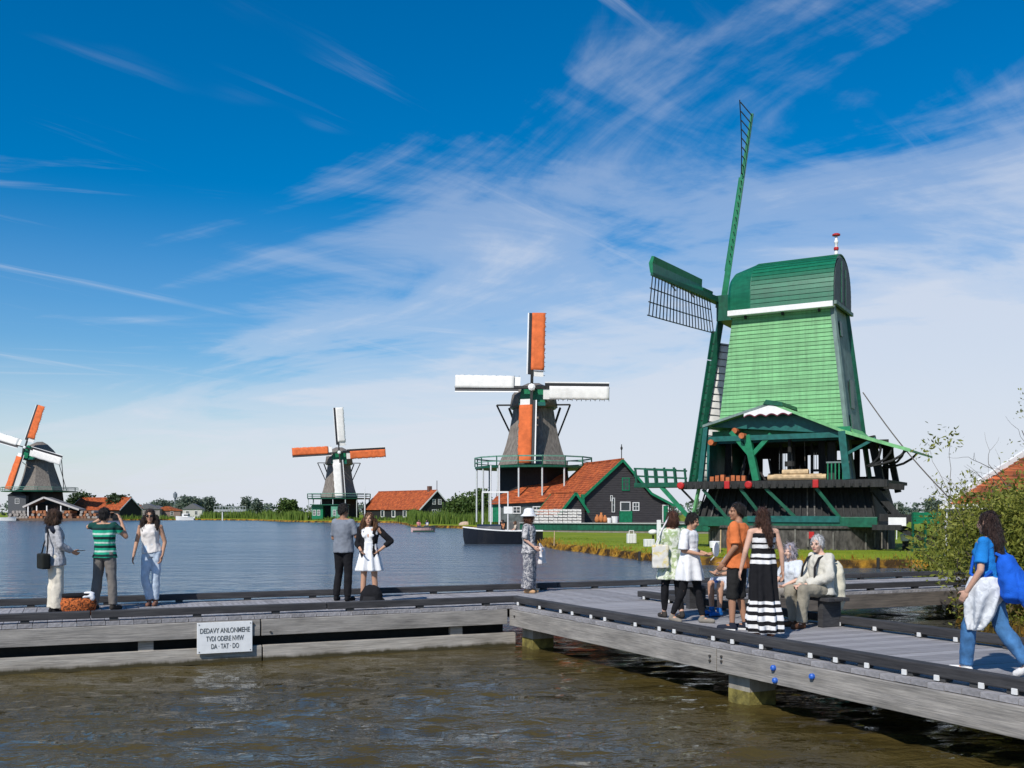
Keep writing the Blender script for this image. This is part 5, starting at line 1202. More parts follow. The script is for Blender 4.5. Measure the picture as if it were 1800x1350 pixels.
    def trousers(s, mat, length=1.0, infl=.012, flare=0.0, name='trousers', vox=.012, amp=.009, waist=True):
        mb = MB(); J = s.J
        if waist: mb.loft(s.torso_rings(min(infl, .006))[:3])
        for S_ in 'LR':
            h, k_, a = J['hip' + S_], J['kn' + S_], J['an' + S_]
            if length <= .5: q = h.lerp(k_, length * 2); mb.ell(h, ((.086 + infl) * s.k,) * 3); mb.tube([h, q], [(.086 + infl) * s.k, (.086 + (.056 - .086) * length * 2 + infl + flare) * s.k], 14)
            else:
                s.cap(mb, h, k_, .086 + infl, .057 + infl + flare * .4); t = (length - .5) * 2; q = k_.lerp(a, t)
                mb.tube([k_, k_.lerp(q, .35), q], [(.057 + infl + flare * .4) * s.k, (.056 + infl + flare * .6) * s.k, (.040 + infl + flare) * s.k], 14)
        o = fuse(mb.build(name, mat, s.root, smooth=True, fix=False), vox, 4, amp, 10, (1, 1, .6)); return o
    def shoes(s, mat, high=0.0, name='shoe', sole=None):
        J = s.J
        for S_ in 'LR':
            mb = MB(); a, t = J['an' + S_], J['to' + S_]; heel = a + (a - t).normalized() * .03 * s.k; heel.z = a.z - .045 * s.k
            tt = t + (t - a).normalized() * .01; 
            s.cap(mb, heel, tt, .042, .036); s.cap(mb, heel, a, .042, .042 + high * .01); s.cap(mb, heel + (tt - heel) * .6, tt, .043, .038)
            if high: s.cap(mb, a, a + Vector((0, 0, high * s.k)), .046, .046)
            o = fuse(mb.build(name, mat, s.root, smooth=True, fix=False), .010, 2)
            if sole:
                mb = MB(); d = (tt - heel); d2 = Vector((d.x, d.y, 0)); mb.beam(heel - Vector((0, 0, .032 * s.k)) - d * .1, tt - Vector((0, 0, .022 * s.k)) + d * .12, .085 * s.k, .022 * s.k); mb.build('sole', sole, o)
    def hair(s, mat, style='short', length=.3, side=0.0, amp=.008):
        mb = MB()
        s.hell(mb, (0, .024, .036), (.086, .098, .090))
        s.hell(mb, (0, .062, -.02), (.074, .056, .075))
        if style == 'short':
            for sg in (-1, 1): s.hell(mb, (sg * .07, .02, .01), (.018, .05, .05))
        if style in ('long', 'pony'):
            for sg in (-1, 1): s.hell(mb, (sg * .070, .03, -.05), (.026, .055, .10))
            top = s.H((0, .06, -.02)); base = s.J['hd'] + Vector((side * .12, .085 if style == 'long' else .13, -length)) * s.k
            pts = [top.lerp(base, t) + Vector((0, .03 * math.sin(t * math.pi), 0)) * s.k for t in np.linspace(0, 1, 6)]
            if style == 'long':
                for dx in (-.045, 0, .045): mb.tube([p + Vector((dx * (1 - .2 * i / 5), 0, 0)) * s.k for i, p in enumerate(pts)], [x * s.k for x in (.06, .062, .058, .052, .042, .02)], 10)
            else: mb.tube(pts, [x * s.k for x in (.05, .06, .062, .055, .045, .015)], 10)
        if style == 'bob':
            s.hell(mb, (0, .035, -.03), (.100, .098, .115))
            for sg in (-1, 1): s.hell(mb, (sg * .072, .005, -.055), (.030, .060, .085))
        if style == 'bushy':
            for c, r in (((0, .03, .02), .118), ((.06, .04, -.05), .085), ((-.06, .04, -.05), .085), ((0, .075, -.05), .09), ((.05, .0, .06), .07), ((-.05, .01, .06), .07)): s.hell(mb, c, (r, r, r))
        if style == 'front_long':      # falls in front of both shoulders
            for sg in (-1, 1):
                a = s.H((sg * .075, .01, .0)); b = s.J['hd'] + Vector((sg * .11, -.05, -length)) * s.k
                mb.tube([a.lerp(b, t) + Vector((sg * .03 * math.sin(t * math.pi), .02, 0)) * s.k for t in np.linspace(0, 1, 6)], [x * s.k for x in (.045, .05, .05, .046, .04, .02)], 10)
            s.hell(mb, (0, .05, -.08), (.085, .05, .12))
        return fuse(mb.build('hair', mat, s.root, smooth=True, fix=False), .009, 2, amp, 26, (1, 1, .35))
    def skirt(s, mat, rings, name='skirt', amp=.010, folds=9, n=40):
        """rings: (x, y, z, half width, half depth) in body units, top to hem"""
        mb = MB(); k = s.k; out = []
        for i, (x, y, z, a, d) in enumerate(rings):
            f = .012 * i
            out.append([Vector((x + (a + f * math.sin(folds * t)) * math.cos(t), y + (d + f * math.sin(folds * t)) * math.sin(t), z)) * k for t in np.linspace(0, 2 * math.pi, n, endpoint=False)])
        mb.loft(out[::-1]); return fuse(mb.build(name, mat, s.root, smooth=True, fix=False), .013, 2, amp * .5, 8, (1, 1, .4))
    def world(s, p):     # body local point -> world
        c, sn = math.cos(s.root.rotation_euler.z), math.sin(s.root.rotation_euler.z); p = Vector(p) * s.k; l = s.root.location
        return Vector((l.x + c * p.x - sn * p.y, l.y + sn * p.x + c * p.y, l.z + p.z))

def held(name, label, cat, fig, p, group=None):
    """a thing carried by a figure: stands at the figure's place and heading but stays its own object"""
    w = fig.world(p); return thing(name, label, cat, w, fig.root.rotation_euler.z, group)
def facing(dx, dy): return math.atan2(dx, -dy)

BLACK = cloth('black', (0.012, 0.012, 0.014)); WHITE_C = cloth('white', (0.74, 0.74, 0.74), 0.05)
def build_people():
    # 1 woman in grey cardigan
    f = Fig('person with bushy brown hair in grey cardigan and cream trousers beside orange basket', PX(97, 16.7), 16.7, 1.68, facing(.75, .62), dict(elL=(.24, .05, 1.13), wrL=(.20, -.10, .92), elR=(-.22, -.02, 1.12), wrR=(-.16, -.22, 1.02), anL=(.07, .02, .085), toL=(.08, -.13, .035), anR=(-.08, .0, .085), toR=(-.09, -.15, .035)), 'tan')
    f.trousers(cloth('cream', (0.62, 0.57, 0.47)), 1.0, .022, .03); f.shirt(M('cardigan_grey', (0.40, 0.40, 0.41), 0.95, 0.3, 30, 0.6, 60), 1.95, .022, [(-.16, .195, .145), (-.06, .185, .135)], 'cardigan', sl_infl=.02)
    mb = MB(); J = f.J; w, _ = f.frames()
    for sg in (-1, 1): f.cap(mb, J['nk'] + Vector((0, .03, -.02)), J['nk'] + Vector((sg * .15, .03, -.065)) * 1.0, .065, .06)
    f.cap(mb, J['nk'] + Vector((0, .06, -.03)), J['nk'] + Vector((0, .075, -.09)), .075, .06); fuse(mb.build('collar', cloth('navy', (0.012, 0.016, 0.028)), f.root, smooth=True, fix=False), .012, 3)
    f.shoes(BLACK); f.hair(hairm('brown', (0.060, 0.030, 0.016)), 'bushy', amp=.02)
    bg = held('shoulder_bag', 'black shoulder bag hanging at the back of the person in grey cardigan', 'bag', f, (-.05, .19, .74))
    mb = MB(); mb.box(-.17, .17, -.06, .07, 0, .25); fuse(mb.build('bag_body', cloth('bag_black', (0.016, 0.018, 0.016)), bg, smooth=True), .02, 6)
    MB().tube([(-.16, 0, .2), (-.12, -.03, .42), (.0, -.06, .66), (.10, -.13, .78)], .012, 6).build('strap', BLACK, bg); MB().tube([(.16, 0, .2), (.17, -.05, .4), (.15, -.16, .7)], .012, 6).build('strap', BLACK, bg)
    ph = held('phone', 'dark phone held out by the person in grey cardigan', 'phone', f, (-.15, -.34, 1.03)); MB().box(-.04, .04, -.08, .08, -.006, .006).build('case', M('phone_black', (0.01, 0.01, 0.012), 0.2), ph)
    # 2 man in green stripes taking a picture
    f = Fig('person in green striped top and grey trousers holding up a camera, seen from behind', PX(184, 17.3), 17.3, 1.72, facing(.12, 1.0), dict(shL=(.175, 0, 1.40), shR=(-.175, 0, 1.40), elL=(.34, -.10, 1.38), wrL=(.13, -.26, 1.56), elR=(-.31, -.12, 1.22), wrR=(-.13, -.28, 1.50), knL=(.13, -.01, .5), anL=(.17, .03, .085), toL=(.2, -.12, .035), knR=(-.13, 0, .5), anR=(-.16, .02, .085), toR=(-.20, -.13, .035)), 'tan', False)
    g1, g2, wh, dk = (0.02, 0.33, 0.20), (0.010, 0.055, 0.045), (0.50, 0.62, 0.55), (0.012, 0.03, 0.03)
    f.shirt(band_cloth('green_stripes', [(0, g1), (.08, dk), (.16, g1), (.22, wh), (.27, g1), (.34, dk), (.42, g1), (.48, wh), (.53, g1), (.60, dk), (.68, g1), (.74, wh), (.80, g1), (.88, dk), (.95, g2)], .86, 1.42), .6, .022, [(-.08, .185, .135)], 'shirt'); f.trousers(cloth('taupe', (0.17, 0.155, 0.14)), 1.0, .016, .015); f.shoes(cloth('shoe_dk', (0.04, 0.036, 0.032))); f.hair(hairm('black', (0.014, 0.010, 0.008)), 'short')
    cm = held('camera', 'black compact camera held up by the person in green stripes', 'camera', f, (0, -.36, 1.56)); MB().box(-.07, .07, -.03, .03, -.04, .05).build('camera_body', M('camera_black', (0.012, 0.012, 0.013), 0.4), cm, bevel=.008); MB().tube([(0, -.03, 0), (0, -.08, 0)], .03, 12).build('lens', M('camera_black', (0.01, 0.01, 0.01)), cm)
    # 3 woman in white top
    f = Fig('person with long dark hair in sleeveless white top and light jeans at the kerb', PX(264, 18.05), 18.05, 1.70, facing(.10, -1), dict(pel=(.03, 0, .95), hipL=(.115, 0, .92), hipR=(-.055, 0, .92), knL=(.105, -.03, .5), anL=(.09, .0, .085), toL=(.10, -.14, .035), knR=(-.07, -.07, .5), anR=(-.005, -.06, .085), toR=(.0, -.20, .035), elL=(.24, .05, 1.12), wrL=(.21, -.02, .88), elR=(-.24, .03, 1.12), wrR=(-.27, -.05, .88), sp=(.01, 0, 1.1)), 'tan', head=(R(8), 0))
    f.shirt(cloth('ivory', (0.70, 0.66, 0.62), 0.06), 0, .014, [(-.02, .17, .125)], 'top'); f.trousers(M('light_denim', (0.47, 0.55, 0.64), 0.9, 0.2, 9, 0.3, 80), .97, .012, .004, 'jeans'); f.shoes(cloth('sandal', (0.20, 0.10, 0.07))); f.hair(hairm('darkbrown', (0.022, 0.012, 0.008)), 'front_long', .26, amp=.012); f.face(glasses=True)
    # basket bag on deck
    bk = thing('basket_bag', 'orange patterned basket bag with dark rim standing on the deck', 'bag', (PX(138, 16.3), 16.3, DZ + .005), R(20))
    rr = [(.20, .10, 0), (.255, .125, .10), (.27, .13, .20), (.24, .11, .29)]
    mb = MB(); mb.loft([[(a * math.cos(t), d * math.sin(t), z) for t in np.linspace(0, 2 * math.pi, 18, endpoint=False)] for a, d, z in rr]); mb.build('basket', floral_cloth('basket_pattern', (0.06, 0.022, 0.012), (0.50, 0.13, 0.035), 26, .5), bk, smooth=True)
    mb = MB(); mb.loft([[(a * math.cos(t), d * math.sin(t), z) for t in np.linspace(0, 2 * math.pi, 18, endpoint=False)] for a, d, z in ((.245, .115, .288), (.245, .115, .35), (.18, .08, .355))]); mb.build('rim', BLACK, bk, smooth=True)
    mb = MB(); mb.ell((.16, -.03, .345), (.09, .05, .035)); mb.ell((.09, -.09, .30), (.09, .03, .03)); mb.ell((.2, -.06, .29), (.05, .04, .06)); fuse(mb.build('scarf', WHITE_C, bk, smooth=True), .015, 4, .008, 12)
    # 4 man in grey shirt
    f = Fig('person in grey short sleeved shirt and black trousers, seen from behind', PX(604, 19.0), 19.0, 1.80, facing(.35, 1), dict(elL=(.22, -.04, 1.10), wrL=(.10, -.26, 1.16), elR=(-.24, -.02, 1.13), wrR=(-.12, -.24, 1.22), knL=(.10, -.02, .5), anL=(.13, .03, .085), toL=(.17, -.12, .035), knR=(-.09, .0, .5), anR=(-.10, .04, .085), toR=(-.13, -.11, .035)), 'brown', False, head=(R(-20), R(12)), build=1.06)
    f.shirt(cloth('grey_blue', (0.19, 0.21, 0.245)), .85, .02, [(-.10, .178, .13)], 'shirt', amp=.010); f.trousers(BLACK, 1.0, .012, .005); f.shoes(BLACK); f.hair(hairm('black', (0.014, 0.010, 0.008)), 'short')
    # 5 woman in white dress and black jacket
    f = Fig('person in white dress and black jacket with one hand on hip', PX(649, 18.3), 18.3, 1.64, facing(-.05, -1), dict(elL=(.40, .06, 1.17), wrL=(.20, -.04, 1.0), elR=(-.22, .0, 1.12), wrR=(-.12, -.16, 1.0), knL=(.10, -.01, .5), anL=(.13, .02, .085), toL=(.17, -.12, .035), knR=(-.10, -.01, .5), anR=(-.13, .02, .085), toR=(-.17, -.12, .035)), 'tan', head=(0, R(-6)))
    f.skirt(WHITE_C, [(0, 0, 1.16, .145, .115), (0, 0, 1.0, .165, .125), (0, 0, .85, .20, .15), (0, 0, .62, .255, .18)], 'dress'); f.shirt(WHITE_C, 0, .010, None, 'bodice')
    jk = f.shirt(BLACK, 1.55, .020, None, 'jacket')      # open jacket: cut a slot at the front
    f.cut = jk; jk['slot'] = 1
    f.hair(hairm('chestnut', (0.10, 0.045, 0.018)), 'front_long', .22, amp=.012); f.face(); f.shoes(cloth('shoe_dk', (0.04, 0.036, 0.032)))
    bp = thing('backpack', 'black backpack standing on the jetty by the person in white dress', 'backpack', (PX(653, 17.75), 17.75, DZ + .005), R(-15))
    mb = MB(); mb.loft([[(a * math.cos(t), d * math.sin(t), z) for t in np.linspace(0, 2 * math.pi, 18, endpoint=False)] for a, d, z in ((.19, .11, 0), (.215, .13, .1), (.20, .12, .24), (.13, .08, .35), (.05, .04, .385))]); fuse(mb.build('pack', BLACK, bp, smooth=True), .015, 3, .008, 9)
    mb = MB(); mb.loft([[(a * math.cos(t), -.07 + d * math.sin(t), z) for t in np.linspace(0, 2 * math.pi, 14, endpoint=False)] for a, d, z in ((.13, .08, .03), (.14, .09, .1), (.12, .07, .19))]); mb.build('pocket', cloth('charcoal', (0.02, 0.02, 0.022)), bp, smooth=True); MB().tube([(.14, 0, .06), (.24, -.03, .03), (.25, -.02, .12), (.15, 0, .2)], .014, 6).build('strap', BLACK, bp)
    # 6 woman with hat
    f = Fig('person in white sun hat and grey patterned outfit looking across the water', PX(930, 20.9), 20.9, 1.66, facing(.93, -.30), dict(elL=(.22, .04, 1.12), wrL=(.18, -.14, .95), elR=(-.22, .02, 1.12), wrR=(-.18, -.16, .97)), 'light', head=(R(25), 0))
    pat = floral_cloth('grey_floral', (0.10, 0.105, 0.13), (0.46, 0.44, 0.42), 20, .52); f.trousers(pat, .99, .03, .06, 'trousers'); f.shirt(floral_cloth('grey_floral_top', (0.09, 0.095, 0.11), (0.48, 0.46, 0.45), 16, .47), .95, .03, [(-.12, .19, .14)], 'blouse', sl_infl=.03)
    f.hair(hairm('auburn', (0.10, 0.035, 0.015)), 'bob'); f.shoes(cloth('tan_shoe', (0.50, 0.30, 0.16))); f.face()
    mb = MB(); k = f.k; rings = []
    for r, z in ((.10, -.012), (.165, .0), (.170, .010), (.112, .03), (.104, .08), (.085, .125), (.03, .145)): rings.append([f.H((r * math.cos(t), .015 + r * 1.05 * math.sin(t), .045 + z - (.03 if r > .15 else 0))) for t in np.linspace(0, 2 * math.pi, 24, endpoint=False)])
    mb.loft(rings); mb.build('hat', WHITE_C, f.root, smooth=True)
    tb = held('tote_bag', 'white cloth tote bag held by the person in sun hat', 'bag', f, (.22, -.22, .60)); mb = MB(); mb.loft([[(x * (1 - .25 * z), y * (1 - z * .5), z * .34) for x, y in ((-.16, -.05), (.16, -.05), (.17, 0), (.16, .05), (-.16, .05), (-.17, 0))] for z in (0, .4, .8, 1)]); fuse(mb.build('bag_body', cloth('offwhite', (0.66, 0.63, 0.62)), tb, smooth=True), .014, 3, .012, 8); MB().tube([(-.1, 0, .32), (-.03, .05, .42), (.02, .05, .42), (.1, 0, .32)], .01, 6).build('handle', cloth('offwhite', (0.66, 0.63, 0.62)), tb)
    # 7 woman in pale green dress
    f = Fig('person with brown bob in pale green floral tunic and black leggings, back turned', PX(1182, 15.9), 15.9, 1.66, facing(-.25, 1), dict(knL=(.10, -.06, .5), anL=(.09, -.12, .085), toL=(.10, -.27, .035), knR=(-.09, .02, .5), anR=(-.10, .14, .10), toR=(-.10, .0, .035), elL=(.22, -.03, 1.12), wrL=(.16, -.20, 1.02), elR=(-.21, .04, 1.12), wrR=(-.22, -.02, .88)), 'light')
    gr = floral_cloth('green_floral', (0.34, 0.42, 0.22), (0.66, 0.68, 0.58), 13, .48); f.skirt(gr, [(0, 0, 1.15, .155, .12), (0, 0, .98, .185, .14), (0, 0, .80, .22, .17), (0, 0, .62, .25, .19)], 'tunic'); f.shirt(gr, .9, .022, None, 'tunic_top', sl_infl=.022); f.trousers(BLACK, .95, .008, 0, 'leggings'); f.shoes(cloth('shoe_dk', (0.04, 0.036, 0.032))); f.hair(hairm('auburn2', (0.075, 0.028, 0.014)), 'bob')
    sb = thing('shopping_bag', 'white and yellow cloth bag hanging beside the person in pale green tunic', 'bag', (PX(1161, 15.7), 15.7, 1.50)); mb = MB(); mb.loft([[(x, y * (1 - .4 * z), z * .36) for x, y in ((-.12, -.05), (.12, -.05), (.13, 0), (.12, .05), (-.12, .05), (-.13, 0))] for z in (0, .5, 1)]); fuse(mb.build('bag_body', floral_cloth('bag_print', (0.62, 0.60, 0.55), (0.62, 0.52, 0.22), 9, .56), sb, smooth=True), .014, 3, .01, 8); MB().tube([(-.08, 0, .34), (.02, .08, .56), (.16, .16, .80)], .012, 6).build('strap', cloth('offwhite', (0.66, 0.63, 0.62)), sb)
    # 8 person in white shirt
    f = Fig('person with short black hair in long white shirt holding a round white fan', PX(1212, 15.25), 15.25, 1.64, facing(.80, -.50), dict(hd=(0, -.055, 1.575), nk=(0, .0, 1.435), elL=(.21, .03, 1.12), wrL=(.10, -.23, 1.07), elR=(-.21, .02, 1.12), wrR=(-.08, -.24, 1.06), knL=(.10, -.10, .5), anL=(.11, -.17, .085), toL=(.13, -.32, .035), knR=(-.09, .08, .5), anR=(-.10, .24, .11), toR=(-.11, .12, .035)), 'tan', head=(R(5), R(22)))
    f.skirt(WHITE_C, [(0, 0, 1.15, .165, .13), (0, 0, .98, .195, .155), (0, 0, .82, .22, .19), (0, .0, .66, .22, .21)], 'shirt_tail', folds=6); f.shirt(WHITE_C, .95, .03, None, 'shirt', sl_infl=.035); f.trousers(BLACK, .97, .008, 0, 'leggings'); f.shoes(cloth('grey_shoe', (0.22, 0.20, 0.17))); f.hair(hairm('black', (0.014, 0.010, 0.008)), 'short'); f.face()
    fn = held('round_fan', 'round white hand fan held by the person in long white shirt', 'fan', f, (.02, -.42, 1.14)); MB().tube([(0, -.012, 0), (0, .012, 0)], .105, 24).build('fan_disc', WHITE_C, fn); MB().tube([(0, 0, -.08), (0, .08, -.16)], .010, 6).build('handle', cloth('offwhite', (0.6, 0.6, 0.6)), fn)
    # 9 man in orange shirt
    f = Fig('person in orange t-shirt and black knee shorts glancing over the shoulder', PX(1296, 14.35), 14.35, 1.78, facing(-.72, .40), dict(elL=(.22, .04, 1.12), wrL=(.20, -.12, .91), elR=(-.23, .0, 1.11), wrR=(-.19, -.15, .90), knL=(.09, -.04, .5), anL=(.10, -.04, .085), toL=(.12, -.20, .035), knR=(-.09, .0, .5), anR=(-.09, .08, .085), toR=(-.10, -.08, .035)), 'brown', False, head=(R(40), 0), build=1.02)
    f.shirt(cloth('orange', (0.62, 0.17, 0.055)), .9, .022, [(-.12, .185, .14)], 'shirt', sl_infl=.025); f.trousers(cloth('black_shorts', (0.020, 0.020, 0.020)), .60, .02, .02, 'shorts'); f.shoes(cloth('navy_shoe', (0.018, 0.022, 0.035)), sole=M_WHITE_PLASTIC); f.hair(hairm('black', (0.014, 0.010, 0.008)), 'short'); f.face()
    # 10 woman in striped dress
    f = Fig('person in long black and white striped dress with wavy brown ponytail, back turned', PX(1341, 13.45), 13.45, 1.70, facing(-.12, 1), dict(shL=(.165, .01, 1.385), elL=(.25, .03, 1.13), wrL=(.29, -.02, .90), elR=(-.24, .04, 1.12), wrR=(-.27, .0, .88), anL=(.09, .0, .085), toL=(.10, -.13, .035), anR=(-.08, .12, .12), toR=(-.09, .0, .035)), 'light', head=(R(-8), 0))
    wS, bS = (0.70, 0.69, 0.68), (0.012, 0.012, 0.014)
    st = [(0, wS), (.03, bS), (.06, wS), (.10, bS), (.14, wS), (.19, bS), (.225, wS), (.265, bS), (.295, wS), (.325, bS), (.68, wS), (.715, bS), (.74, wS), (.775, bS), (.83, wS), (.865, bS), (.885, wS), (.93, bS)]
    dm = band_cloth('stripe_dress', st, .06, 1.42, .03)
    f.skirt(dm, [(0, 0, 1.18, .145, .115), (0, .01, .98, .170, .145), (0, .01, .75, .175, .16), (-.01, .01, .50, .175, .175), (-.01, .02, .26, .215, .22), (-.02, .03, .07, .195, .22)], 'dress', amp=.016, folds=8)
    tp = f.shirt(dm, 0, .012, None, 'bodice', straps=True)
    mb = MB(); J = f.J
    for sg in (-1, 1): mb.tube([J['ch'] + Vector((sg * .11, .11, .06)), J['nk'] + Vector((-sg * .03, .085, -.05)), J['nk'] + Vector((-sg * .06, .0, .0))], .013, 8)
    mb.build('strap', dm, f.root, smooth=True)
    f.hair(hairm('wavy', (0.055, 0.022, 0.012)), 'pony', .40, -.55, amp=.016); f.shoes(cloth('sandal', (0.20, 0.10, 0.07)))
    # bench along the right kerb
    bn = thing('bench', 'low dark plank bench along the right kerb of the jetty', 'bench', (0, 0, DZ))
    R0 = A0 + U * S_R; s_in = -NB
    bo = R0 + B * 1.5 + s_in * .66; bn.location = (bo.x, bo.y, DZ); bn.rotation_euler = (0, 0, math.atan2(B.y, B.x)); Lb = 3.55
    for i in range(3): MB().box(0, Lb, .0 + i * .14, .125 + i * .14, .38, .43).build('seat_plank', M_KERB, bn, bevel=.006)
    for x in (.15, Lb / 2, Lb - .25): MB().box(x, x + .10, .04, .38, 0.004, .378).build('leg', M_KERB, bn)
    def seat_pos(t): q = R0 + B * t + s_in * .50; return q.x, q.y
    hd_ = facing(-NB.x, -NB.y)
    SIT = dict(pel=(0, .02, .50), sp=(0, .03, .66), ch=(0, .02, .83), nk=(0, .01, 1.0), hd=(0, -.04, 1.15), shL=(.168, .01, .95), shR=(-.168, .01, .95), elL=(.22, -.06, .70), wrL=(.12, -.28, .60), elR=(-.22, -.06, .70), wrR=(-.12, -.28, .60),
               hipL=(.09, 0, .50), hipR=(-.09, 0, .50), knL=(.12, -.42, .50), knR=(-.12, -.42, .50), anL=(.12, -.44, .085), anR=(-.12, -.40, .085), toL=(.14, -.60, .035), toR=(-.14, -.56, .035))
    # 11 seated behind the orange shirt
    x, y = seat_pos(2.85)
    p = dict(SIT); p.update(wrL=(.10, -.36, .66), wrR=(-.06, -.38, .68), elL=(.22, -.10, .72), elR=(-.20, -.12, .74))
    f = Fig('person seated on the bench in white shorts and blue shoes, mostly hidden behind orange shirt', x, y, 1.72, hd_, p, 'tan', False); f.shirt(cloth('sky', (0.30, 0.36, 0.44)), .9, .018); f.trousers(floral_cloth('white_blue', (0.60, 0.62, 0.66), (0.05, 0.12, 0.38), 7, .62), .46, .018, .03, 'shorts'); f.shoes(cloth('bright_blue', (0.02, 0.14, 0.42)), .03, sole=M('sole_dark', (0.03, 0.03, 0.04))); f.hair(hairm('greyish', (0.22, 0.21, 0.20)), 'short')
    # 12 old woman
    x, y = seat_pos(4.12); p = dict(SIT)
    f = Fig('person with short lilac grey hair and white blouse seated between others on the bench', x, y, 1.58, hd_, p, 'pale', head=(R(15), R(8))); f.shirt(cloth('pale_blue', (0.58, 0.62, 0.66)), .95, .02, sl_infl=.02); f.trousers(cloth('stone', (0.30, 0.28, 0.25)), 1, .016); f.shoes(BLACK); f.hair(hairm('lilac', (0.42, 0.38, 0.42)), 'bob', amp=.012)
    # 13 old man
    x, y = seat_pos(4.72); p = dict(SIT); p.update(hd=(0, -.06, 1.14), knL=(.14, -.43, .52), knR=(-.16, -.40, .50), anR=(-.15, -.32, .085), toR=(-.18, -.47, .035), wrL=(.04, -.30, .58), wrR=(-.08, -.30, .56))
    f = Fig('person with white hair in loose beige jacket seated at the near end of the bench', x, y, 1.78, hd_, p, 'pale', False, head=(R(22), R(4)), build=1.08); f.shirt(cloth('beige', (0.55, 0.53, 0.46), .08), 1.92, .032, [(-.06, .19, .16)], 'jacket', amp=.014, sl_infl=.032); f.trousers(cloth('khaki', (0.27, 0.245, 0.19)), 1, .022, .012, amp=.010); f.shoes(cloth('brown_shoe', (0.12, 0.055, 0.03))); f.hair(hairm('white', (0.62, 0.61, 0.60)), 'short', amp=.005); f.face()
    MB().ell((.0, .13, .99), (.09, .06, .055)).build('hood', cloth('beige', (0.55, 0.53, 0.46)), f.root, smooth=True)
    rk = held('rucksack', 'cream rucksack on the back of the white haired person on the bench', 'backpack', f, (0, .20, .42)); mb = MB(); mb.loft([[(a * math.cos(t), .06 + d * math.sin(t), z) for t in np.linspace(0, 2 * math.pi, 16, endpoint=False)] for a, d, z in ((.15, .08, -.22), (.19, .12, -.05), (.19, .12, .2), (.15, .09, .42), (.06, .05, .50))]); fuse(mb.build('pack', cloth('cream_pack', (0.56, 0.53, 0.42)), rk, smooth=True), .015, 3, .014, 7)
    for sg in (-1, 1): MB().tube([(sg * .10, .0, .50), (sg * .11, -.18, .60), (sg * .115, -.34, .55), (sg * .12, -.425, .42), (sg * .135, -.44, .26)], .017, 6).build('strap', cloth('charcoal', (0.02, 0.02, 0.022)), rk)
    # 14 woman in blue walking
    f = Fig('person with long dark hair in blue t-shirt and jeans walking on the near jetty', PX(1737, 10.4), 10.4, 1.65, facing(-.66, .75), dict(knL=(.09, -.16, .5), anL=(.09, -.19, .085), toL=(.10, -.34, .04), knR=(-.09, .10, .50), anR=(-.09, .36, .15), toR=(-.10, .25, .035), elL=(.22, .02, 1.10), wrL=(.22, -.12, .88), elR=(-.21, .08, 1.12), wrR=(-.20, .10, .87), ch=(0, .0, 1.27)), 'light', head=(R(-6), R(4)))
    f.shirt(cloth('vivid_blue', (0.015, 0.19, 0.55)), .75, .02, [(-.08, .18, .135)], 'shirt', sl_infl=.022); f.trousers(M('denim', (0.045, 0.14, 0.30), 0.9, 0.4, 8, 0.4, 90), 1.0, .014, .015, 'jeans'); f.shoes(cloth('white_shoe', (0.70, 0.69, 0.67), .05), .02); f.hair(hairm('darkbrown2', (0.030, 0.014, 0.010)), 'long', .50, amp=.014)
    # jacket tied round the waist
    f.skirt(floral_cloth('pale_jacket', (0.50, 0.52, 0.55), (0.66, 0.68, 0.70), 14, .5), [(.0, -.01, 1.03, .198, .158), (.01, -.02, .92, .222, .185), (.05, -.03, .78, .19, .17), (.10, -.05, .62, .12, .13), (.14, -.08, .46, .03, .04)], 'tied_jacket', amp=.02, folds=6)
    b = held('backpack', 'bright blue soft backpack worn by the walking person in blue', 'backpack', f, (-.02, .10, .80)); blue = cloth('backpack_blue', (0.012, 0.10, 0.52)); mb = MB(); mb.loft([[(a * math.cos(t), .10 + yo + d * math.sin(t), z) for t in np.linspace(0, 2 * math.pi, 18, endpoint=False)] for a, d, z, yo in ((.10, .05, -.04, .04), (.17, .12, .03, .05), (.175, .13, .18, .04), (.15, .10, .34, .0), (.10, .06, .44, -.03))])
    pk = fuse(mb.build('pack', blue, b, smooth=True), .014, 3, .018, 7); mb = MB(); mb.loft([[(a * math.cos(t), .22 + yo + d * math.sin(t), z) for t in np.linspace(0, 2 * math.pi, 14, endpoint=False)] for a, d, z, yo in ((.05, .02, -.12, .08), (.12, .05, .02, .04), (.13, .06, .16, .02), (.08, .03, .30, -.03))]); fuse(mb.build('flap', blue, b, smooth=True), .014, 3, .014, 8)
    for sg in (-1, 1): MB().tube([(sg * .09, .08, .42), (sg * .10, -.05, .49), (sg * .12, -.20, .42), (sg * .14, -.22, .25), (sg * .15, -.08, .10)], .017, 6).build('strap', blue, b)
    MB().tube([(.16, .0, .28), (.17, -.16, .14), (.16, -.20, .0)], .02, 6).build('strap', blue, b)
build_people()

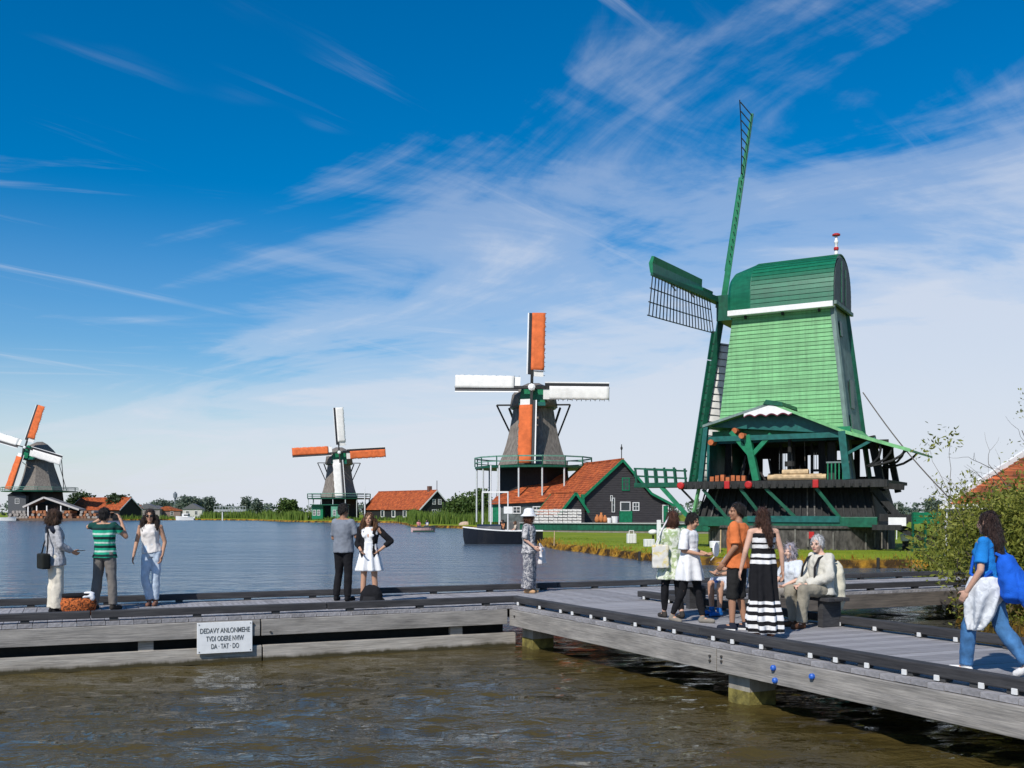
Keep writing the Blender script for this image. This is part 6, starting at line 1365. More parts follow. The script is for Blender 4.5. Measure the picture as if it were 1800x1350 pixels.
def finish_fused():
    for o, vox, sm, amp, ns, strain in REM:
        m = o.modifiers.new('fuse', 'REMESH'); m.mode = 'VOXEL'; m.voxel_size = vox; m.use_smooth_shade = True
        if sm: s_ = o.modifiers.new('soft', 'SMOOTH'); s_.factor = 0.5; s_.iterations = sm
    dg = bpy.context.evaluated_depsgraph_get(); new = []
    for o, vox, sm, amp, ns, strain in REM: new.append(bpy.data.meshes.new_from_object(o.evaluated_get(dg)))
    for (o, vox, sm, amp, ns, strain), me in zip(REM, new):
        o.modifiers.clear(); old = o.data; nm = old.name; o.data = me; bpy.data.meshes.remove(old); me.name = nm
        if amp:
            n = len(me.vertices); co = np.empty(n * 3, np.float32); me.vertices.foreach_get('co', co); co = co.reshape(-1, 3)
            nr = np.empty(n * 3, np.float32); me.vertices.foreach_get('normal', nr); nr = nr.reshape(-1, 3)
            off = hash(o.name) % 97
            fold = np.array([1 - 2 * abs(mnoise.noise(Vector((float(q_[0]) * ns * .9 * strain[0] + off + 3, float(q_[1]) * ns * .9 * strain[1], float(q_[2]) * ns * .7 * (.45 if strain[2] < 1 else 1) + float(q_[0]) * 3)))) for q_ in co], np.float32)
            d = .9 * (fold - .6) + np.array([mnoise.noise(Vector((float(c[0]) * ns * strain[0] + off, float(c[1]) * ns * strain[1], float(c[2]) * ns * strain[2]))) + 0.5 * mnoise.noise(Vector((float(c[0]) * ns * 2.3, float(c[1]) * ns * 2.3 + off, float(c[2]) * ns * 2.3))) for c in co], np.float32)
            co += nr * (d * amp)[:, None]; me.vertices.foreach_set('co', co.ravel()); me.update()
        if o.name.split('.')[0] == 'hair' and vox < .02:      # loose strands over the hair mass
            rg = np.random.default_rng(len(me.vertices)); bmx = bmesh.new(); bmx.from_mesh(me); bmx.verts.ensure_lookup_table(); vs = list(bmx.verts); bmx.normal_update(); n0 = len(vs); low = min(v.co.z for v in vs); hi = max(v.co.z for v in vs)
            ln = .030 if hi - low < .24 else .085
            for q_ in rg.integers(0, n0, 900):
                v = vs[int(q_)] if int(q_) < n0 else None; nr_ = v.normal.copy(); pz = v.co.copy(); g_ = Vector((0, 0, -1)); t_ = g_ - nr_ * g_.dot(nr_) + Vector(rg.normal(size=3)) * .35
                if t_.length < 1e-3: continue
                t_.normalize(); s_ = t_.cross(nr_); s_.normalize(); l_ = ln * rg.uniform(.5, 1.3); p0 = pz - nr_ * .002; p1 = pz + t_ * l_ * .55 + nr_ * .007; p2 = pz + t_ * l_ + nr_ * rg.uniform(-.004, .012); w_ = .0032
                a1 = [bmx.verts.new(p0 - s_ * w_), bmx.verts.new(p0 + s_ * w_), bmx.verts.new(p1 + s_ * w_ * .8), bmx.verts.new(p1 - s_ * w_ * .8), bmx.verts.new(p2)]
                bmx.faces.new(a1[:4]); bmx.faces.new((a1[3], a1[2], a1[4]))
            bmx.to_mesh(me); bmx.free()
        if o.get('slot'):     # open the jacket at the front
            bm = bmesh.new(); bm.from_mesh(me); kill = [f for f in bm.faces if abs(f.calc_center_median().x) < .078 and f.calc_center_median().y < -.02]; bmesh.ops.delete(bm, geom=kill, context='FACES'); bm.to_mesh(me); bm.free(); del o['slot']
            md = o.modifiers.new('thick', 'SOLIDIFY'); md.thickness = .006; md.offset = 0
        me.polygons.foreach_set('use_smooth', [True] * len(me.polygons))

# ------------------------------------------------------------------ vegetation
def leaf_mat(name, c1, c2, c3=None, trans=0.25):
    m = bpy.data.materials.new(name); m.use_nodes = True; nt = m.node_tree; N = nt.nodes; L = nt.links
    b = N['Principled BSDF']; b.inputs['Roughness'].default_value = 0.6; b.inputs['Specular IOR Level'].default_value = 0.25
    geo = N.new('ShaderNodeNewGeometry'); rp = N.new('ShaderNodeValToRGB'); e = rp.color_ramp.elements
    cols = [c1, c2] + ([c3] if c3 else [])
    while len(e) < len(cols): e.new(0.5)
    for i, c in enumerate(cols): e[i].position = i / (len(cols) - 1); e[i].color = c + (1,)
    nz = N.new('ShaderNodeTexNoise'); nz.inputs['Scale'].default_value = 0.9; nz.inputs['Detail'].default_value = 2; L.new(geo.outputs['Position'], nz.inputs['Vector'])
    mx = N.new('ShaderNodeMath'); mx.operation = 'MULTIPLY_ADD'; L.new(nz.outputs['Fac'], mx.inputs[0]); mx.inputs[1].default_value = 0.9; 
    sc = N.new('ShaderNodeMath'); sc.operation = 'MULTIPLY_ADD'; L.new(geo.outputs['Random Per Island'], sc.inputs[0]); sc.inputs[1].default_value = 0.7; sc.inputs[2].default_value = -0.30
    L.new(sc.outputs[0], mx.inputs[2]); L.new(mx.outputs[0], rp.inputs[0]); L.new(rp.outputs[0], b.inputs['Base Color'])
    if trans:
        tr = N.new('ShaderNodeBsdfTranslucent'); L.new(rp.outputs[0], tr.inputs[0]); ms = N.new('ShaderNodeMixShader'); ms.inputs[0].default_value = trans
        L.new(b.outputs[0], ms.inputs[1]); L.new(tr.outputs[0], ms.inputs[2]); L.new(ms.outputs[0], N['Material Output'].inputs[0])
    return m
NPR = np.random.default_rng(12)
def leaves(name, pts, size, mat, parent=None, aspect=0.45, upbias=0.0, kind='stuff', sizes=None):
    pts = np.asarray(pts, float); n = len(pts)
    a = NPR.normal(size=(n, 3)); a[:, 2] += upbias; a /= np.linalg.norm(a, axis=1)[:, None]
    b = np.cross(a, NPR.normal(size=(n, 3))); b /= np.linalg.norm(b, axis=1)[:, None] + 1e-9
    s = (size * NPR.uniform(0.5, 1.45, n))[:, None] if sizes is None else sizes[:, None]
    v = np.empty((n, 4, 3)); v[:, 0] = pts - a * s * .5; v[:, 1] = pts + b * s * aspect * .5; v[:, 2] = pts + a * s * .5; v[:, 3] = pts - b * s * aspect * .5
    return quads(name, v, mat, parent, kind)
def quads(name, v, mat, parent=None, kind='stuff'):
    n = len(v); me = bpy.data.meshes.new(name); me.vertices.add(n * 4); me.vertices.foreach_set('co', v.reshape(-1).astype(np.float32))
    me.loops.add(n * 4); me.loops.foreach_set('vertex_index', np.arange(n * 4, dtype=np.int32)); me.polygons.add(n); me.polygons.foreach_set('loop_start', np.arange(0, n * 4, 4, dtype=np.int32)); me.polygons.foreach_set('loop_total', np.full(n, 4, np.int32))
    me.materials.append(mat); me.update(); me.validate()
    o = bpy.data.objects.new(name, me); COL.objects.link(o); o.parent = parent
    if kind: o['kind'] = kind
    return o
def blades(name, base, h, w, mat, lean=0.25, kind='stuff', parent=None, droop=None):
    base = np.asarray(base, float); n = len(base); hh = h * NPR.uniform(.55, 1.15, n) * np.array([.85 + .55 * mnoise.noise(Vector((float(q[0]) * .23, float(q[1]) * .23, 5))) for q in base]); ang = NPR.uniform(0, 2 * np.pi, n)
    tip = base.copy(); tip[:, 0] += np.cos(ang) * hh * lean * NPR.uniform(0, 1, n); tip[:, 1] += np.sin(ang) * hh * lean * NPR.uniform(0, 1, n); tip[:, 2] += hh
    if droop is not None: tip += droop[:, None, :][:, 0] * hh[:, None]
    a2 = NPR.uniform(0, 2 * np.pi, n); s = np.stack([np.cos(a2), np.sin(a2), np.zeros(n)], 1) * (w * NPR.uniform(.6, 1.3, n))[:, None] * .5
    v = np.empty((n, 4, 3)); v[:, 0] = base - s; v[:, 1] = base + s; v[:, 2] = tip + s * .25; v[:, 3] = tip - s * .25
    return quads(name, v, mat, parent, kind)
L_OLIVE = leaf_mat('olive_leaf', (0.085, 0.105, 0.014), (0.17, 0.185, 0.028), (0.29, 0.29, 0.055))
L_DARK = leaf_mat('dark_leaf', (0.018, 0.034, 0.016), (0.035, 0.06, 0.022), (0.06, 0.09, 0.03), .15)
L_MID = leaf_mat('mid_leaf', (0.030, 0.060, 0.014), (0.06, 0.105, 0.022), (0.11, 0.16, 0.035), .2)
L_FAR = leaf_mat('hazy_leaf', (0.085, 0.120, 0.105), (0.115, 0.150, 0.115), (0.15, 0.185, 0.13), .2)  # distance haze painted into the leaf colour
L_REED = leaf_mat('reed_leaf', (0.060, 0.115, 0.016), (0.12, 0.19, 0.026), (0.20, 0.26, 0.05), .25)
L_GRASS = leaf_mat('grass_blade', (0.12, 0.19, 0.012), (0.20, 0.26, 0.02), (0.30, 0.33, 0.04), .3)
L_RUST = leaf_mat('dead_grass', (0.16, 0.075, 0.012), (0.34, 0.17, 0.02), (0.50, 0.30, 0.035), .2)
L_BROWN = leaf_mat('brown_twig_leaf', (0.05, 0.035, 0.012), (0.11, 0.075, 0.02), (0.16, 0.13, 0.03), .15)
M_BARK = M('bark', (0.085, 0.068, 0.048), 0.9, 0.35, 6, 0.8, 30, (2, 2, .4))

def clump_points(c, r, n, clumps, rng, flat=1.0, shell=0.5):
    """points in leaf clumps spread through an ellipsoid"""
    out = []
    cs = rng.normal(size=(clumps, 3)); cs /= np.linalg.norm(cs, axis=1)[:, None]; cs *= (shell + (1 - shell) * rng.uniform(0, 1, clumps)[:, None] ** .6) * np.array(r)
    w = rng.uniform(.5, 1.5, clumps); w /= w.sum()
    for k in range(clumps):
        m = max(3, int(n * w[k])); q = np.clip(rng.normal(size=(m, 3)), -1.6, 1.6) * np.array(r) * .20 * rng.uniform(.7, 1.4); out.append(cs[k] + q)
    return np.concatenate(out) + np.array(c)
def limb(mb, p, d, length, r, depth, rng, spread=.6, up=.1, tips=None):
    n = 4; pts = [p]; 
    for i in range(n):
        d = (d + Vector(rng.normal(size=3)) * .16 + Vector((0, 0, up))).normalized(); pts.append(pts[-1] + d * length / n)
    mb.tube(pts, [r * (1 - .55 * i / n) for i in range(n + 1)], 6 if r > .02 else 4)
    if tips is not None: tips.append(pts[-1])
    if depth > 0:
        for k in range(rng.integers(2, 4)):
            i = rng.integers(2, n + 1); dd = (d + Vector(rng.normal(size=3)) * spread).normalized(); limb(mb, pts[i], dd, length * rng.uniform(.55, .8), r * .5, depth - 1, rng, spread, up, tips)

def tree(label, px, Y, h, w, mat, n=900, leaf=.7, trunk_h=.3, base=.5, cat='tree', group=None, name='tree', clumps=26, shape=1.0):
    X = PX(px, Y); rng = np.random.default_rng(int(px * 7 + Y)); root = thing(name, label, cat, (X, Y, base), 0, group)
    mb = MB(); mb.tube([(0, 0, -.2), (0.1, 0, h * trunk_h), (0, 0.1, h * .7)], [h * .035, h * .025, h * .01], 7)
    for k in range(5):
        a = rng.uniform(0, 6.28); mb.tube([(0.05, 0, h * (trunk_h + .06 * k)), (math.cos(a) * w * .25, math.sin(a) * w * .25, h * (trunk_h + .18 + .08 * k))], [h * .012, h * .005], 5)
    mb.build('trunk', M_BARK, root)
    n = int(n * 2.2); c0 = h * (trunk_h * .6 + (1 - trunk_h * .6) / 2); pts = clump_points((0, 0, c0), (w / 2, w / 2, (h - h * trunk_h * .6) / 2 * .9), n, clumps, rng)
    core = np.clip(rng.normal(size=(n, 3)), -1.8, 1.8) * np.array((w * .22, w * .22, h * .2)) + np.array((0, 0, c0 * .95)); pts = np.concatenate([pts, core]); pts = pts[pts[:, 2] > .1]
    leaves('crown', pts, leaf * .8, mat, root, .7, kind=None)
    return root
def build_vegetation():
    # --- big bush in front of the jetty at right, and others behind it
    rng = np.random.default_rng(4)
    def bush(label, X, Y, z0, rx, ry, h, n, leafs, mat, twig=True, clumps=40, brown=0, nm='bush', up=.3):
        root = thing(nm, label, 'bush', (X, Y, z0)); mb = MB(); tips = []
        for k in range(14):
            a = rng.uniform(0, 6.28); d = Vector((math.cos(a) * rx / h * .8, math.sin(a) * ry / h * .8, .9)).normalized(); limb(mb, Vector((math.cos(a) * rx * .25, math.sin(a) * ry * .25, -.3)), d, h * rng.uniform(.55, .85), .028, 2, rng, .45, .06, tips)
        mb.build('branches', M_BARK, root)
        pts = clump_points((0, 0, h * .48), (rx * .92, ry * .92, h * .50), n, clumps, rng, shell=.35)
        extra = np.concatenate([np.array(t) + rng.normal(size=(max(6, n // (len(tips) * 6)), 3)) * .14 for t in tips]); inner = np.clip(rng.normal(size=(n // 3, 3)), -1.9, 1.9) * np.array((rx * .42, ry * .42, h * .22)) + np.array((0, 0, h * .45)); pts = np.concatenate([pts, extra, inner]); pts = pts[pts[:, 2] > .0]
        leaves('foliage', pts, leafs, mat, root, .36, up)
        if brown:
            q = np.stack([rng.uniform(-rx, rx, brown), rng.uniform(-ry, ry * .5, brown), rng.uniform(-.1, h * .35, brown)], 1); leaves('undergrowth', q, leafs * 1.3, L_BROWN, root, .25, 1.0)
        return root
    bush('big olive green bush at the water edge behind the walking person in blue', 10.75, 19.5, .15, 2.15, 1.7, 2.8, 46000, .105, L_OLIVE, clumps=75, brown=3500)
    bush('loose leafy bush growing beyond the jetty at right', 14.2, 29.5, .3, 1.9, 1.7, 2.4, 20000, .12, L_OLIVE, clumps=46)
    bush('small pale willow shrub leaning over the far jetty kerb', 11.3, 27.0, .2, .6, .7, 1.25, 1300, .12, L_OLIVE, clumps=18, up=.9)
    # reeds at its foot
    q = np.stack([rng.uniform(8.6, 12.0, 1500), rng.uniform(16.8, 19.0, 1500), np.full(1500, .02)], 1); blades('waterside_weeds', q, .5, .03, L_BROWN, .4)
    # --- sparse tree with bare twigs
    root = thing('sparse_tree', 'tall sparse tree with bare twigs and few yellow green leaves at right edge', 'tree', (14.1, 25.5, .45)); mb = MB(); tips = []
    rg = np.random.default_rng(21)
    mb.tube([(0, 0, -.3), (.05, 0, .9), (-.05, .05, 1.9)], [.14, .11, .085], 8)
    for k in range(9):
        a = R(200 - k * 26) + rg.uniform(-.2, .2); d = Vector((math.cos(a) * .95, math.sin(a) * .35, .55 + .45 * abs(math.sin(a)))).normalized(); limb(mb, Vector((-.03, .03, 1.2 + .09 * k)), d, rg.uniform(1.3, 1.9), .04, 3, rg, .5, .02, tips)
    mb.build('trunk', M_BARK, root)
    tp = np.array([tuple(t) for t in tips]); sel = tp[(tp[:, 0] > -.9) & (rg.uniform(0, 1, len(tp)) < .8)]
    pts = np.concatenate([t + rg.normal(size=(26, 3)) * np.array((.22, .22, .10)) for t in sel]); leaves('crown', pts, .085, L_OLIVE, root, .4, kind=None)
    # --- far trees
    tree('dark round tree right of the red roofed barn by the leftmost mill', 205, 300, 7.6, 6.2, L_DARK, 900, .9, .15, clumps=24)
    tree('round dark green shrub left of the distant white sailed mill', 505, 262, 5.6, 5.4, L_MID, 900, .7, .08, name='shrub_tree', clumps=26)
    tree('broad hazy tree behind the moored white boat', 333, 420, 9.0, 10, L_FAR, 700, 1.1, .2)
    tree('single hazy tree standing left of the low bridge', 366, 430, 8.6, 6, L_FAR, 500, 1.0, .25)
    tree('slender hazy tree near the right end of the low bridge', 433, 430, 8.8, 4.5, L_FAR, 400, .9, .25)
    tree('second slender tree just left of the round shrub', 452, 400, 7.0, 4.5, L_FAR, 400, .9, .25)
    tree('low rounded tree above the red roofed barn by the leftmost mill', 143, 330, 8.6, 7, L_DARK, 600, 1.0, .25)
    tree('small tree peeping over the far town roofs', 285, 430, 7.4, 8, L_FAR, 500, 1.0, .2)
    tree('tall bushy tree just left of the white landing frame', 842, 172, 6.0, 4.0, L_MID, 800, .5, .1)
    tree('mid green tree between the long barn and the landing frame', 818, 182, 4.9, 5.5, L_MID, 900, .55, .1)
    tree('low green tree right beside the gable of the long barn', 797, 200, 4.2, 5, L_MID, 700, .55, .1)
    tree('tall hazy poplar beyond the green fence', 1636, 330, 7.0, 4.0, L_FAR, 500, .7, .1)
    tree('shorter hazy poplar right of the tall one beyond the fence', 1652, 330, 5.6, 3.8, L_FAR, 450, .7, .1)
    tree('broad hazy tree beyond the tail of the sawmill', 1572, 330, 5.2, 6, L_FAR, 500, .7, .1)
    # far wood as one mass
    rg = np.random.default_rng(8); pts = []
    for X0 in np.arange(-520, 420, 4.5):
        Y = 560 + 60 * math.sin(X0 * .05) + rg.uniform(-20, 20); h = 6.5 + 3.2 * mnoise.noise(Vector((X0 * .022, 0, 3))) + rg.uniform(-1.5, 1.8)
        m = 110; q = np.stack([rg.normal(X0, 3.2, m), rg.normal(Y, 4, m), .3 + np.abs(rg.uniform(0, 1, m)) ** .8 * h], 1); pts.append(q)
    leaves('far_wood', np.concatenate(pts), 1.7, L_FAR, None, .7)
    # hedgerow / reed belts along the far banks
    def belt(name, pairs, n, h, w, mat, depth, lean=.25):
        b = []
        for (p0, Y0), (p1, Y1) in zip(pairs[:-1], pairs[1:]):
            L_ = math.hypot(PX(p1, Y1) - PX(p0, Y0), Y1 - Y0); m = int(n * L_)
            t = rg.uniform(0, 1, m); X = PX(p0, Y0) + (PX(p1, Y1) - PX(p0, Y0)) * t; Y = Y0 + (Y1 - Y0) * t + rg.uniform(.3, depth, m)
            X = X + rg.uniform(.2, .8, m) * 1.0; b.append(np.stack([X, Y, np.full(m, .25) + .12 * rg.uniform(0, 1, m)], 1))
        return blades(name, np.concatenate(b), h, w, mat, lean)
    belt('reed_belt', [(345, 300), (450, 286), (500, 250), (535, 238)], 48, 2.3, .30, L_REED, 9)
    belt('reed_belt', [(545, 237), (690, 226), (712, 192)], 22, 1.1, .25, L_REED, 5)
    belt('reed_belt', [(712, 190), (722, 160), (800, 152), (850, 142), (868, 121)], 120, 2.1, .16, L_REED, 10)
    belt('reed_belt', [(205, 287), (342, 300)], 16, 1.2, .3, L_REED, 5)
    belt('reed_belt', [(1560, 75), (1670, 70)], 90, 1.2, .10, L_REED, 6)
    # --- island grass: blades and rusty fringe on the bank
    top = [r for r in zip(SHORE_ROWS[1], SHORE_ROWS[3]) if 36 < r[0][1] < 80 and -2 < r[0][0] < 22]
    pts = []
    for a, b in top:
        for k in range(34):
            t = rg.uniform(0, 1.0) ** .8; f = rg.uniform(-.4, .4); pts.append((a[0] + (b[0] - a[0]) * t + f, a[1] + (b[1] - a[1]) * t + rg.uniform(-.1, .1), a[2] + (b[2] - a[2]) * t - .03))
    blades('dead_grass_fringe', pts, .26, .05, L_RUST, .7)
    pts = []
    for a, b in [r for r in zip(SHORE_ROWS[3], SHORE_ROWS[4]) if 36 < r[0][1] < 80 and -2 < r[0][0] < 22]:
        n_ = 60; dx, dy = b[0] - a[0], b[1] - a[1]
        for k in range(n_):
            t = rg.uniform(0, 7.5) if a[0] > 3 else rg.uniform(0, 3); x, y = a[0] + dx * t + rg.uniform(-.5, .5), a[1] + dy * t + rg.uniform(-.3, .3)
            pts.append((x, y, min(.5, a[2] + (b[2] - a[2]) * min(t, 1)) - .02))
    pts = np.array(pts); lc = np.array((15.25, 54.7)); keep = np.hypot(pts[:, 0] - lc[0], pts[:, 1] - lc[1]) > 5.0
    blades('grass', pts[keep], .13, .04, L_GRASS, .6)
build_vegetation()

# ------------------------------------------------------------------ boats
def boat(name, label, X, Y, yaw, L_, Wd, Hh, hull, rim, group=None, bow=.35):
    root = thing(name, label, 'boat', (X, Y, 0), yaw, group)
    secs = []
    for t in np.linspace(0, 1, 11):
        w = Wd / 2 * (math.sin(math.pi * min(1, (t * .86 + .06))) ** .45 if t < .6 else (1 - ((t - .6) / .4) ** 2.2) * .985 + .015)
        sh = Hh * (1 + bow * max(0, t - .35) ** 1.6 * 1.6); x = (t - .5) * L_; rk = .28 * L_ * max(0, t - .8)
        secs.append([(x - rk * .8, 0, -.25), (x - rk * .4, -w * .72, -.1), (x, -w, sh), (x, -w * .9, sh), (x, 0, sh * .45), (x, w * .9, sh), (x, w, sh), (x - rk * .4, w * .72, -.1)])
    mb = MB(); mb.loft(secs); mb.build('hull', hull, root)
    for sg in (-1, 1): MB().tube([(s[2][0], s[2][1] * sg * -1, s[2][2] + .02) for s in secs], .05, 6).build('gunwale', rim, root)
    return root
def build_boats():
    blk = M('hull_black', (0.010, 0.012, 0.018), 0.3, 0.2)
    b = boat('tour_boat', 'black open tour boat with pale rim moored left of the person in sun hat', PX(884, 75.5), 75.5, R(178), 5.9, 1.9, .95, blk, M_WHITE)
    mb = MB(); mb.loft([[(x, y * sc, .95 + z) for y, z in ((-.75, 0), (-.6, .38), (0, .5), (.6, .38), (.75, 0))] for x, sc in ((.1, .95), (.9, .9), (1.9, .6))], caps=True, close=True); mb.build('canopy', M('canopy_navy', (0.012, 0.02, 0.035), 0.5), b)
    MB().box(-.05, .0, -.3, .3, 1.3, 1.7).build('windscreen', M_GLASS, b)
    MB().box(-1.9, -1.7, -.8, .8, .55, .7).build('thwart', M_PALE_WOOD, b)
    SITB = dict(pel=(0, .02, .50), sp=(0, .03, .66), ch=(0, .02, .83), nk=(0, .01, 1.0), hd=(0, -.04, 1.15), shL=(.168, .01, .95), shR=(-.168, .01, .95), elL=(.22, -.06, .70), wrL=(.12, -.28, .60), elR=(-.22, -.06, .70), wrR=(-.12, -.28, .60),
                hipL=(.09, 0, .50), hipR=(-.09, 0, .50), knL=(.12, -.42, .50), knR=(-.12, -.42, .50), anL=(.12, -.44, .085), anR=(-.12, -.40, .085), toL=(.14, -.60, .035), toR=(-.14, -.56, .035))
    def rider(label, X, Y, z, head, col, sk='tan', hairc=(0.03, 0.018, 0.012)):
        f = Fig(label, X, Y, 1.7, head, SITB, sk, True, z=z, voxel=.022); f.shirt(cloth('rider%d' % int(col[0] * 1000 + col[1] * 90), col), .9, .02, vox=.025, amp=0); f.trousers(cloth('rider_legs', (0.05, 0.06, 0.09)), 1, .016, vox=.025, amp=0); f.hair(hairm('rider%d' % int(hairc[0] * 1000), hairc), 'bob', amp=0)
    rider('person in orange top sitting under the canopy edge of the black tour boat', PX(884, 75.4), 75.4, .52, R(-60), (0.55, 0.22, 0.10)); rider('person in pale top sitting at the stern of the black tour boat', PX(906, 75.4), 75.4, .42, R(-80), (0.55, 0.45, 0.35), 'light', (0.12, 0.06, 0.03))
    p = boat('pleasure_boat', 'small boat with pink white sides carrying two people on open water', PX(744, 122), 122, R(12), 2.9, 1.3, .55, M('hull_pink', (0.55, 0.36, 0.34), 0.5, 0.2), M('hull_stripe', (0.05, 0.08, 0.06), 0.5))
    MB().box(-1.3, 1.2, -.66, -.62, -.05, .18).build('waterline_band', M('hull_green', (0.02, 0.06, 0.045), 0.5), p); MB().box(.35, .55, -.3, .0, .3, 1.1).build('outboard', M_WHITE, p)
    rider('person in pink top sitting at left in the small pleasure boat', PX(736, 122), 122, .18, R(20), (0.60, 0.25, 0.25)); rider('person in dark blue top sitting at right in the small pleasure boat', PX(751, 122), 122, .18, R(-30), (0.05, 0.06, 0.16))
    w1 = boat('motor_boat', 'white motor boat moored at the far left wooden bank', PX(325, 296), 296, R(175), 5.5, 1.9, .9, M_WHITE, M_WHITE); MB().box(-1.2, .6, -.7, .7, .8, 1.9).build('cabin', M_WHITE, w1); MB().box(-1.21, .0, -.72, .72, 1.25, 1.65).build('cabin_window', M_GLASS, w1)
    w2 = boat('motor_boat', 'small white boat beside the wharf below the leftmost mill', PX(12, 280), 280, R(3), 5, 1.8, .8, M_WHITE, M_WHITE)
build_boats()

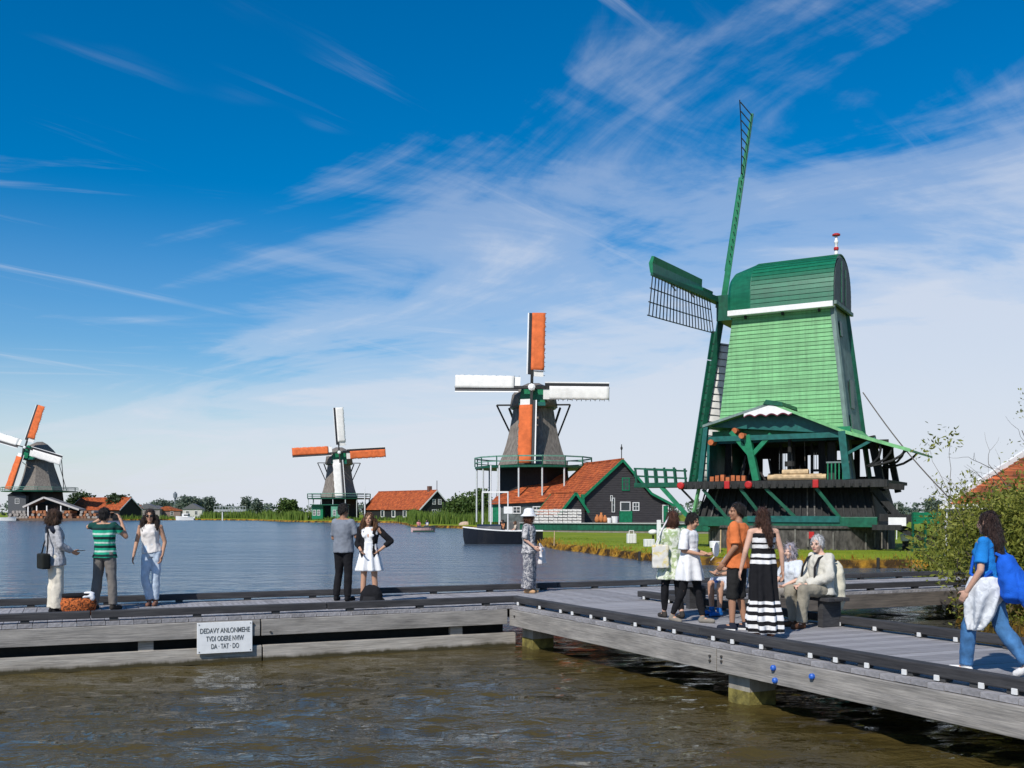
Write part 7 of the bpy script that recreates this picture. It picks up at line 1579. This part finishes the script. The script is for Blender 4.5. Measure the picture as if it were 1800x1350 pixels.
# ------------------------------------------------------------------ small things on the banks
def build_small():
    def lantern(name, label, px, Y, w, h, dark_h, z=.5):
        r = thing(name, label, 'lamp', (PX(px, Y), Y, z), R(-10)); MB().tube([(0, 0, 0), (0, 0, dark_h)], w * .36, 12).build('base', M_BLACK_WOOD, r); MB().lathe([(w * .5, dark_h), (w * .55, dark_h + h * .9), (w * .4, dark_h + h)], 14).build('shade', M_WHITE, r, smooth=False)
    lantern('bollard_lamp', 'white topped black bollard lamp on the grass right of the sawmill', 1592, 50, .45, .34, .48, .47)
    lantern('bollard_lamp', 'white topped lamp on the grass just left of the sawmill foundation', 1257, 49, .5, .32, .18, .47)
    for px, Y, w, h, lab in ((1110, 60, .50, .62, 'white slatted box on the grass before the green quay'), (1141, 54, .52, .46, 'larger white box on the grass behind the group of people')):
        r = thing('white_box', lab, 'box', (PX(px, Y), Y, .47), R(12)); MB().box(-w / 2, w / 2, -w / 3, w / 3, .06, h).build('case', M_WHITE, r, bevel=.02); MB().box(-w / 2.6, w / 2.6, -w / 2.8, w / 2.8, 0, .06).build('foot', M_BLACK_WOOD, r)
        for k in range(3): MB().box(-w / 2 + .05 + k * w * .33, -w / 2 + .09 + k * w * .33, -w / 3 - .015, -w / 3, .1, h - .04).build('slat', M_WHITE_PLASTIC, r)
        if px == 1110: MB().tube([(-.15, 0, h), (-.13, 0, h + .18), (.13, 0, h + .18), (.15, 0, h)], .025, 6).build('handle', M_WHITE, r)
    r = thing('round_lamp', 'round white globe lamp behind the larger white box', 'lamp', (PX(1148, 56), 56, .47)); MB().tube([(0, 0, 0), (0, 0, .62)], .05, 8).build('stem', M_BLACK_WOOD, r); MB().ell((0, 0, .78), (.26, .26, .16), None, 16, 10).build('globe', M_WHITE, r, smooth=True)
    r = thing('marker_post', 'white painted marker post on the grass left of the group', 'post', (PX(1158, 53), 53, .4)); MB().box(-.10, .10, -.08, .08, .55, 1.55).build('panel', M_WHITE, r); MB().tube([(0, 0, 0), (0, 0, .55)], .035, 8).build('stem', M_PALE_WOOD, r)
    for px, Y, h, lab in ((1266, 47, 1.25, 'thin pale stake before the sawmill foundation'), (974, 63, .9, 'thin pale stake at the grassy bank corner'), (1592 - 16, 70, 2.6, 'thin white mast behind the sawmill tail beam')):
        r = thing('stake', lab, 'stake', (PX(px, Y), Y, .3)); MB().tube([(0, 0, 0), (.03, 0, h)], [.035, .028], 6).build('pole', M_PALE_WOOD if px != 1576 else M_WHITE, r)
    # bank piles at the island edge
    for i, px in enumerate((1128, 1210, 1455, 1535, 1618)):
        a = [r_ for r_ in SHORE_ROWS[0] if abs(900 + r_[0] / r_[1] * 1800 - px) < 8 and r_[1] < 70]
        if a: 
            o = MB().tube([(0, 0, -.5), (.02, 0, .42), (.02, 0, .46)], [.075, .07, .05], 8).build('bank_pile', M_BLACK_WOOD); o.location = (a[0][0], a[0][1], 0); tag(o, ['dark bank pile left of the group of people', 'dark bank pile behind the white shirt and fan', 'dark bank pile right of the white haired seated person', 'dark bank pile below the sawmill stairs', 'dark bank pile near the right bushes'][i], 'pile', 'dark piles along the grassy bank')
    # pale boulders / mooring stone by the reeds
    rs = np.random.default_rng(2)
    o = MB().ell((0, 0, .3), (1.0, .6, .5), None, 10, 7).build('bank_stone', M('pale_stone', (0.45, 0.33, 0.24), 0.9, .25), None, smooth=True); o.location = (PX(818, 149), 149, .2); tag(o, 'pale pinkish stone at the end of the reed bank', 'stone')
    # far town
    cols = [((0.45, 0.33, 0.18), 'yellow'), ((0.30, 0.27, 0.26), 'grey'), ((0.22, 0.16, 0.14), 'brown'), ((0.40, 0.38, 0.36), 'pale grey'), ((0.55, 0.53, 0.50), 'white')]
    spec = [(222, 312, 7, 5.0, 0, 'small yellow house on the far left bank'), (240, 330, 9, 4.2, 2, 'brown far house right of the yellow one'), (258, 330, 8, 4.6, 1, 'grey far house in the middle of the distant row'), (274, 335, 8, 4.0, 3, 'pale grey far house behind the person in white top'), (292, 335, 9, 3.8, 2, 'low brown boathouse left of the white motor boat'), (338, 330, 6, 4.6, 4, 'white hut above the white motor boat')]
    for px, Y, w, h, ci, lab in spec:
        c, nm = cols[ci]; r = thing('far_house', lab, 'house', (PX(px, Y), Y, .5), R(8), 'houses of the far town'); m = M('house_' + nm.replace(' ', '_'), c, .85); MB().box(-w / 2, w / 2, 0, 6, 0, h * .6).build('wall', m, r)
        MB().prism([(-w / 2 - .3, -.3, h * .6), (w / 2 + .3, -.3, h * .6), (0, -.3, h)], (0, 6.6, 0)).build('roof', M_TILE_OLD if ci in (0, 2) else M('slate', (0.12, 0.12, 0.13), .8), r)
        for x in (-w * .25, w * .2): window(r, x, h * .2, 1.0, 1.3, y=-.02)
    br = thing('low_bridge', 'low grey bridge above the reeds on the far bank', 'bridge', (PX(404, 330), 330, .5)); bw = PX(432, 330) - PX(376, 330)
    MB().box(-bw / 2, bw / 2, 0, 4, 2.0, 2.7).build('deck', M('bridge_grey', (0.30, 0.32, 0.35), .8), br)
    for k in range(6): MB().box(-bw / 2 + k * bw / 5 - .25, -bw / 2 + k * bw / 5 + .25, .5, 3.5, 0, 2.0).build('pier', M('bridge_grey', (0.3, 0.32, 0.35)), br)
    for k in range(12): MB().box(-bw / 2 + k * bw / 11 - .06, -bw / 2 + k * bw / 11 + .06, 0, .12, 2.7, 3.6).build('rail_post', M('bridge_grey', (0.3, 0.32, 0.35)), br)
    MB().box(-bw / 2, bw / 2, 0, .12, 3.6, 3.75).build('hand_rail', M('bridge_grey', (0.3, 0.32, 0.35)), br)
    r = thing('channel_post', 'white channel post standing before the far reeds', 'post', (PX(391, 285), 285, -.3)); MB().tube([(0, 0, 0), (0, 0, 2.6)], .16, 8).build('pole', M_WHITE, r)
    r = thing('far_tower', 'thin dark mast rising above the far trees', 'mast', (PX(308, 540), 540, .5)); MB().tube([(0, 0, 0), (0, 0, 10), (0, 0, 12.5)], [.7, .6, .5], 8).build('shaft', M('far_mast', (0.16, 0.18, 0.21), .8), r); MB().lathe([(1.1, 9.4), (1.1, 11.6), (.5, 12)], 10).build('head', M('far_mast', (0.16, 0.18, 0.21)), r)
build_small()
finish_fused()
